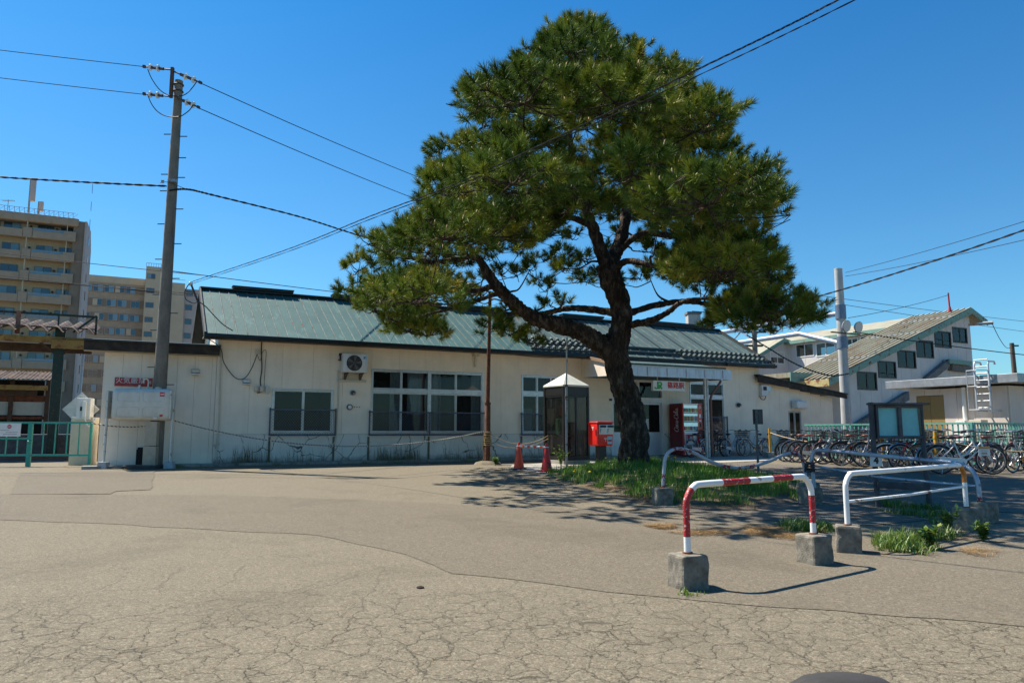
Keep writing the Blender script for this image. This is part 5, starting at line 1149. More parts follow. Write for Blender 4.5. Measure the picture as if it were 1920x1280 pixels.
slope = (B_[1] - A_[1]) / (B_[0] - A_[0]); line = lambda x: (A_[1] + slope * (x - A_[0]) if x < B_[0] else B_[1] + (C_[1] - B_[1]) / (C_[0] - B_[0]) * (x - B_[0]))
wx0, wx1 = FBF.t(1592, 740)[0], FBF.t(1821, 640)[0]
wins = [FBF.rect(*q) for q in ((1607, 697, 1644, 731), (1646, 677, 1680, 709), (1683, 657, 1717, 690), (1718, 638, 1750, 671), (1752, 621, 1783, 652), (1786, 614, 1813, 643))]
def bwin(parent, r, t=0.0, n=2, frm=DFR, dep=.12):
    x0, x1, z0, z1 = r; m = MB(); f = .07; m.box(x0, x1, t - .03, t + dep, z0, z0 + f); m.box(x0, x1, t - .03, t + dep, z1 - f, z1); m.box(x0, x0 + f, t - .03, t + dep, z0 + f, z1 - f); m.box(x1 - f, x1, t - .03, t + dep, z0 + f, z1 - f)
    for i in range(1, n): xx = x0 + (x1 - x0) * i / n; m.box(xx - .03, xx + .03, t - .02, t + .04, z0 + f, z1 - f)
    o = m.build('window', frm, parent)
    for i in range(n): a = x0 + f + (x1 - x0 - 2 * f) * i / n; b = x0 + f + (x1 - x0 - 2 * f) * (i + 1) / n; MB().box(a, b, t + .01 + .02 * (i % 2), t + .016 + .02 * (i % 2), z0 + f, z1 - f).build('pane', GLASS, o)
    return o
wall_cols(FB, wx0, wx1, -.1, 20, wins, BW2, 'wall_panel', pitch=.92, top=lambda x: line(x) - .16, gap=.008)
for r in wins: bwin(FB, r)
m = MB(); m.prism([(wx0, -.1), (wx1, -.1), (wx1, line(wx1) - .2), (B_[0], B_[1] - .2), (wx0, line(wx0) - .2)], 3.2, 3.3); m.build('rear_wall', mat('bridge_inner', (.22, .21, .17), .8), FB)
MB().box(wx1 - .1, wx1, .06, 3.2, -.1, line(wx1) - .2).build('end_wall', BW2, FB); MB().box(wx0, wx0 + .1, .06, 3.2, -.1, line(wx0) - .2).build('end_wall', BW2, FB)
th = .10
m = MB(); m.prism([(A_[0], A_[1]), (B_[0], B_[1]), (C_[0], C_[1]), (C_[0], C_[1] - th), (B_[0], B_[1] - th), (A_[0], A_[1] - th)], -.40, 3.6); m.build('roof', RROOF, FB)
for i in range(11):
    t_ = -.36 + i * .385; m = MB(); m.bar((A_[0], t_, A_[1] + .035), (B_[0], t_, B_[1] + .035), .11, .14); m.build('roof_rib', RROOF, FB)
m = MB(); m.prism([(A_[0], A_[1] - .0), (B_[0], B_[1] + .03), (C_[0] + .03, C_[1]), (C_[0] + .03, C_[1] - .34), (B_[0], B_[1] - .33), (A_[0], A_[1] - .34)], -.46, -.405); m.build('fascia', MINT, FB)
m = MB(); m.box(A_[0] - .05, A_[0], -.46, 3.6, A_[1] - .36, A_[1] + .02); m.build('eave_board', mat('yellow_rust', (.45, .36, .16), .7, var=.2, rust=.3, rust_scale=3), FB)
for u in (.28, .62, .86):   # snow rails across the roof
    x = A_[0] + (B_[0] - A_[0]) * u; m = MB(); m.bar((x, -.3, line(x) + .09), (x, 3.3, line(x) + .09), .08, .07); m.build('snow_rail', STEEL, FB)
# stringers and landing
def strip(px0, py0, px1, py1, th_px, mt, name, t0=-.35, t1=-.05):
    a = FBF.t(px0, py0, t0); b = FBF.t(px1, py1, t0); a2 = FBF.t(px0, py0 + th_px, t0); b2 = FBF.t(px1, py1 + th_px, t0); MB().prism([a, b, b2, a2], t0, t1).build(name, mt, FB)
DCON = mat('stained_concrete', (.17, .165, .16), .9, var=.3, bump=.4, dirt=(.04, .04, .04), dirt_amt=.7, dirt_scale=2)
strip(1600, 798, 1706, 733, 16, DCON, 'stringer'); strip(1740, 706, 1781, 673, 14, DCON, 'stringer'); strip(1781, 673, 1822, 677, 8, MINT, 'landing_edge', -.5); strip(1786, 682, 1822, 686, 12, DCON, 'landing_slab', -.3)
# covered deck over the tracks: runs straight back
xc = B_[0] - 1.75; CFr = Fr(FBF.w(xc, 0, 0), R(27 - 90)); CD = FB
def c2(px, py): return CFr.t(px, py)
cz1 = line(xc) - .18; cx1 = -3.5; cx0 = c2(1478, 660)[0] - 3.2
def crect(xl, yt, xr, yb): a = c2(xl, (yt + yb) / 2)[0]; b = c2(xr, (yt + yb) / 2)[0]; zz = [c2((xl + xr) / 2, yb)[1], c2((xl + xr) / 2, yt)[1]]; return (a, b, zz[0], zz[1])
cw = [crect(1492, 644, 1526, 669), crect(1530, 641, 1567, 667), crect(1586, 634, 1610, 656), crect(1613, 629, 1642, 652)]
DK = bpy.data.objects.new('covered_deck', None); COL.objects.link(DK); DK.parent = FB; DK.location = FBF.l(CFr.o); DK.rotation_euler = (0, 0, R(-90))
zlow = c2(1540, 703)[1]
wall_cols(DK, cx0, cx1, zlow, cz1, cw, BW2, 'wall_panel', pitch=1.2, gap=.008)
cwb = [(a - .6, b + .9, c, d) for a, b, c, d in cw]
m = MB(); core(m, cx0, cx1, zlow, cz1, [(cw[0][0] - .5, cw[-1][1] + .5, min(q[2] for q in cw) - .1, max(q[3] for q in cw))], 3.3, 3.4); m.box(cx0, cx1, .06, 3.3, zlow, zlow + .2); m.build('far_wall', BW2, DK)
for r in cw: bwin(DK, r, n=2, frm=WHITEP)
rz_ = B_[1] - cz1
m = MB(); m.prism([(-.35, cz1 - .02), (1.75, cz1 + rz_), (3.8, cz1 - .02), (3.8, cz1 - .1), (1.75, cz1 + rz_ - .1), (-.35, cz1 - .1)], cx0 - .3, cx1, 'x'); m.build('deck_roof', RROOF, DK)
m = MB(); m.box(cx0 - .3, cx1, -.40, -.352, cz1 - .22, cz1 + .03); m.build('deck_fascia', MINT, DK)
# far stair gable with a window
T2 = -(cx0 + 3.2); q = [FBF.t(*p, T2) for p in ((1420, 668), (1466, 641), (1500, 652), (1500, 725), (1420, 725))]
r2 = FBF.rect(1444, 659, 1471, 682, T2); m = MB(); core(m, q[0][0], q[2][0], 0, q[0][1], [r2], T2, T2 + .1); m.prism([q[0], q[1], (q[2][0], q[2][1] - .02), (q[2][0], q[0][1] + .004), (q[0][0], q[0][1] + .004)], T2, T2 + .1)
m.build('stair_gable', BW2, FB); bwin(FB, r2, T2, frm=WHITEP)
m = MB(); a, b = FBF.t(1408, 673, T2 - .3), FBF.t(1470, 634, T2 - .3); c = FBF.t(1510, 648, T2 - .3); m.prism([a, b, c, (c[0], c[1] - .3), (b[0], b[1] - .3), (a[0], a[1] - .3)], T2 - .35, T2 - .28); m.build('fascia', MINT, FB)
m = MB(); m.prism([a, b, c, (c[0], c[1] - .1), (b[0], b[1] - .1), (a[0], a[1] - .1)], T2 - .27, T2 + 3.2); m.build('roof', RROOF, FB)
a, b = FBF.t(1482, 702, 1.5), FBF.t(1590, 699, 1.5); m = MB(); m.box(a[0], b[0], 1.5, 6, a[1] - .15, a[1] + .12); m.build('low_roof', RROOF, FB); m = MB(); m.box(a[0] - .05, b[0], 1.44, 1.495, a[1] - .4, a[1] + .14); m.build('low_fascia', MINT, FB); m = MB(); m.box(a[0] + .3, b[0], 2.4, 2.5, 0, a[1] - .2); m.build('low_wall', BW2, FB)
# person looking out behind the far stair window
pp = FBF.w((r2[0] + r2[1]) / 2 + .15, T2 + .75, r2[2] - 1.05); PS = thing('person', 'person in dark clothes standing behind the far footbridge window', 'person', pp, FBF.rz)
me = bpy.data.meshes.new('body'); J = [((0, 0, .95), .16), ((0, 0, 1.2), .15), ((0, 0, 1.42), .17), ((0, 0, 1.52), .07), ((0, -.02, 1.66), .105), ((0, -.02, 1.74), .09), ((-.2, 0, 1.40), .07), ((-.26, -.05, 1.15), .05), ((-.16, -.25, 1.02), .04), ((.2, 0, 1.40), .07), ((.26, -.05, 1.15), .05), ((.16, -.25, 1.02), .04), ((-.1, 0, .88), .11), ((-.11, 0, .48), .075), ((-.11, 0, .06), .05), ((-.11, -.14, .03), .04), ((.1, 0, .88), .11), ((.11, 0, .48), .075), ((.11, 0, .06), .05), ((.11, -.14, .03), .04)]
me.from_pydata([j[0] for j in J], [(0, 1), (1, 2), (2, 3), (3, 4), (4, 5), (2, 6), (6, 7), (7, 8), (2, 9), (9, 10), (10, 11), (0, 12), (12, 13), (13, 14), (14, 15), (0, 16), (16, 17), (17, 18), (18, 19)], [])
bo_ = bpy.data.objects.new('body', me); COL.objects.link(bo_); sk = bo_.modifiers.new('skin', 'SKIN'); bo_.modifiers.new('sub', 'SUBSURF').levels = 1
for i, j in enumerate(J): me.skin_vertices[0].data[i].radius = (j[1], j[1])
me.skin_vertices[0].data[0].use_root = True; me.materials.append(plain('dark_clothes', (.03, .03, .035), .8)); bo_.parent = PS
m = MB(); m.lathe([(.09, 1.66), (.118, 1.72), (.10, 1.80), (.04, 1.84)], 12, (0, .0, 0)); m.build('hair', plain('hair_dark', (.012, .01, .009), .6), PS, smooth=60)
# deck for the person to stand on
m = MB(); m.box(q[0][0], q[2][0], T2 + .12, T2 + 3, pp.z - .2 - .2, pp.z - .2); m.build('landing_slab', DCON, FB)
# ------------------------------------------------ catenary mast and portal beam
MY = 36.0; mb0 = at(1588, 800, MY); MS = thing('catenary_mast', 'pale concrete catenary mast with floodlights and steel collars', 'mast', (mb0.x, MY, .2), R(27))
mt_ = at(1572, 505, MY); mh = mt_.z - .2; MCON = mat('mast_concrete', (.42, .41, .39), .85, var=.15, scale=2, bump=.3, dirt=(.15, .14, .13), dirt_amt=.5, dirt_scale=2, streak=True)
MB().tube([(0, 0, 0), (0, 0, mh)], [.26, .19], 20).build('pole', MCON, MS, smooth=40); MB().tube([(0, 0, mh), (0, 0, mh + .03)], [.2, .2], 20).build('cap', WHITEP, MS)
def zm(py): return at(1578, py, MY).z - .2
BLUEP = mat('steel_blue_paint', (.30, .37, .48), .45, .3, var=.12)
for a, b in ((572, 598), (631, 653)): MB().tube([(0, 0, zm(b)), (0, 0, zm(a))], .255, 20).build('collar', mat('collar_steel', (.16, .20, .26), .5, .5), MS, smooth=40)
m = MB(); zf = zm(626); m.bar((-1.1, -.28, zf), (.95, -.28, zf), .08, .06); m.build('light_arm', DST, MS)
for x in (-.25, .62): 
    m = MB(); m.tube([(x, -.30, zf + .33), (x, -.42, zf + .33), (x, -.50, zf + .31)], [.12, .24, .30], 20); fl = m.build('floodlight', STEEL, MS, smooth=40); m = MB(); m.disc((x, -.515, zf + .31), (0, -1, -.15), .27, .02, 20); m.build('lens', plain('flood_lens', (.5, .52, .5), .2), fl); m = MB(); m.bar((x, -.3, zf), (x, -.32, zf + .2), .04); m.build('yoke', STEEL, fl)
zt_, zl_ = zm(587), zm(642); bl = 17.0
m = MB(); m.tube([(0, .2, zt_), (0, bl, zt_ + .1)], .13, 12); m.build('upper_chord', BLUEP, MS, smooth=40)
zl2 = zl_ + .75; m = MB(); m.tube([(0, .2, zl_), (0, 2.6, zl2), (0, bl, zl2)], .13, 12); m.build('lower_chord', BLUEP, MS, smooth=40)
k = 0; y = 2.0
while y < bl - 1: MB().tube([(0, y, zt_ - .1), (0, y + .8, zl2 + .1)], .045, 8).build('lattice_bar', BLUEP, MS, smooth=40); MB().tube([(0, y + .8, zl2 + .1), (0, y + 1.6, zt_ - .1)], .045, 8).build('lattice_bar', BLUEP, MS, smooth=40); y += 1.6
MB().tube([(0, bl, -.2), (0, bl, zt_ + 1.2)], [.22, .18], 14).build('far_pole', MCON, MS, smooth=40)
p = at(1417, 690, 37); t = thing('utility_pole', 'dark thin utility pole behind the right end of station roof', 'utility pole', (p.x, 37, .2)); zt2 = at(1417, 608, 37).z - .2; MB().tube([(0, 0, 0), (0, 0, zt2)], [.16, .12], 12).build('pole', CONP, t, smooth=40); m = MB(); m.bar((-.9, 0, zt2 - 1.1), (.4, 0, zt2 - 1.1), .1); m.bar((-.6, 0, zt2 - .4), (.6, 0, zt2 - .4), .08); m.build('crossarm', DST, t)
p = at(1300, 612, 38); t = thing('roof_chimney', 'square concrete chimney rising behind the station ridge', 'chimney', (p.x, 38, .2)); zt2 = at(1300, 590, 38).z - .2; MB().box(-.33, .33, -.3, .3, 0, zt2).build('stack', MCON, t, bevel=.03); MB().box(-.38, .38, -.35, .35, zt2 + .003, zt2 + .12).build('cap', DCON, t)
# ------------------------------------------------ shed with ladder
cor = at(1893, 800, 25.4); SHF = Fr((cor.x, 25.4, .2), R(27 - 90)); SH = thing('track_shed', 'flat roofed cream trackside shed with brown door and roof ladder', 'shed', SHF.o, SHF.rz)
SHW = siding('shed_panel', (.62, .53, .46)); sx0 = SHF.t(1706, 760)[0]; stz = SHF.t(1800, 727)[1]; drr = SHF.rect(1722, 741, 1774, 880); drr = (drr[0], drr[1], .0, drr[3])
wall_cols(SH, sx0, 0, 0, stz, [drr], SHW, 'wall_panel', pitch=.62, gap=.006)
m = MB(); m.box(sx0, -.01, .08, 5, 0, stz - .01); m.build('core_wall', BACK, SH); m = MB()
for i in range(6): MB().box(-.008, .045, .055 + i * .9, .055 + (i + 1) * .9 - .008, 0, stz - .004).build('end_panel', SHW, SH)
dm = (drr[0] + drr[1]) / 2; BRD = mat('ochre_door', (.27, .17, .055), .5, var=.08)
for a, b in ((drr[0] + .01, dm - .005), (dm + .005, drr[1] - .01)): MB().box(a, b, .01, .05, .02, drr[3] - .02).build('door', BRD, SH, bevel=.005)
ro = SHF.t(1660, 716, -.45)[0]; r1 = SHF.t(1909, 715, -.45)[0]; rzz = SHF.t(1800, 706, -.45)[1]
m = MB(); m.box(ro, r1, -.46, 6, rzz - .30, rzz); m.build('roof_slab', mat('zinc_edge', (.36, .37, .38), .45, .5, var=.15, dirt_amt=.4, dirt=(.12, .12, .11)), SH, bevel=.01)
lx0, lx1 = SHF.t(1837, 720, -.32)[0], SHF.t(1863, 720, -.32)[0]; lz0, lz1 = SHF.t(1850, 771, -.32)[1], SHF.t(1850, 678, -.32)[1]; LAD = thing('roof_ladder', 'galvanised ladder with side hoops fixed to the shed wall', 'ladder', SHF.w((lx0 + lx1) / 2, -.32, lz0), SHF.rz); lw = (lx1 - lx0) / 2; lh = lz1 - lz0
m = MB()
LG = mat('ladder_zinc', (.45, .46, .47), .45, .4)
for s_ in (-1, 1): m = MB(); m.tube([(s_ * lw, -.25, 0), (s_ * lw, -.25, lh - .12), (s_ * lw, -.2, lh), (s_ * lw, .12, lh), (s_ * lw, .16, lh - .1)], .035, 8); m.build('rail', LG, LAD, smooth=40)
for i in range(8): MB().tube([(-lw, -.25, .12 + i * .24), (lw, -.25, .12 + i * .24)], .022, 6).build('rung', LG, LAD, smooth=40)
for z in (.05, lh * .5, lh * .82): MB().tube([(-lw, -.25, z), (-lw - .14, -.5, z), (-lw - .14, -.5, z), (lw * .2, -.62, z), (lw, -.25, z)], .018, 6).build('hoop', LG, LAD, smooth=40)
for z in (.02, lh * .72):
    for s_ in (-1, 1): MB().bar((s_ * lw, -.25, z), (s_ * lw, .31, z), .04).build('stay', LG, LAD)
MB().tube([(-lw - .14, -.5, .05), (-lw - .14, -.5, lh * .82)], .014, 6).build('hoop_bar', LG, LAD)
x, _ = SHF.t(1808, 760, -.1); z1_ = SHF.t(1808, 726, -.1)[1]; tag(MB().tube([SHF.w(x, -.1, .3), SHF.w(x, -.1, z1_)], .07, 10).build('shed_pipe', WHITEP, smooth=40), 'white vertical pipe on the shed wall left of its ladder', 'pipe')
q = SHF.rect(1785, 788, 1814, 800, -.6); t = thing('duct_cover', 'white sloped equipment cover in front of the shed', 'cabinet', SHF.w(q[0], -.6, 0), SHF.rz); MB().prism([(0, 0), (0, q[3] - .35), (.15, q[3]), (q[1] - q[0] - .1, q[3]), (q[1] - q[0], q[3] - .35), (q[1] - q[0], 0)], 0, .5).build('cover', WHITEP, t, bevel=.01); MB().box(q[1] - q[0] + .02, q[1] - q[0] + .45, .05, .45, 0, q[3] + .02).build('side_box', PLAST, t, bevel=.01)
# ------------------------------------------------ green fence
FG = mat('mint_fence', (.10, .34, .27), .5, .1, var=.15, rust=.06, dirt=(.25, .35, .3), dirt_amt=.4, dirt_scale=6)
FC = Vector(((1816 - 960) / FPX * 20.0, 20.0, .2)); Nn = FBF.N; Dd = FBF.D
def fence(a, d, L_, label, posts=1.9, pitch=.15, ht=1.18):
    rz = math.atan2(d.y, d.x); t = thing('picket_fence', label, 'fence', a, rz, 'mint green fences behind the bicycles')
    m = MB(); m.bar((0, 0, ht), (L_, 0, ht), .06, .05); m.build('top_rail', FG, t); m = MB(); m.bar((0, 0, .15), (L_, 0, .15), .05, .04); m.build('bottom_rail', FG, t)
    bm_ = MB().bar((0, 0, .17), (0, 0, ht - .02), .03).mesh('baluster'); bm_.materials.append(FG)
    for i in range(int(L_ / pitch)): o = bpy.data.objects.new('baluster', bm_); COL.objects.link(o); o.parent = t; o.location = (.07 + i * pitch, 0, 0)
    for i in range(int(L_ / posts) + 1): MB().bar((i * posts, 0, 0), (i * posts, 0, ht + .03), .06).build('post', FG, t)
fence(FC, Nn, 5.6, 'mint green picket fence running back towards the station annex'); fence(FC + Dd * .08, Dd, 5.0, 'mint green picket fence turning right in front of shed', pitch=.13)
# far pole, bracket, red mast
p = at(1903, 690, 60); t = thing('utility_pole', 'brown wooden pole far off beyond the shed roof', 'utility pole', (p.x, 60, .2)); z = at(1900, 643, 60).z - .2; MB().tube([(0, 0, 0), (-.1, 0, z)], [.22, .17], 12).build('pole', mat('pole_wood', (.10, .08, .065), .9, var=.3), t, smooth=40); MB().bar((-.3, -.2, z * .97), (.3, -.2, z * .97), .12).build('crossarm', DST, t)
a = at(1816, 609, 43.5); b = at(1862, 606, 42.5); t = thing('wire_bracket', 'horizontal steel bracket carrying wires off the footbridge end', 'bracket', a); MB().bar((0, 0, 0), b - a, .12).build('arm', DST, t); MB().bar((b - a) * .6 + Vector((0, 0, .08)), (b - a) + Vector((0, 0, .1)), .1).build('insulator', PORC, t)
p = at(1781, 582, 44.5); z = at(1780, 549, 44.5); t = thing('roof_mast', 'thin red mast standing on the footbridge ridge', 'mast', p); RM = plain('mast_red', (.35, .02, .02)); MB().tube([(0, 0, -.1), (-.03, 0, z.z - p.z)], .05, 8).build('rod', RM, t); MB().tube([(0, 0, -.1), (0, 0, .25)], [.12, .06], 8).build('foot', RM, t)
# ------------------------------------------------ notice board, sign post, bollards
NY = 10.6; a = at(1640, 955, NY); NBF = Fr((a.x, NY, gz(NY)), R(2)); t = thing('notice_board', 'dark framed notice board with two teal glass panels', 'notice board', NBF.o, NBF.rz)
WD = mat('weathered_post', (.055, .055, .062), .75, var=.4, scale=6, bump=.4, dirt=(.16, .15, .15), dirt_amt=.5, dirt_scale=5); x0, x1, z0, z1 = NBF.rect(1643, 759, 1731, 822); zt = NBF.t(1640, 754)[1]; xl = NBF.t(1640, 850)[0]; xr = NBF.t(1736, 850)[0]
for x, dx in ((xl, 0), (xr, -.03)): MB().tube([(x + .02, .03, -.05), (x + dx, .03, zt)], .038, 8).build('post', WD, t)
m = MB(); m.box(x0, x1, -.02, .05, z0, z0 + .04); m.box(x0, x1, -.02, .05, z1 - .04, z1); m.box((x0 + x1) / 2 - .025, (x0 + x1) / 2 + .025, -.025, .05, z0 + .04, z1 - .04); m.box(x0, x0 + .03, -.02, .05, z0 + .04, z1 - .04); m.box(x1 - .03, x1, -.02, .05, z0 + .04, z1 - .04); m.build('frame', WD, t, bevel=.004)
m = MB(); m.box(x0 - .08, x1 + .08, -.06, .10, z1 + .002, z1 + .03); m.build('rain_cap', WD, t)
TEAL = mat('teal_felt', (.20, .60, .64), .6, var=.18, scale=3)
for a, b in ((x0 + .03, (x0 + x1) / 2 - .025), ((x0 + x1) / 2 + .025, x1 - .03)): MB().box(a, b, .035, .045, z0 + .04, z1 - .04).build('back_panel', TEAL, t); MB().box(a, b, -.006, -.002, z0 + .04, z1 - .04).build('pane', glass('notice_glass', (.95, .97, .97)) if 'notice_glass' not in MATS else MATS['notice_glass'], t)
m = MB(); lz = NBF.t(1690, 908)[1]; m.bar((xl, -.03, lz), (xr, -.03, lz - .04), .03, .10, up=(0, 0, 1)); m.build('lower_board', WD, t)
q = NBF.rect(1631, 852, 1654, 874, -.07); t = thing('number_sign', 'small white plate with black number 4 on board post', 'sign', NBF.w((q[0] + q[1]) / 2, -.07, (q[2] + q[3]) / 2), R(4)); W, H = (q[1] - q[0]) / 2, (q[3] - q[2]) / 2; MB().box(-W, W, -.004, .004, -H, H).build('plate', WTXT, t); text(t, 'lettering', '4', H * 1.5, BLK, (-.0, -.006, 0), FACE, .001, offset=.008)
p = G(1422, 886); zt = at(1421, 768, p.y).z - p.z; t = thing('sign_post', 'grey pole with a dark sign seen from behind near bicycles', 'sign', p, R(3)); MB().tube([(0, 0, -.02), (0, 0, zt)], .030, 10).build('pole', mat('pole_grey', (.12, .12, .125), .55, .3, rust=.1), t, smooth=40); q0 = at(1413, 795, p.y) - p; q1 = at(1431, 767, p.y) - p; MB().box(q0.x, q1.x, .032, .04, q0.z, q1.z).build('sign_plate', mat('sign_back', (.07, .07, .072), .5, .4, var=.3), t)
YEL = mat('bollard_yellow', (.60, .30, .02), .5, var=.1, dirt=(.2, .11, .02), dirt_amt=.5, dirt_scale=8)
BOL = []
for px, py, pt, lean, lb in ((1445, 858, 802, 0, 'yellow bollard in a concrete block nearest the station wall'), (1660, 877, 815, -.10, 'yellow bollard leaning behind the notice board'), (1758, 886, 808, .01, 'yellow bollard in concrete block right of the notice board')):
    p = G(px, py); t = thing('bollard', lb, 'bollard', p, R(15), 'yellow bollards along the bicycle park'); zt = at(px, pt, p.y).z - p.z; MB().tube([(0, 0, .15), (lean * zt * .8, 0, zt)], .045, 12).build('post', YEL, t, smooth=40); m = MB(); m.prism([(-.22, -.18), (.22, -.18), (.22, .18), (-.22, .18)], -.01, .20, 'z'); m.build('concrete_block', mat('new_block', (.30, .28, .24), .9, var=.15, bump=.4, dirt_amt=.4), t, bevel=.015); MB().disc((lean * zt * .72, 0, zt * .85), (0, 0, 1), .055, .05, 12).build('ring', YEL, t, smooth=40)
    BOL.append(p + Vector((lean * zt * .75, 0, zt * .85)))
PROPE = mat('pale_rope', (.42, .32, .2), .95, var=.2, scale=50)
rope('barrier_rope', 'tan rope hanging between first two yellow bollards', BOL[0], BOL[1], .22, .014, PROPE)
e3 = at(1925, 846, BOL[2].y - .8); rope('barrier_rope', 'tan rope running right from the third yellow bollard', BOL[2], e3, .08, .012, PROPE)
c = at(1845, 845, BOL[2].y - 1.2); t = thing('placard', 'white placard with orange heading hanging in front of bicycles', 'sign', c, R(6)); MB().box(-.14, .14, -.004, .004, -.10, .10).build('plate', WTXT, t); MB().box(-.135, .135, -.007, -.005, .045, .095).build('heading', plain('head_orange', (.62, .25, .02)), t); MB().box(-.07, .07, -.007, -.005, -.075, -.03).build('picture', plain('pic_tan', (.35, .3, .2)), t); MB().box(-.09, .09, -.007, -.005, .0, .012).build('print_line', plain('print_grey', (.25, .25, .25)), t)
# ================================================================== gate, platform canopy, apartment blocks (left side)
GGR = mat('gate_green', (.035, .30, .23), .5, .1, var=.12, rust=.05, rust_scale=12)
GF = Fr((at(60, 860, 20.4).x, 20.4, .2), R(6))
def gate(x0, x1, z0, z1, label, midrail=None, n=6):
    t = thing('metal_gate', label, 'gate', GF.w(x0, 0, 0), GF.rz, 'green gate leaves at the platform entrance'); W = x1 - x0
    for x in (0, W): MB().bar((x, 0, -.0), (x, 0, z1), .06).build('post', GGR, t)
    MB().bar((0.03, 0, z1 - .03), (W - .03, 0, z1 - .03), .055).build('top_rail', GGR, t); MB().bar((.03, 0, z0), (W - .03, 0, z0), .05).build('bottom_rail', GGR, t)
    if midrail: MB().bar((.03, 0, midrail), (W - .03, 0, midrail), .045).build('middle_rail', GGR, t)
    for i in range(1, n): MB().bar((W * i / n, 0, z0 + .02), (W * i / n, 0, z1 - .05), .028).build('baluster', GGR, t)
    MB().disc((W * .0, -.04, z1 * .55), (1, 0, 0), .045, .1, 10).build('hinge', GGR, t)
    return t
gz0, gz1 = GF.t(60, 853)[1], GF.t(60, 790)[1]
gate(GF.t(58, 825)[0], GF.t(170, 825)[0], gz0, gz1, 'green metal gate leaf beside the cream annex', None, 5)
gate(GF.t(-95, 825)[0], GF.t(54, 825)[0], gz0, gz1, 'green metal gate leaf at the picture edge with a notice', GF.t(20, 822)[1], 7)
q = GF.rect(-4, 793, 39, 818, -.05); t = thing('gate_notice', 'white notice with red no entry symbol hung on gate', 'sign', GF.w((q[0] + q[1]) / 2, -.05, (q[2] + q[3]) / 2), GF.rz); W, H = (q[1] - q[0]) / 2, (q[3] - q[2]) / 2; MB().box(-W, W, -.004, .004, -H, H).build('plate', WTXT, t); MB().disc((0, -.007, H * .48), (0, 1, 0), H * .30, .004, 20).build('red_disc', MATS['logo_red'], t); MB().box(-H * .2, H * .2, -.012, -.010, H * .43, H * .53).build('white_bar', WTXT, t)
PINKT = plain('pale_red_print', (.5, .22, .22))
for i, (a, b) in enumerate(((-.8, -.0), (-.3, .75), (-.5, .7))): MB().box(W * a, W * b, -.006, -.0045, -H * (.1 + .3 * i), -H * (.02 + .3 * i)).build('print_line', PINKT, t)
# control cabinet with a diamond plate
DY = 21.3; DF = Fr((at(150, 862, DY).x, DY, .2), R(10)); t = thing('control_cabinet', 'beige control cabinet with tilted square plate behind the green gate', 'cabinet', DF.o, DF.rz)
r = DF.rect(131, 782, 172, 862); MB().box(r[0], r[1], 0, .5, 0, r[3]).build('cabinet', PLAST, t, bevel=.01); r = DF.rect(143, 746, 169, 786, -.1); MB().box(r[0], r[1], -.1, .2, r[2], r[3]).build('device_box', MATS['ac_white'], t, bevel=.015); r2_ = DF.rect(154, 752, 161, 782, -.16); MB().box(r2_[0], r2_[1], -.17, -.105, r2_[2], r2_[3]).build('cover', WHITEP, t, bevel=.01)
c = DF.t(149, 767, .12); a = .50; MB().prism([(c[0] - a, c[1]), (c[0], c[1] - a), (c[0] + a, c[1]), (c[0], c[1] + a)], .21, .23).build('diamond_plate', mat('plate_pale', (.52, .52, .48), .5), t)
r = DF.rect(150, 762, 156, 770, -.11); MB().box(r[0], r[1], -.112, -.104, r[2], r[3]).build('display', BLK, t); MB().tube(smooth_path([(r[1] + .05, -.1, r[2] - .2), (r[1] + .2, -.15, r[2] - .45), (r[1] + .35, -.1, r[2] - .2)], 5), .02, 6).build('hose', WHITEP, t)
# bits on the ground by the gate
p = G(146, 862); tag(MB().box(-.10, .10, -.05, .05, 0, .07).build('brick', mat('brick_red', (.22, .07, .045), .9, var=.2, bump=.5), bevel=.008), 'single red brick lying at the foot of the gate', 'brick').location = p
p = G(130, 863); tag(MB().box(-.08, .08, -.06, .06, 0, .10).build('stone_block', CONC, bevel=.015), 'small grey stone block beside the red brick', 'block').location = p
p = G(372, 865); p = Vector((p.x, 20.2, .2)); t = thing('rusted_box', 'black scorched metal box standing against the annex wall', 'box', p, R(27)); m = MB(); m.box(-.17, .17, 0, .3, 0, .48); m.build('box', mat('scorched', (.012, .011, .010), .8, var=.4, rust=.08), t, bevel=.01); MB().box(-.15, .12, .02, .28, .482, .53).build('lid', MATS['scorched'], t)
# platform canopy
PCF = Fr((at(60, 700, 25.5).x, 25.5, .2), R(27)); PC = thing('platform_canopy', 'old platform canopy with rusty corrugated edge and dark green column', 'canopy', PCF.o, PCF.rz)
cx0, cx1 = PCF.t(-160, 620)[0], PCF.t(184, 630)[0]; czt = PCF.t(90, 620)[1]; SLATE = mat('brown_slate', (.075, .042, .028), .9, var=.45, scale=4, bump=.6, bscale=40, dirt=(.20, .13, .08), dirt_amt=.35, dirt_scale=3)
m = MB(); n = int((cx1 - cx0) / .058); am = .11
for i in range(n + 1):
    x = cx0 + (cx1 - cx0) * i / n; z = am * math.sin((x - cx0) * 2 * math.pi / .47)
    z = am * (1 - abs(math.sin((x - cx0) * math.pi / .47)) * 2) * -1
    for y, dz in ((-.5, 0), (-.5, -.018), (4.0, .8), (4.0, .78)): m.v.append((x, y, czt + z + dz))
for i in range(n):
    a, b = 4 * i, 4 * i + 4; m.f += [(a, b, b + 2, a + 2), (a + 1, a + 3, b + 3, b + 1), (a, a + 1, b + 1, b)]
m.build('corrugated_roof', SLATE, PC, smooth=50)
YB = mat('ochre_beam', (.28, .17, .045), .8, var=.3, scale=3, rust=.2, rust_scale=3); BB = mat('brown_beam', (.075, .04, .022), .85, var=.4, scale=4)
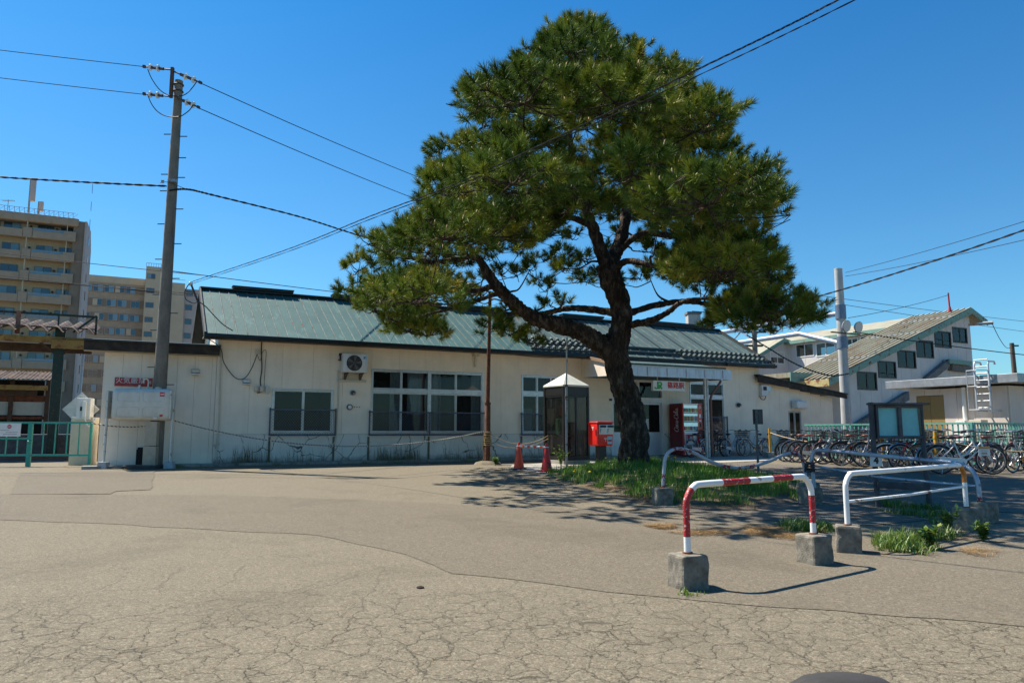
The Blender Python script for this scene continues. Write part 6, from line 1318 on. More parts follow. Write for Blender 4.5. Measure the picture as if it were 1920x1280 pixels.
z = PCF.t(90, 637)[1]; MB().box(cx0, cx1 - .3, -.2, -.08, z - .12, z + .10).build('eave_beam', YB, PC); z = PCF.t(60, 651, .6)[1]; MB().box(cx0, cx1 - .2, .6, .75, z - .15, z + .15).build('purlin', BB, PC); MB().box(cx1 - 1.4, cx1 - .25, -.3, -.21, PCF.t(150, 650)[1] - .12, PCF.t(150, 640)[1]).build('end_board', YB, PC)
DG = mat('dark_green_steel', (.008, .026, .018), .5, .2, var=.3, rust=.06); x = PCF.t(104, 750)[0]; MB().box(x - .16, x + .16, -.1, .12, 0, czt + .1).build('column', DG, PC, bevel=.01)
m = MB(); 
for sx in (-1, 1): m.bar((x, 0, czt - .9), (x + sx * .8, 0, czt - .25), .08)
m.build('knee_brace', BB, PC)
# guard frame above the canopy
zz0, zz1 = PCF.t(90, 618, .3)[1], PCF.t(90, 589, .3)[1]; gx1 = PCF.t(181, 600, .3)[0]
m = MB(); m.bar((cx0, .3, zz1), (gx1, .3, zz1), .07); m.bar((cx0, .3, zz0 + .1), (gx1, .3, zz0 + .1), .04); m.bar((gx1, .3, zz0 - .1), (gx1, .3, zz1 + .02), .07); m.bar((PCF.t(137, 625, .3)[0], .3, zz0 - .05), (gx1, .3, zz1 + .05), .06); m.bar((PCF.t(110, 600, .3)[0], .3, zz0 - .1), (PCF.t(110, 600, .3)[0], .3, zz1), .05); m.build('guard_frame', DG, PC)
x = PCF.t(34, 600, .2)[0]; MB().box(x - .07, x + .07, .2, .26, zz0 - .2, zz1 + .05).build('guard_post', mat('pinkish_rust', (.26, .12, .08), .8, rust=.2), PC)
m = MB(); sp = .13; k = cx0
while k < gx1:
    m.bar((k, .32, zz0 + .1), (min(gx1, k + (zz1 - zz0)), .32, zz1 - max(0, k + (zz1 - zz0) - gx1)), .009); m.bar((k, .34, zz1), (min(gx1, k + (zz1 - zz0 - .1)), .34, zz0 + .1 + max(0, k + (zz1 - zz0 - .1) - gx1)), .009); k += sp
m.build('guard_mesh', STEEL, PC, fix=False)
# shelter on the opposite platform
SF = Fr((at(40, 760, 31).x, 31, .2), R(27)); t = thing('platform_shelter', 'brown waiting shelter with pale board on the far platform', 'shelter', SF.o, SF.rz); a = SF.t(-120, 715)[0]; b = SF.t(98, 715)[0]; z = SF.t(60, 712)[1]; m = MB(); n = int((b - a) / .05)
for i in range(n + 1):
    xx = a + (b - a) * i / n; w = .035 * math.sin(i * 1.9)
    for y, dz in ((-.6, 0), (2.2, .5)): m.v.append((xx, y, z + w + dz))
for i in range(n): m.f.append((2 * i, 2 * i + 2, 2 * i + 3, 2 * i + 1))
m.build('corrugated_roof', SLATE, t, fix=False); r = SF.rect(0, 722, 96, 731, -.5); MB().box(a, b - .1, -.52, -.45, r[2], r[3]).build('fascia', YB, t); r = SF.rect(0, 736, 60, 742, -.2); MB().box(a, b - .5, -.2, -.1, r[2], r[3] + .15).build('beam', BB, t); r = SF.rect(0, 753, 88, 778); MB().box(a, r[1], 0, .06, r[2], r[3]).build('pale_board', mat('board_pale', (.40, .40, .34), .7, var=.1), t); MB().box(a, b - .3, .3, .4, 0, z).build('back_wall', mat('shelter_dark', (.018, .014, .012), .9), t); r = SF.rect(0, 741, 88, 752); MB().box(a, r[1] + .1, -.02, .1, r[2], r[3]).build('rust_beam', mat('rust_board', (.14, .045, .02), .9, var=.5, scale=6), t); r = SF.rect(0, 780, 88, 786); MB().box(a, r[1], -.02, .1, r[2], r[3]).build('rust_beam', MATS['rust_board'], t)
for px in (88, 20): xx = SF.t(px, 760)[0]; MB().box(xx - .08, xx + .08, -.1, .05, 0, z).build('post', BB, t)
# platform edge and tracks beyond the gate
BAL = mat('ballast', (.10, .085, .07), .95, var=.5, scale=40, bump=1.0, bscale=60, bdist=.03)
m = MB(); a = PCF; m.add([FS.w(-26, 4.9, .012), FS.w(-5.8, 4.9, .012), FS.w(40, 11, .012), FS.w(40, 22, .012), FS.w(-60, 22, .012), FS.w(-60, 4.9, .012)], [(0, 1, 2, 3, 4, 5)]); tag(m.build('track_bed', BAL), 'brown ballast track bed behind the station', kind='structure')
m = MB(); m.box(-40, -6.2, 8.2, 12.5, 0, .85); o = m.build('platform', mat('platform_edge', (.10, .095, .09), .9, var=.3, bump=.3), None, bevel=.03); o.location = FS.o; o.rotation_euler = (0, 0, FS.rz); tag(o, 'grey concrete platform beyond the tracks', kind='structure')
for y, lb in ((6.0, 'near'), (7.07, 'far')): m = MB(); m.box(-40, 40, y, y + .07, .05, .19); o = m.build('rail', DST); o.location = FS.o; o.rotation_euler = (0, 0, FS.rz); tag(o, '%s steel running rail behind the station' % lb, 'rail')
p = at(145, 790, 28); zt = at(147, 655, 28).z; t = thing('signal_pole', 'slim pale blue pole between canopy and annex', 'pole', (p.x, 28, .2)); MB().tube([(0, 0, 0), (.05, 0, zt)], .05, 8).build('tube', plain('pale_blue', (.35, .45, .55)), t); MB().disc((0, 0, zt), (0, 0, 1), .09, .12, 10).build('head', WHITEP, t)
# ------------------------------------------------ apartment blocks
TILE = mat('beige_tile', (.37, .275, .19), .8, var=.12, scale=1.2, bump=.3, bscale=8, bdist=.02); TILE2 = mat('beige_render', (.50, .40, .28), .8, var=.08, scale=.6); TILED = mat('brown_tile', (.23, .17, .12), .8, var=.12, scale=1.5); PALE = mat('pale_end', (.42, .36, .33), .8, var=.08, scale=.5)
AGL = NT('far_window_glass'); AGL.set('Base Color', (.03, .06, .085)); AGL.set('Roughness', .06); AGL.set('Metallic', .0); AGL.set('Specular IOR Level', .9); AGL = AGL.m
AGB = NT('far_window_bright'); AGB.set('Base Color', (.16, .27, .34)); AGB.set('Roughness', .12); AGB = AGB.m
AF_ = Fr((at(139, 700, 96).x, 96, .2), R(27)); AP = thing('apartment_block', 'tall beige apartment block with balconies at the left edge', 'building', AF_.o, AF_.rz)
ah = AF_.t(140, 409)[1]; fl = 2.86; aw0 = AF_.t(-150, 550)[0]; ax1 = 0.0; nfl = int(ah / fl)
m = MB(); m.box(aw0, -.02, 1.6, 13, 0, ah - .5); m.build('rear_core', TILE2, AP)
m = MB(); m.box(-1.3, 0, .25, 1.6, 0, ah - .3); m.build('end_pier', TILED, AP); m = MB(); m.prism([(.0, 0), (11, 0), (11, ah - 2), (8, ah + .3), (0, ah - .3)], .003, .25, 'x'); m.build('end_wall', PALE, AP)
for k in range(14): m = MB(); m.box(.255, .30, 4.2, 5.0, k * fl * .9 + 1, k * fl * .9 + 2.2); m.build('end_window', AGL, AP)
m = MB(); m.box(aw0, -.7, -.15, 1.7, ah - 1.15, ah); m.build('roof_parapet', TILE, AP, bevel=.25)
rail = MB(); xx = aw0
rail.bar((aw0, .4, ah + .75), (-1.2, .4, ah + .75), .05)
while xx < -1.2: rail.bar((xx, .4, ah), (xx, .4, ah + .75), .05); rail.bar((xx, .4, ah + .1), (xx + .55, .4, ah + .7), .03); xx += .55
rail.build('roof_railing', STEEL, AP, fix=False)
units = [AF_.t(q, 560, 1.5)[0] for q in (-98, -66, 2, 28, 60, 92, 104, 134)]
wpairs = [(-98, -70), (-45, -12), (-4, 27), (61, 91), (105, 134)]
for k in range(1, nfl + 1):
    zf = ah - .15 - k * fl
    if zf < 4: continue
    MB().box(aw0, -1.31, 0, 1.6, zf - .12, zf + .05).build('balcony_slab', TILE2, AP)
    MB().box(aw0, AF_.t(32, 560)[0], -.16, .0, zf - .25, zf + .78).build('balcony_parapet', TILE, AP); MB().box(AF_.t(33, 560)[0], AF_.t(50, 560)[0], -.16, .0, zf - .25, zf + 1.05).build('balcony_parapet', TILE, AP); MB().box(AF_.t(51, 560)[0], -.95, -.16, .0, zf - .25, zf + .78).build('balcony_parapet', TILE, AP, bevel=.12)
    MB().box(-2.3, -.96, -.14, .02, zf - .24, zf + 1.08).build('balcony_parapet', TILE, AP)
    MB().bar((AF_.t(52, 560)[0], -.05, zf + 1.05), (-2.3, -.05, zf + 1.05), .06).build('balcony_rail', STEEL, AP); MB().box(AF_.t(52, 560)[0], -2.3, -.06, -.04, zf + .8, zf + 1.0).build('balcony_glass', AGB, AP)
    MB().bar((AF_.t(40, 560)[0], .1, zf), (AF_.t(40, 560)[0], .1, zf + fl - .2), .14).build('balcony_post', TILE2, AP); MB().bar((-2.0, .1, zf), (-2.0, .1, zf + fl - .2), .1).build('balcony_post', TILE2, AP)
    for i, (p0, p1) in enumerate(wpairs):
        a, b = AF_.t(p0, 560, 1.55)[0], AF_.t(p1, 560, 1.55)[0]; w = MB().box(a - .06, b + .06, 1.50, 1.598, zf + .06, zf + 2.02).build('window', TILED, AP); mid = (a + b) / 2; rr = random.random()
        MB().box(a, mid - .03, 1.47, 1.495, zf + .1, zf + 1.95).build('pane', AGL if rr < .6 else AGB, w); MB().box(mid + .03, b, 1.47, 1.495, zf + .1, zf + 1.95).build('pane', AGB if rr < .45 else AGL, w)
    for px in (47, 97): xx = AF_.t(px, 560, 1.55)[0]; MB().disc((xx, 1.55, zf + 1.6), (0, 1, 0), .16, .1, 10).build('vent_cap', DST, AP)
for px, py, pb, w, lb in ((53, 337, 392, .35, 'tall white panel antenna on the apartment roof'), (71, 378, 398, .28, 'short grey panel antenna on apartment roof')):
    p = at(px, pb + 8, 97); z = at(px, py, 97).z; t = thing('panel_antenna', lb, 'antenna', p); MB().tube([(0, 0, -.3), (0, 0, z - p.z)], .12, 8).build('mast', STEEL, t); MB().box(.1, .1 + w * 1.7, -.2, .2, (z - p.z) * .35, z - p.z).build('panel', PALE, t, bevel=.05)
p = at(14, 396, 97); t = thing('television_antenna', 'spindly television antenna on apartment roof', 'antenna', p); MB().tube([(0, 0, -.6), (0, 0, 1.6)], .04, 6).build('mast', STEEL, t); m = MB(); m.bar((-.9, 0, 1.5), (.9, 0, 1.4), .05)
for i in range(8): m.bar((-.8 + i * .22, -.4, 1.5), (-.8 + i * .22, .4, 1.5), .025)
m.build('elements', STEEL, t)
# second, lower block with a stair tower
A2 = Fr((at(262, 700, 150).x, 150, .2), R(27)); Q = thing('apartment_block', 'lower beige apartment block with ribbon windows behind the tall one', 'building', A2.o, A2.rz); bh = A2.t(250, 526)[1]; bx0 = A2.t(100, 560)[0]; fl2 = 2.9
MB().box(bx0, 0, 0, 10, 0, bh).build('wall', TILE, Q); MB().box(bx0, 0, -.1, .0, bh - .9, bh + .5).build('parapet', TILE2, Q)
for k in range(1, 11):
    zf = bh - k * fl2 + .1; xs = bx0 + .4; MB().box(bx0, -.1, -.06, -.003, zf - .1, zf + 1.5).build('window_band', TILED, Q)
    while xs < -1.8: w = MB().box(xs, xs + 1.7, -.12, -.062, zf, zf + 1.4).build('window', PALE, Q); rr = random.random(); MB().box(xs + .06, xs + .82, -.15, -.125, zf + .08, zf + 1.32).build('pane', AGL if rr < .6 else TILE2, w); MB().box(xs + .88, xs + 1.64, -.15, -.125, zf + .08, zf + 1.32).build('pane', AGB if rr < .5 else AGL, w); xs += 1.95 + .5 * (random.random() > .6)
T2F = Fr((at(262, 700, 147).x, 147, .2), R(27)); Q2 = thing('stair_tower', 'beige stair tower with small square windows behind utility pole', 'building', T2F.o, T2F.rz); th_ = T2F.t(290, 500)[1]; tx1 = T2F.t(312, 560)[0]; tx2 = T2F.t(346, 560)[0]; tx3 = T2F.t(392, 560)[0]
MB().box(0, tx1, 0, 8, 0, th_).build('wall', TILE2, Q2); MB().box(tx1, tx2, .6, 8, 0, T2F.t(330, 529)[1]).build('wall', TILE2, Q2); MB().box(tx2, tx3, 1.2, 8, 0, T2F.t(355, 540)[1]).build('wall', PALE, Q2)
MB().bar((tx1, .7, T2F.t(330, 529)[1] + .7), (tx2, .7, T2F.t(330, 529)[1] + .7), .08).build('roof_railing', STEEL, Q2)
m = MB(); m.bar((0, .2, th_ + .7), (tx1, .2, th_ + .7), .08)
for i in range(10): m.bar((tx1 * i / 9, .2, th_), (tx1 * i / 9, .2, th_ + .7), .07)
MB().tube([(tx1 * .85, 2, th_), (tx1 * .85, 2, th_ + 4)], .08, 5).build('lightning_rod', STEEL, Q2); m.build('roof_railing', STEEL, Q2, fix=False)
for k in range(8):
    zf = th_ - 2.6 - k * 3.0; w = MB().box(.25, 1.75, -.05, -.003, zf, zf + 1.1).build('window', TILED, Q2); MB().box(.32, .97, -.08, -.055, zf + .08, zf + 1.02).build('pane', AGB if k == 0 else AGL, w); MB().box(1.03, 1.68, -.08, -.055, zf + .08, zf + 1.02).build('pane', AGL, w)
    x_ = T2F.t(349, 560)[0]; w = MB().box(x_, x_ + 1.3, 1.12, 1.197, zf - 2.8, zf - 1.6).build('window', TILED, Q2); MB().box(x_ + .08, x_ + 1.22, 1.09, 1.115, zf - 2.72, zf - 1.68).build('pane', AGL, w)
# ================================================================== bicycles
TYRE = plain('tyre_black', (.018, .018, .018), .8); CHROME = mat('chrome', (.42, .42, .43), .25, .9, var=.05, bump=0); RIMM = mat('rim_alloy', (.30, .30, .31), .35, .8, var=.05, bump=0); SAD = plain('saddle_black', (.02, .018, .017), .5); SADB = plain('saddle_brown', (.16, .045, .03), .5); BASKM = mat('basket_dark', (.045, .045, .047), .5, .3); TAN = plain('tyre_tan', (.30, .17, .07), .8)
FCOL = [('silver', (.50, .51, .52), .5), ('black', (.015, .015, .016), .1), ('white', (.68, .67, .64), 0), ('turquoise', (.02, .30, .32), .2), ('dark blue', (.015, .03, .12), .2), ('dark red', (.22, .012, .015), .2), ('pale blue', (.20, .33, .45), .3), ('grey', (.16, .165, .17), .4), ('dark green', (.015, .09, .05), .2)]
FM = [mat('bike_' + n.replace(' ', '_'), c, .3, me, var=.05, bump=0, coat=.4) for n, c, me in FCOL]
WR = .33
def ring(mb, R_, r, n=30, k=6, y=0): mb.tube([(R_ * math.cos(2 * math.pi * i / n), y, R_ * math.sin(2 * math.pi * i / n)) for i in range(n)], r, k, closed=True)
def make_bike(basket, rack):
    t = thing('bicycle', 'proto', 'bicycle')
    for x in (-.53, .55):
        m = MB(); ring(m, WR - .018, .018); w = m.build('wheel', TYRE, t, smooth=60); w.location = (x, 0, WR)
        m = MB(); ring(m, WR - .042, .010, 30, 4); m.disc((0, 0, 0), (0, 1, 0), .028, .09, 10); m.build('rim', RIMM, w, smooth=40)
        m = MB()
        for i in range(18): a = i * math.pi / 9; a2 = a + (.5 if i % 2 else -.5); m.tube([(.025 * math.cos(a2), .03 if i % 2 else -.03, .025 * math.sin(a2)), ((WR - .045) * math.cos(a), 0, (WR - .045) * math.sin(a))], .0022, 3, cap=False)
        m.build('spokes', RIMM, w, fix=False)
        m = MB(); n = 14; a0, a1 = (R(20), R(200)) if x < 0 else (R(40), R(165))
        m.tube([((WR + .022) * math.cos(a0 + (a1 - a0) * i / n), 0, (WR + .022) * math.sin(a0 + (a1 - a0) * i / n)) for i in range(n + 1)], .020, 5); m.build('mudguard', CHROME if rack else BASKM, w, smooth=50)
    bb = (-.06, 0, .29); st = (-.19, 0, .72); hd0 = (.40, 0, .62); hd1 = (.36, 0, .78)
    m = MB(); m.tube([bb, st], .017, 8); m.tube(smooth_path([bb, (.12, 0, .38), (.30, 0, .56), hd0], 4), .020, 8); m.tube(smooth_path([(-.10, 0, .42), (.10, 0, .48), (.28, 0, .64), (.37, 0, .74)], 4), .016, 8); m.tube([hd0, hd1], .024, 8)
    for y in (-.05, .05): m.tube([bb, (-.53, y, WR)], .010, 6); m.tube([(-.185, y * .3, .68), (-.53, y, WR)], .009, 6)
    m.build('frame', FM[0], t, smooth=50)
    m = MB(); m.tube([hd1, hd0, (.44, 0, .55)], .018, 8)
    for y in (-.05, .05): m.tube(smooth_path([(.43, y, .60), (.47, y, .50), (.55, y, WR)], 3), .011, 6)
    m.build('fork', FM[0], t, smooth=50)
    m = MB(); m.tube([hd1, (.335, 0, .98)], .014, 8); m.tube(smooth_path([(.10, -.27, .98), (.22, -.27, 1.01), (.32, -.18, 1.03), (.34, 0, .99), (.32, .18, 1.03), (.22, .27, 1.01), (.10, .27, .98)], 4), .011, 7); h = m.build('handlebar', CHROME, t, smooth=50)
    for s_ in (-1, 1): MB().tube([(.05, s_ * .27, .975), (.17, s_ * .27, 1.0)], .018, 8).build('grip', SAD, h, smooth=50)
    m = MB(); m.tube([st, (-.21, 0, .82)], .013, 8); m.build('seat_post', CHROME, t, smooth=50)
    m = MB(); m.tube([(-.36, 0, .85), (-.30, 0, .85), (-.20, 0, .85), (-.10, 0, .84), (-.06, 0, .84)], [.05, .095, .08, .035, .02], 12); o = m.build('saddle', SAD, t, smooth=60); 
    for v in o.data.vertices: v.co.z = .85 + (v.co.z - .85) * .42
    m = MB(); m.disc((bb[0], -.05, bb[2]), (0, 1, 0), .085, .006, 18); m.tube([(bb[0], -.06, bb[2]), (bb[0] + .09, -.07, bb[2] - .13)], .010, 6); m.tube([(bb[0], .06, bb[2]), (bb[0] - .09, .07, bb[2] + .13)], .010, 6); m.box(bb[0] + .05, bb[0] + .14, -.15, -.07, bb[2] - .145, bb[2] - .12); m.box(bb[0] - .14, bb[0] - .05, .07, .15, bb[2] + .12, bb[2] + .145); m.build('crank', CHROME, t)
    m = MB(); m.prism([(-.56, .30), (-.52, .385), (-.02, .375), (.03, .29), (-.02, .22), (-.1, .225)], -.062, -.052); m.build('chain_guard', FM[0], t, bevel=.003)
    m = MB(); m.tube([(-.50, -.08, .31), (-.55, -.16, .02)], .009, 6); m.tube([(-.50, .08, .31), (-.55, .16, .02)], .009, 6); m.tube([(-.55, -.16, .02), (-.55, .16, .02)], .009, 6); m.build('kickstand', CHROME, t)
    if rack:
        m = MB()
        for y in (-.06, .06): m.tube([(-.22, y, .70), (-.62, y, .71)], .008, 5); m.tube([(-.58, y, .71), (-.53, y * 1.2, .36)], .006, 5)
        for i in range(5): m.tube([(-.28 - i * .08, -.06, .705), (-.28 - i * .08, .06, .705)], .006, 5)
        m.build('rack', CHROME, t)
        m = MB(); m.disc((-.70, 0, .56), (1, 0, .3), .03, .02, 10); m.build('reflector', plain('reflector_red', (.5, .02, .02), .2), t)
    if basket:
        m = MB(); x0, x1, z0, z1 = .44, .74, .74, .98; w0, w1 = .14, .18
        for z, k in ((z0, 0), (z0 + .08, .33), (z0 + .16, .66), (z1, 1)):
            w = w0 + (w1 - w0) * k; e = x1 + .04 * k; m.tube([(x0, -w, z), (e, -w, z), (e, w, z), (x0, w, z)], .006 if k < 1 else .010, 4, closed=True)
        for i in range(7):
            y = -1 + i / 3; m.tube([(x1, y * w0, z0), (x1 + .04, y * w1, z1)], .004, 4); m.tube([(x0, y * w0, z0), (x0, y * w1, z1)], .004, 4); m.tube([(x0, y * w0, z0), (x1, y * w0, z0)], .004, 4)
        for i in range(6): x = x0 + (x1 - x0) * i / 5; m.tube([(x, -w0, z0), (x, -w1, z1)], .004, 4); m.tube([(x, w0, z0), (x, w1, z1)], .004, 4)
        m.build('basket', BASKM, t, fix=False)
        m = MB(); m.tube([(.60, 0, .45), (.66, 0, .47)], [.035, .045], 12); m.build('headlight', CHROME, t)
    return t
PROTO = [make_bike(True, True), make_bike(False, False), make_bike(True, False)]; PUSED = [False] * 3
def ordinal(i): return ['nearest', 'second', 'third', 'fourth', 'fifth', 'sixth', 'seventh', 'eighth', 'ninth', 'tenth', 'eleventh', 'twelfth', 'thirteenth', 'fourteenth', 'fifteenth', 'sixteenth', 'seventeenth', 'eighteenth', 'nineteenth', 'twentieth'][i]
def place(kind, col, x, y, rz, label, lean=0.0, z=None, group='bicycles parked by the fence', tan=False, brown=False):
    global PUSED
    o = PROTO[kind] if not PUSED[kind] else copy_tree(PROTO[kind]); PUSED[kind] = True
    o.location = (x, y, gz(y) if z is None else z); o.rotation_euler = (lean, 0, rz); o['label'] = label; o['group'] = group
    for c in o.children:
        n = c.name.split('.')[0]
        if n in ('frame', 'fork', 'chain_guard'): c.material_slots[0].link = 'OBJECT'; c.material_slots[0].material = FM[col]
        if n == 'saddle': c.material_slots[0].link = 'OBJECT'; c.material_slots[0].material = SADB if brown else SAD
        if n == 'wheel': c.material_slots[0].link = 'OBJECT'; c.material_slots[0].material = TAN if tan else TYRE
    return o
# copies need the untouched prototype hierarchy, so make all copies before colouring: copy_tree keeps per-object slots, which are overwritten each time
rb = random.Random(5); WORD = {0: 'bicycle with rear rack', 1: 'sports bicycle', 2: 'basket bicycle'}
def row(x0, y0, n, sp, cols, name, rz0, jit=.22, grp=None, dv=(-.24, .97)):
    for i in range(n):
        k = rb.choice([0, 2, 2, 1, 0] if n > 6 else [0, 2, 0]); c = cols[i % len(cols)] if i < len(cols) else rb.randrange(len(FM))
        p = Vector((x0, y0, 0)) + Vector((*dv, 0)) * (sp * i) + Vector((rb.uniform(-jit, jit), rb.uniform(-.06, .06), 0)); wd = ordinal(i) + (' bike' if i == 0 else ' along') + ' in ' + name
        place(k, c, p.x, p.y, rz0 + rb.gauss(0, .26) + (math.pi if rb.random() < .22 else 0), '%s %s, %s' % (FCOL[c][0], WORD[k], wd), rb.uniform(-.22, .12), group=grp, tan=(i in (1, 6)), brown=rb.random() < .25)
base = Vector(((1800 - 960) / FPX * 16.6, 16.6, 0))
row(10.75, 17.7, 14, .46, [2, 1, 5, 7, 3, 0, 4, 1, 2, 6, 4, 2, 5, 1, 3, 8], 'the front bicycle row', R(-4), grp='front bicycle row')
row(12.35, 18.1, 11, .50, [0, 5, 1, 3, 2, 1, 7, 0, 6, 8, 1, 4], 'the row by the fence', R(176), grp='rear bicycle row', dv=(-.40, .92))
row(12.9, 16.9, 4, .55, [1, 5, 0, 1], 'the cluster at right picture edge', R(185), grp='right bicycle cluster')
for i, (s_, t_, k, c, a) in enumerate(((12.75, -1.05, 0, 6, 10), (13.55, -.95, 0, 1, 6), (14.55, -.85, 2, 6, 14), (15.55, -.95, 0, 7, 4), (16.7, -.9, 0, 3, 9), (17.8, -.9, 2, 1, -3), (18.9, -.8, 0, 4, 5))):
    p = FS.w(s_, t_ - .2); place(k, c, p.x, p.y, FS.rz + R(a) + (math.pi if i % 2 else 0), '%s %s, %s from the porch along station wall' % (FCOL[c][0], WORD[k], ['first', 'second', 'third', 'fourth', 'fifth', 'sixth', 'seventh'][i]), -.04, z=.2, group='bicycles along the station wall')
p = G(1850, 890); place(1, 2, p.x - .35, p.y + .2, R(-14), 'white sports bicycle standing out in front under the placard', -.06, group='front bicycle row')
# ================================================================== overhead wires
WIRE = plain('wire_dark', (.012, .012, .014), .85)
def wire(label, pts, r=.012, mt=WIRE, sm=8, name='overhead_wire'):
    o = MB().tube(smooth_path(pts, sm), r, 5).build(name, mt, smooth=60); return tag(o, label, 'wire')
def far(a, b, k=2.4): return a + (b - a) * k
def sag(a, b, s, n=10): return [a.lerp(b, i / n) - Vector((0, 0, 4 * s * (i / n) * (1 - i / n))) for i in range(n + 1)]
y0 = 19.6
wire('upper wire leaving the picture left of the utility pole', sag(at(268, 125, y0), far(at(268, 125, y0), at(-60, 84, 20.5)), .05), .011); wire('lower wire leaving the picture left of the utility pole', sag(at(268, 177, y0), far(at(268, 177, y0), at(-60, 136, 20.5)), .05), .011)
wire('upper wire running from pole top towards the pine', sag(at(378, 157, y0), at(1150, 452, 46), .5), .013); wire('lower wire running from pole top towards the pine', sag(at(373, 203, y0), at(1150, 490, 46), .5), .013)
def twisted(label, P_, r, off, turns, n=120, strands=2):
    S = smooth_path(P_, max(2, n // (len(P_) - 1))); m = MB()
    for k in range(strands): m.tube([p + Vector((0, off * math.cos(i * turns + k * 2 * math.pi / strands), off * math.sin(i * turns + k * 2 * math.pi / strands))) for i, p in enumerate(S)], r, 5)
    tag(m.build('overhead_cable', WIRE, smooth=60), label, 'cable')
twisted('thick lashed cable reaching the pole from left picture edge', sag(at(312, 349, y0), far(at(312, 349, y0), at(-60, 322, 20.2)), .10, 16), .018, .016, 1.3)
twisted('thick lashed cable running from the pole into the pine', [at(318, 357, y0), at(352, 355, 19.9), at(400, 366, 20.6), at(560, 406, 24), at(662, 438, 26.5), at(800, 480, 30)], .018, .016, 1.3)
wire('thin support wire above the lashed cable at the pole', [at(300, 343, y0), at(316, 342, y0 - .1), at(352, 356, 19.9)], .008)
# service drop from the roof corner over the pine to the upper right, passing in front of the crown
A0 = at(357, 529, 20.3); A1 = at(1035, 262, 8.4); A2_ = at(1315, 127, 7.0); A3 = at(1640, -35, 5.9)
twisted('twisted service cable from roof corner across the front of the pine, upper', [A0, at(540, 467, 15.0), at(690, 407, 11.8), at(860, 342, 9.8), A1, A2_, at(1480, 47, 6.4), A3, far(at(1480, 47, 6.4), A3, 6)], .0040, .007, .55, 240, 3)
twisted('twisted service cable from roof corner across the front of the pine, lower', [A0 - Vector((0, 0, .06)), at(542, 471, 15.0), at(692, 412, 11.8), at(862, 347, 9.8), at(1038, 267, 8.4), at(1330, 132, 7.0), at(1490, 56, 6.4), at(1680, -38, 5.8), far(at(1490, 56, 6.4), at(1680, -38, 5.8), 6)], .0038, .004, .55, 240, 2)
cable('drop_cable', 'black drop cable looping from the roof corner down to verge', [at(357, 529, 20.3), at(347, 545, 20.3), at(348, 560, 20.2), at(362, 568, 20.2), at(372, 566, 20.2), at(385, 574, 20.2), at(400, 590, 20.3), at(418, 608, 20.4), at(437, 620, 20.5)], .014)
t = thing('roof_bracket', 'dark bracket holding cables at the roof corner', 'bracket', at(358, 532, 20.35)); MB().bar((0, 0, 0), at(372, 568, 20.3) - at(358, 532, 20.35), .04).build('arm', DST, t); MB().disc((0, 0, 0), (1, 0, 0), .06, .06, 10).build('insulator', PORC, t)
for i, (a, b) in enumerate((((-40, 463), (380, 516)), ((-40, 505), (375, 556)), ((-40, 512), (372, 551)))): wire('thin %s track wire in front of the apartment blocks' % ['upper', 'middle', 'lower'][i], sag(far(at(*b, 30), at(*a, 34), 2.0), at(*b, 30), .15), .016)
wire('thin track wire above the station ridge', sag(at(300, 505, 30), at(1180, 600, 40), .2), .016)
for a, b, r, lb in (((1585, 511, 36), (1960, 386, 24), .012, 'upper thin wire from mast to right picture edge'), ((1585, 518, 36), (1960, 424, 24), .012, 'second thin wire from mast to right picture edge')): wire(lb, sag(at(*a), far(at(*a), at(*b), 2.0 if b[0] > 1900 else 1.0), .3 if b[0] > 1900 else .1), r)
twisted('thick cable rising right from behind the pine past the mast', sag(at(1480, 570, 30), far(at(1480, 570, 30), at(1960, 394, 20), 1.8), .35, 16), .02, .016, 1.1)
for a, b, r, lb in (((1470, 553, 40), (1960, 620, 60), .016, 'thin wire sloping down right above the footbridge'), ((1470, 545, 40), (1960, 600, 60), .016, 'thin wire sloping down right above footbridge roof'), ((1590, 596, 36), (1778, 553, 44), .014, 'thin stay wire up to the red roof mast'), ((1600, 622, 35), (1960, 659, 40), .024, 'black cable crossing the footbridge roof to the right')): wire(lb, sag(at(*a), far(at(*a), at(*b), 2.0 if b[0] > 1900 else 1.0), .3 if b[0] > 1900 else .1), r)
twisted('black cable bundle drooping from behind the pine to the mast foot', [at(1400, 628, 34), at(1440, 652, 34), at(1480, 676, 34), at(1520, 694, 34), at(1560, 704, 34), at(1592, 700, 35)], .022, .02, 1.1)
wire('cable drooping from the bracket to far pole', [at(1860, 606, 42.5), at(1875, 636, 46), at(1888, 652, 54), at(1900, 650, 60)], .02)

# ================================================================== grass island, litter, weeds
def blades(name, label, P_, hmin, hmax, w, mt, lean=.5, seed=1, kind='stuff', parent=None, droop=.25):
    r_ = np.random.default_rng(seed); n = len(P_); P_ = np.asarray(P_); az = r_.random(n) * 6.283; ln = r_.random(n) * lean; H = hmin + (hmax - hmin) * r_.random(n) ** 1.4; d = np.stack([np.cos(az), np.sin(az), np.zeros(n)], 1); sd = np.stack([-np.sin(az), np.cos(az), np.zeros(n)], 1)
    W = w * (.6 + .8 * r_.random(n)); up = np.array([0, 0, 1.0]); b = P_; m1 = b + up * (H * .55)[:, None] + d * (H * ln * .35)[:, None]; tp_ = b + up * (H * (1 - droop * ln))[:, None] + d * (H * ln)[:, None]
    V = np.stack([b - sd * W[:, None], b + sd * W[:, None], m1 + sd * W[:, None] * .8, m1 - sd * W[:, None] * .8, tp_], 1).reshape(-1, 3); i = np.arange(n)[:, None] * 5; F = np.concatenate([i + np.array([0, 1, 2]), i + np.array([0, 2, 3]), i + np.array([3, 2, 4])], 1).reshape(-1, 3)
    o = arr_mesh(name, V, F, mt, parent, np.repeat(r_.random(n), 5))
    if label: tag(o, label)
    if kind: o['kind'] = kind
    return o
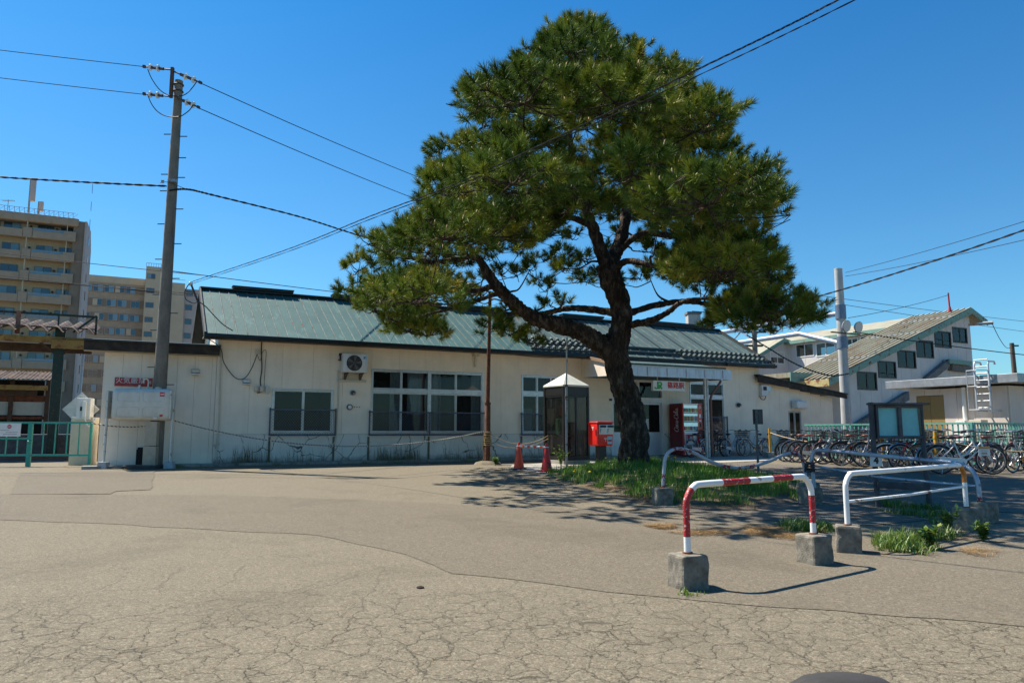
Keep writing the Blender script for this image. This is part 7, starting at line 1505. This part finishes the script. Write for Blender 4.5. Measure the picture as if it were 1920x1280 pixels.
def leafmat(name, stops, tr=.35):
    k = NT(name); k.n.remove(k.b); a = k.N('ShaderNodeAttribute'); a.attribute_name = 'tone'; c = k.ramp(a.outputs['Fac'], stops); df = k.N('ShaderNodeBsdfDiffuse'); k.L(c, df.inputs[0]); tl = k.N('ShaderNodeBsdfTranslucent'); k.L(c, tl.inputs[0]); mx = k.N('ShaderNodeMixShader'); mx.inputs[0].default_value = tr; k.L(df.outputs[0], mx.inputs[1]); k.L(tl.outputs[0], mx.inputs[2]); gl = k.N('ShaderNodeBsdfGlossy'); gl.inputs['Roughness'].default_value = .45; m2 = k.N('ShaderNodeMixShader'); m2.inputs[0].default_value = .05; k.L(mx.outputs[0], m2.inputs[1]); k.L(gl.outputs[0], m2.inputs[2]); k.L(m2.outputs[0], k.out.inputs[0]); return k.m
GRASSM = leafmat('grass_blade', [(0, (.035, .12, .008)), (.5, (.085, .22, .012)), (.9, (.16, .29, .02)), (1, (.28, .28, .06))]); DRY = leafmat('dry_needles', [(0, (.16, .085, .035)), (.5, (.30, .18, .075)), (1, (.42, .30, .15))], .1); WEED = leafmat('weed_leaf', [(0, (.05, .12, .018)), (.6, (.13, .22, .03)), (1, (.25, .28, .05))]); DRYG = leafmat('dry_grass', [(0, (.10, .08, .04)), (.6, (.24, .19, .10)), (1, (.10, .13, .03))], .2)
def poly_world(pxs): return [G(*p) for p in pxs]
def inside(poly, x, y):
    c = False; n = len(poly); j = n - 1
    for i in range(n):
        a, b = poly[i], poly[j]
        if (a.y > y) != (b.y > y) and x < (b.x - a.x) * (y - a.y) / (b.y - a.y) + a.x: c = not c
        j = i
    return c
def dist_edge(poly, x, y):
    p = Vector((x, y)); dm = 1e9
    for i in range(len(poly)):
        a = poly[i].xy; b = poly[(i + 1) % len(poly)].xy; t = max(0, min(1, (p - a).dot(b - a) / max(1e-9, (b - a).length_squared))); dm = min(dm, (p - (a + (b - a) * t)).length)
    return dm
ISL = poly_world([(1015, 889), (1060, 903), (1110, 914), (1170, 928), (1225, 944), (1300, 950), (1400, 948), (1490, 942), (1520, 925), (1500, 905), (1420, 892), (1330, 880), (1250, 872), (1200, 870), (1130, 873), (1070, 879)])
def mound(x, y): return min(.20, .11 * dist_edge(ISL, x, y)) + .03 * noise.noise(Vector((x * 1.5, y * 1.5, 0)))
xs = [p.x for p in ISL]; yy = [p.y for p in ISL]; m = MB(); st = .16; nx = int((max(xs) - min(xs)) / st) + 3; ny = int((max(yy) - min(yy)) / st) + 3; ids = {}
for j in range(ny):
    for i in range(nx):
        x = min(xs) - st + i * st; y = min(yy) - st + j * st; ins = inside(ISL, x, y); ids[i, j] = (len(m.v), ins); m.v.append((x, y, gz(y) + (mound(x, y) + .012 if ins else -.03)))
for j in range(ny - 1):
    for i in range(nx - 1):
        q = [ids[i, j], ids[i + 1, j], ids[i + 1, j + 1], ids[i, j + 1]]
        if any(k[1] for k in q): m.f.append(tuple(k[0] for k in q))
tag(m.build('tree_island', mat('island_soil', (.115, .085, .055), .95, var=.35, scale=5, bump=.8, bscale=60, bdist=.02, dirt=(.2, .14, .07), dirt_amt=.6, dirt_scale=3), smooth=60), 'low earth mound of the grass island under the pine', kind='structure')
r_ = random.Random(3); gp_ = []
while len(gp_) < 34000:
    x = r_.uniform(min(xs), max(xs)); y = r_.uniform(min(yy), max(yy))
    if not inside(ISL, x, y): continue
    nn = noise.noise(Vector((x * 1.1, y * 1.1, 3))) + .5 * noise.noise(Vector((x * 3.5, y * 3.5, 1))); de = dist_edge(ISL, x, y)
    if nn < -.5 + (.5 if de < .3 else 0): continue
    gp_.append((x, y, gz(y) + mound(x, y)))
blades('island_grass', 'long bright green grass covering the tree island', gp_[:23000], .05, .17, .0042, GRASSM, .75, 1); blades('island_grass_tufts', 'taller grass tufts on the tree island', [p for p in gp_[23000:] if noise.noise(Vector((p[0] * 2, p[1] * 2, 9))) > .05], .12, .27, .0045, GRASSM, .6, 2)
# dandelions
YF = plain('dandelion_yellow', (.75, .52, .02), .7); DSM = MB().tube([(0, 0, 0), (.01, 0, .20)], .004, 4).mesh('stem'); DSM.materials.append(MATS['mint_fence'] if False else plain('stem_green', (.08, .16, .03))); DFM = MB().lathe([(.006, .198), (.026, .210), (.03, .220), (.018, .230), (.004, .234)], 9).mesh('flower_head'); DFM.materials.append(YF)
for i, (px, py) in enumerate(((1136, 861), (1194, 876), (1205, 873), (1180, 881), (1253, 866), (1080, 890), (1106, 896), (1142, 894), (1077, 892), (1266, 870))):
    p = G(px, py + 12); p.z += mound(p.x, p.y) if inside(ISL, p.x, p.y) else 0; t = thing('dandelion', 'small yellow dandelion flowering in the grass under the pine', 'flower', p, i, 'dandelions in the island grass')
    for me, nm in ((DSM, 'stem'), (DFM, 'flower_head')): o = bpy.data.objects.new(nm, me); COL.objects.link(o); o.parent = t
# dry needle litter
def scatter(poly, n, seed, dens=None):
    q = random.Random(seed); xs_ = [p.x for p in poly]; ys_ = [p.y for p in poly]; out = []; tr = 0
    while len(out) < n and tr < n * 12:
        tr += 1; x = q.uniform(min(xs_), max(xs_)); y = q.uniform(min(ys_), max(ys_))
        if inside(poly, x, y) and (dens is None or noise.noise(Vector((x * 1.7, y * 1.7, seed))) > dens) and q.random() < min(1, dist_edge(poly, x, y) / .25 + .12): out.append((x, y))
    return out
def litter(name, label, pts, L_, w, mt, seed, th=.03):
    r2 = np.random.default_rng(seed); n = len(pts); P_ = np.array([(x, y, gz(y) + .008 + (mound(x, y) if inside(ISL, x, y) else 0)) for x, y in pts]); az = r2.random(n) * 6.28; d = np.stack([np.cos(az), np.sin(az), np.zeros(n)], 1); s_ = np.stack([-np.sin(az), np.cos(az), np.zeros(n)], 1); LL = L_ * (.5 + r2.random(n)); zz = r2.random((n, 2)) * th
    a = P_ - d * LL[:, None] / 2; b = P_ + d * LL[:, None] / 2; a[:, 2] += zz[:, 0]; b[:, 2] += zz[:, 1]; V = np.stack([a - s_ * w, a + s_ * w, b], 1).reshape(-1, 3); F = np.arange(n * 3).reshape(-1, 3); o = arr_mesh(name, V, F, mt, None, np.repeat(r2.random(n), 3)); tag(o, label, kind='stuff'); return o
LIT = poly_world([(1150, 985), (1230, 982), (1330, 986), (1420, 988), (1520, 992), (1560, 1000), (1500, 1016), (1400, 1004), (1300, 1006), (1230, 996)]); LIT2 = poly_world([(1040, 900), (1120, 925), (1220, 950), (1330, 958), (1440, 958), (1450, 940), (1300, 935), (1150, 905)]); LIT3 = poly_world([(1640, 1010), (1900, 1010), (1850, 1060), (1700, 1050)])
litter('needle_litter', 'brown fallen pine needles drifted along the asphalt edge', scatter(LIT, 5200, 4, -.05) + scatter(LIT2, 5000, 5, -.05) + scatter(LIT3, 900, 6, .1), .11, .0022, DRY, 3)
wlit = []
q = random.Random(8)
for i in range(3200):
    s_ = q.uniform(-6.5, 16); t_ = -.62 + q.gauss(0, .14); p = FS.w(s_, t_)
    if noise.noise(Vector((s_ * .8, 0, 4))) > -.15: wlit.append((p.x, p.y))
for i in range(2600): p = G(q.uniform(120, 330), q.uniform(864, 878)); wlit.append((p.x, p.y))
litter('straw_litter', 'dry straw scattered along the foot of the station wall', wlit, .16, .003, DRY, 5)
# sparse needles over the forecourt
sp = [];
for i in range(900): p = G(q.uniform(0, 1920), q.uniform(900, 1275)); sp.append((p.x, p.y))
litter('scattered_needles', 'single pine needles blown over the forecourt', sp, .07, .0012, DRY, 7, .004)
# second planting strip: broadleaf weeds
def weedbed(poly, n, seed, name, label, h=(.06, .2)):
    pts = [(x, y, gz(y) + .004) for x, y in scatter(poly, n, seed, -.05)]; out = []; r3 = random.Random(seed)
    for x, y, z in pts:
        sz = r3.uniform(.35, 1.0)
        for k in range(6): out.append((x + r3.gauss(0, .018), y + r3.gauss(0, .018), z - (1 - sz) * h[1] * .5))
    blades(name, label, out, h[0], h[1], .0055, WEED, 1.3, seed)
weedbed(poly_world([(1625, 1018), (1700, 1008), (1800, 1004), (1790, 1020), (1730, 1042), (1650, 1036)]), 330, 11, 'weeds', 'leafy green weeds along edge of the asphalt strip'); weedbed(poly_world([(1455, 985), (1520, 982), (1570, 990), (1560, 1004), (1480, 1002)]), 240, 12, 'weeds', 'grassy weeds between the white barrier blocks', (.05, .16)); weedbed(poly_world([(1640, 940), (1760, 950), (1810, 975), (1760, 985), (1650, 960)]), 260, 13, 'weeds', 'weeds growing below the notice board', (.04, .15)); weedbed(poly_world([(1254, 1103), (1275, 1112), (1330, 1113), (1300, 1120), (1255, 1112)]), 26, 14, 'weeds', 'tiny weeds at the foot of the nearest concrete block', (.02, .06))
def weedplant(name, label, p, h, n, seed, mt=None):
    r3 = np.random.default_rng(seed); t = thing(name, label, 'plant', p); m = MB(); V = []; F = []; T = []
    for i in range(n):
        a = r3.random() * 6.28; ln = .15 + .45 * r3.random(); H = h * (.55 + .45 * r3.random()); S = smooth_path([(0, 0, 0), (math.cos(a) * ln * H * .3, math.sin(a) * ln * H * .3, H * .5), (math.cos(a) * ln * H, math.sin(a) * ln * H, H)], 4); m.tube(S, .004, 4)
        for k in range(2, len(S)):
            for q_ in range(3):
                d = np.array([r3.normal(), r3.normal(), .3 + .3 * r3.normal()]); d /= np.linalg.norm(d); sd = np.cross(d, [0, 0, 1.0]); sd /= np.linalg.norm(sd) + 1e-6; b = np.array(S[k][:]); L_ = .05 + .04 * r3.random(); w = L_ * .28; o = len(V); V += [b, b + d * L_ * .5 + sd * w, b + d * L_, b + d * L_ * .5 - sd * w]; F += [(o, o + 1, o + 2), (o, o + 2, o + 3)]; T += [r3.random()] * 4
    m.build('stem', MATS['stem_green'], t); arr_mesh('foliage', np.array(V), np.array(F), mt or WEED, t, T)
weedplant('weed_plant', 'leafy yellow-green weed growing at the front corner of the phone booth', gp(at(1052, 868, 20.4).x, 20.4), .62, 9, 1); weedplant('weed_plant', 'low spreading plant around the base of the lamp post', gp(at(930, 870, 21.2).x, 21.2), .22, 12, 2); weedplant('weed_plant', 'small weed growing beside the right white barrier block', G(1845, 1015), .2, 7, 3); weedplant('weed_plant', 'upright weed in front of the white barrier block', G(1742, 1030), .22, 7, 4); weedplant('weed_plant', 'leafy weed left of the right white barrier block', G(1778, 1003), .28, 8, 6)
wg = []; q = random.Random(17)
for cx_, wd_, n_ in ((460, 26, 120), (500, 14, 30), (718, 14, 80), (742, 34, 130), (765, 10, 60), (560, 40, 50), (850, 30, 60), (890, 10, 30), (1000, 30, 40), (440, 10, 20)):
    for i in range(n_): s_ = FS.t(q.gauss(cx_, wd_ * .6), 862, -.1)[0]; p = FS.w(s_, q.uniform(-.55, -.03)); wg.append((p.x, p.y, .26 if (p - FS.o).dot(FS.N) > -.5 else .2))
blades('wall_weeds', 'tall dry grass and weeds along the foot of the station wall', wg, .06, .70, .006, DRYG, .5, 21)
edge = []
for i in range(700): s_ = q.uniform(-4, 7); p = FS.w(s_, -.6 + q.gauss(0, .06)); 
for cx_, n_ in ((745, 60), (690, 20), (840, 30), (880, 50), (520, 20), (910, 90), (1195, 40), (300, 50), (335, 40)):
    for i in range(n_): p = FS.w(FS.t(q.gauss(cx_, 8), 868, -.65)[0], q.gauss(-.68, .06)); edge.append((p.x, p.y, .2))
blades('kerb_weeds', 'short green tufts in the joint between kerb and asphalt', edge, .03, .13, .006, WEED, .9, 22)
# small dark things on the forecourt
p = G(788, 1102); o = MB().lathe([(.045, 0), (.05, .012), (.02, .022), (.004, .024)], 9).build('pine_cone', mat('cone_dark', (.03, .02, .016), .9), smooth=60); o.location = p; o.scale = (.6, .45, .8); tag(o, 'dark flattened pine cone lying on the cracked asphalt', 'pine cone')
p = G(1577, 1290); p.z = gz(p.y); m = MB(); m.lathe([(.25, 0), (.24, .03), (.19, .06), (.10, .078), (.02, .082)], 36); o = m.build('rubber_mound', mat('sun_rubber', (.032, .029, .028), .85, var=.25, scale=6, bump=.3), smooth=60); o.location = (p.x, p.y - .02, p.z - .012); o.scale = (1.0, .5, 1); tag(o, 'black rounded rubber base at the bottom edge of the picture', 'rubber base')
m = MB(); pts = [FS.w(-3.4, -.8, 0)]
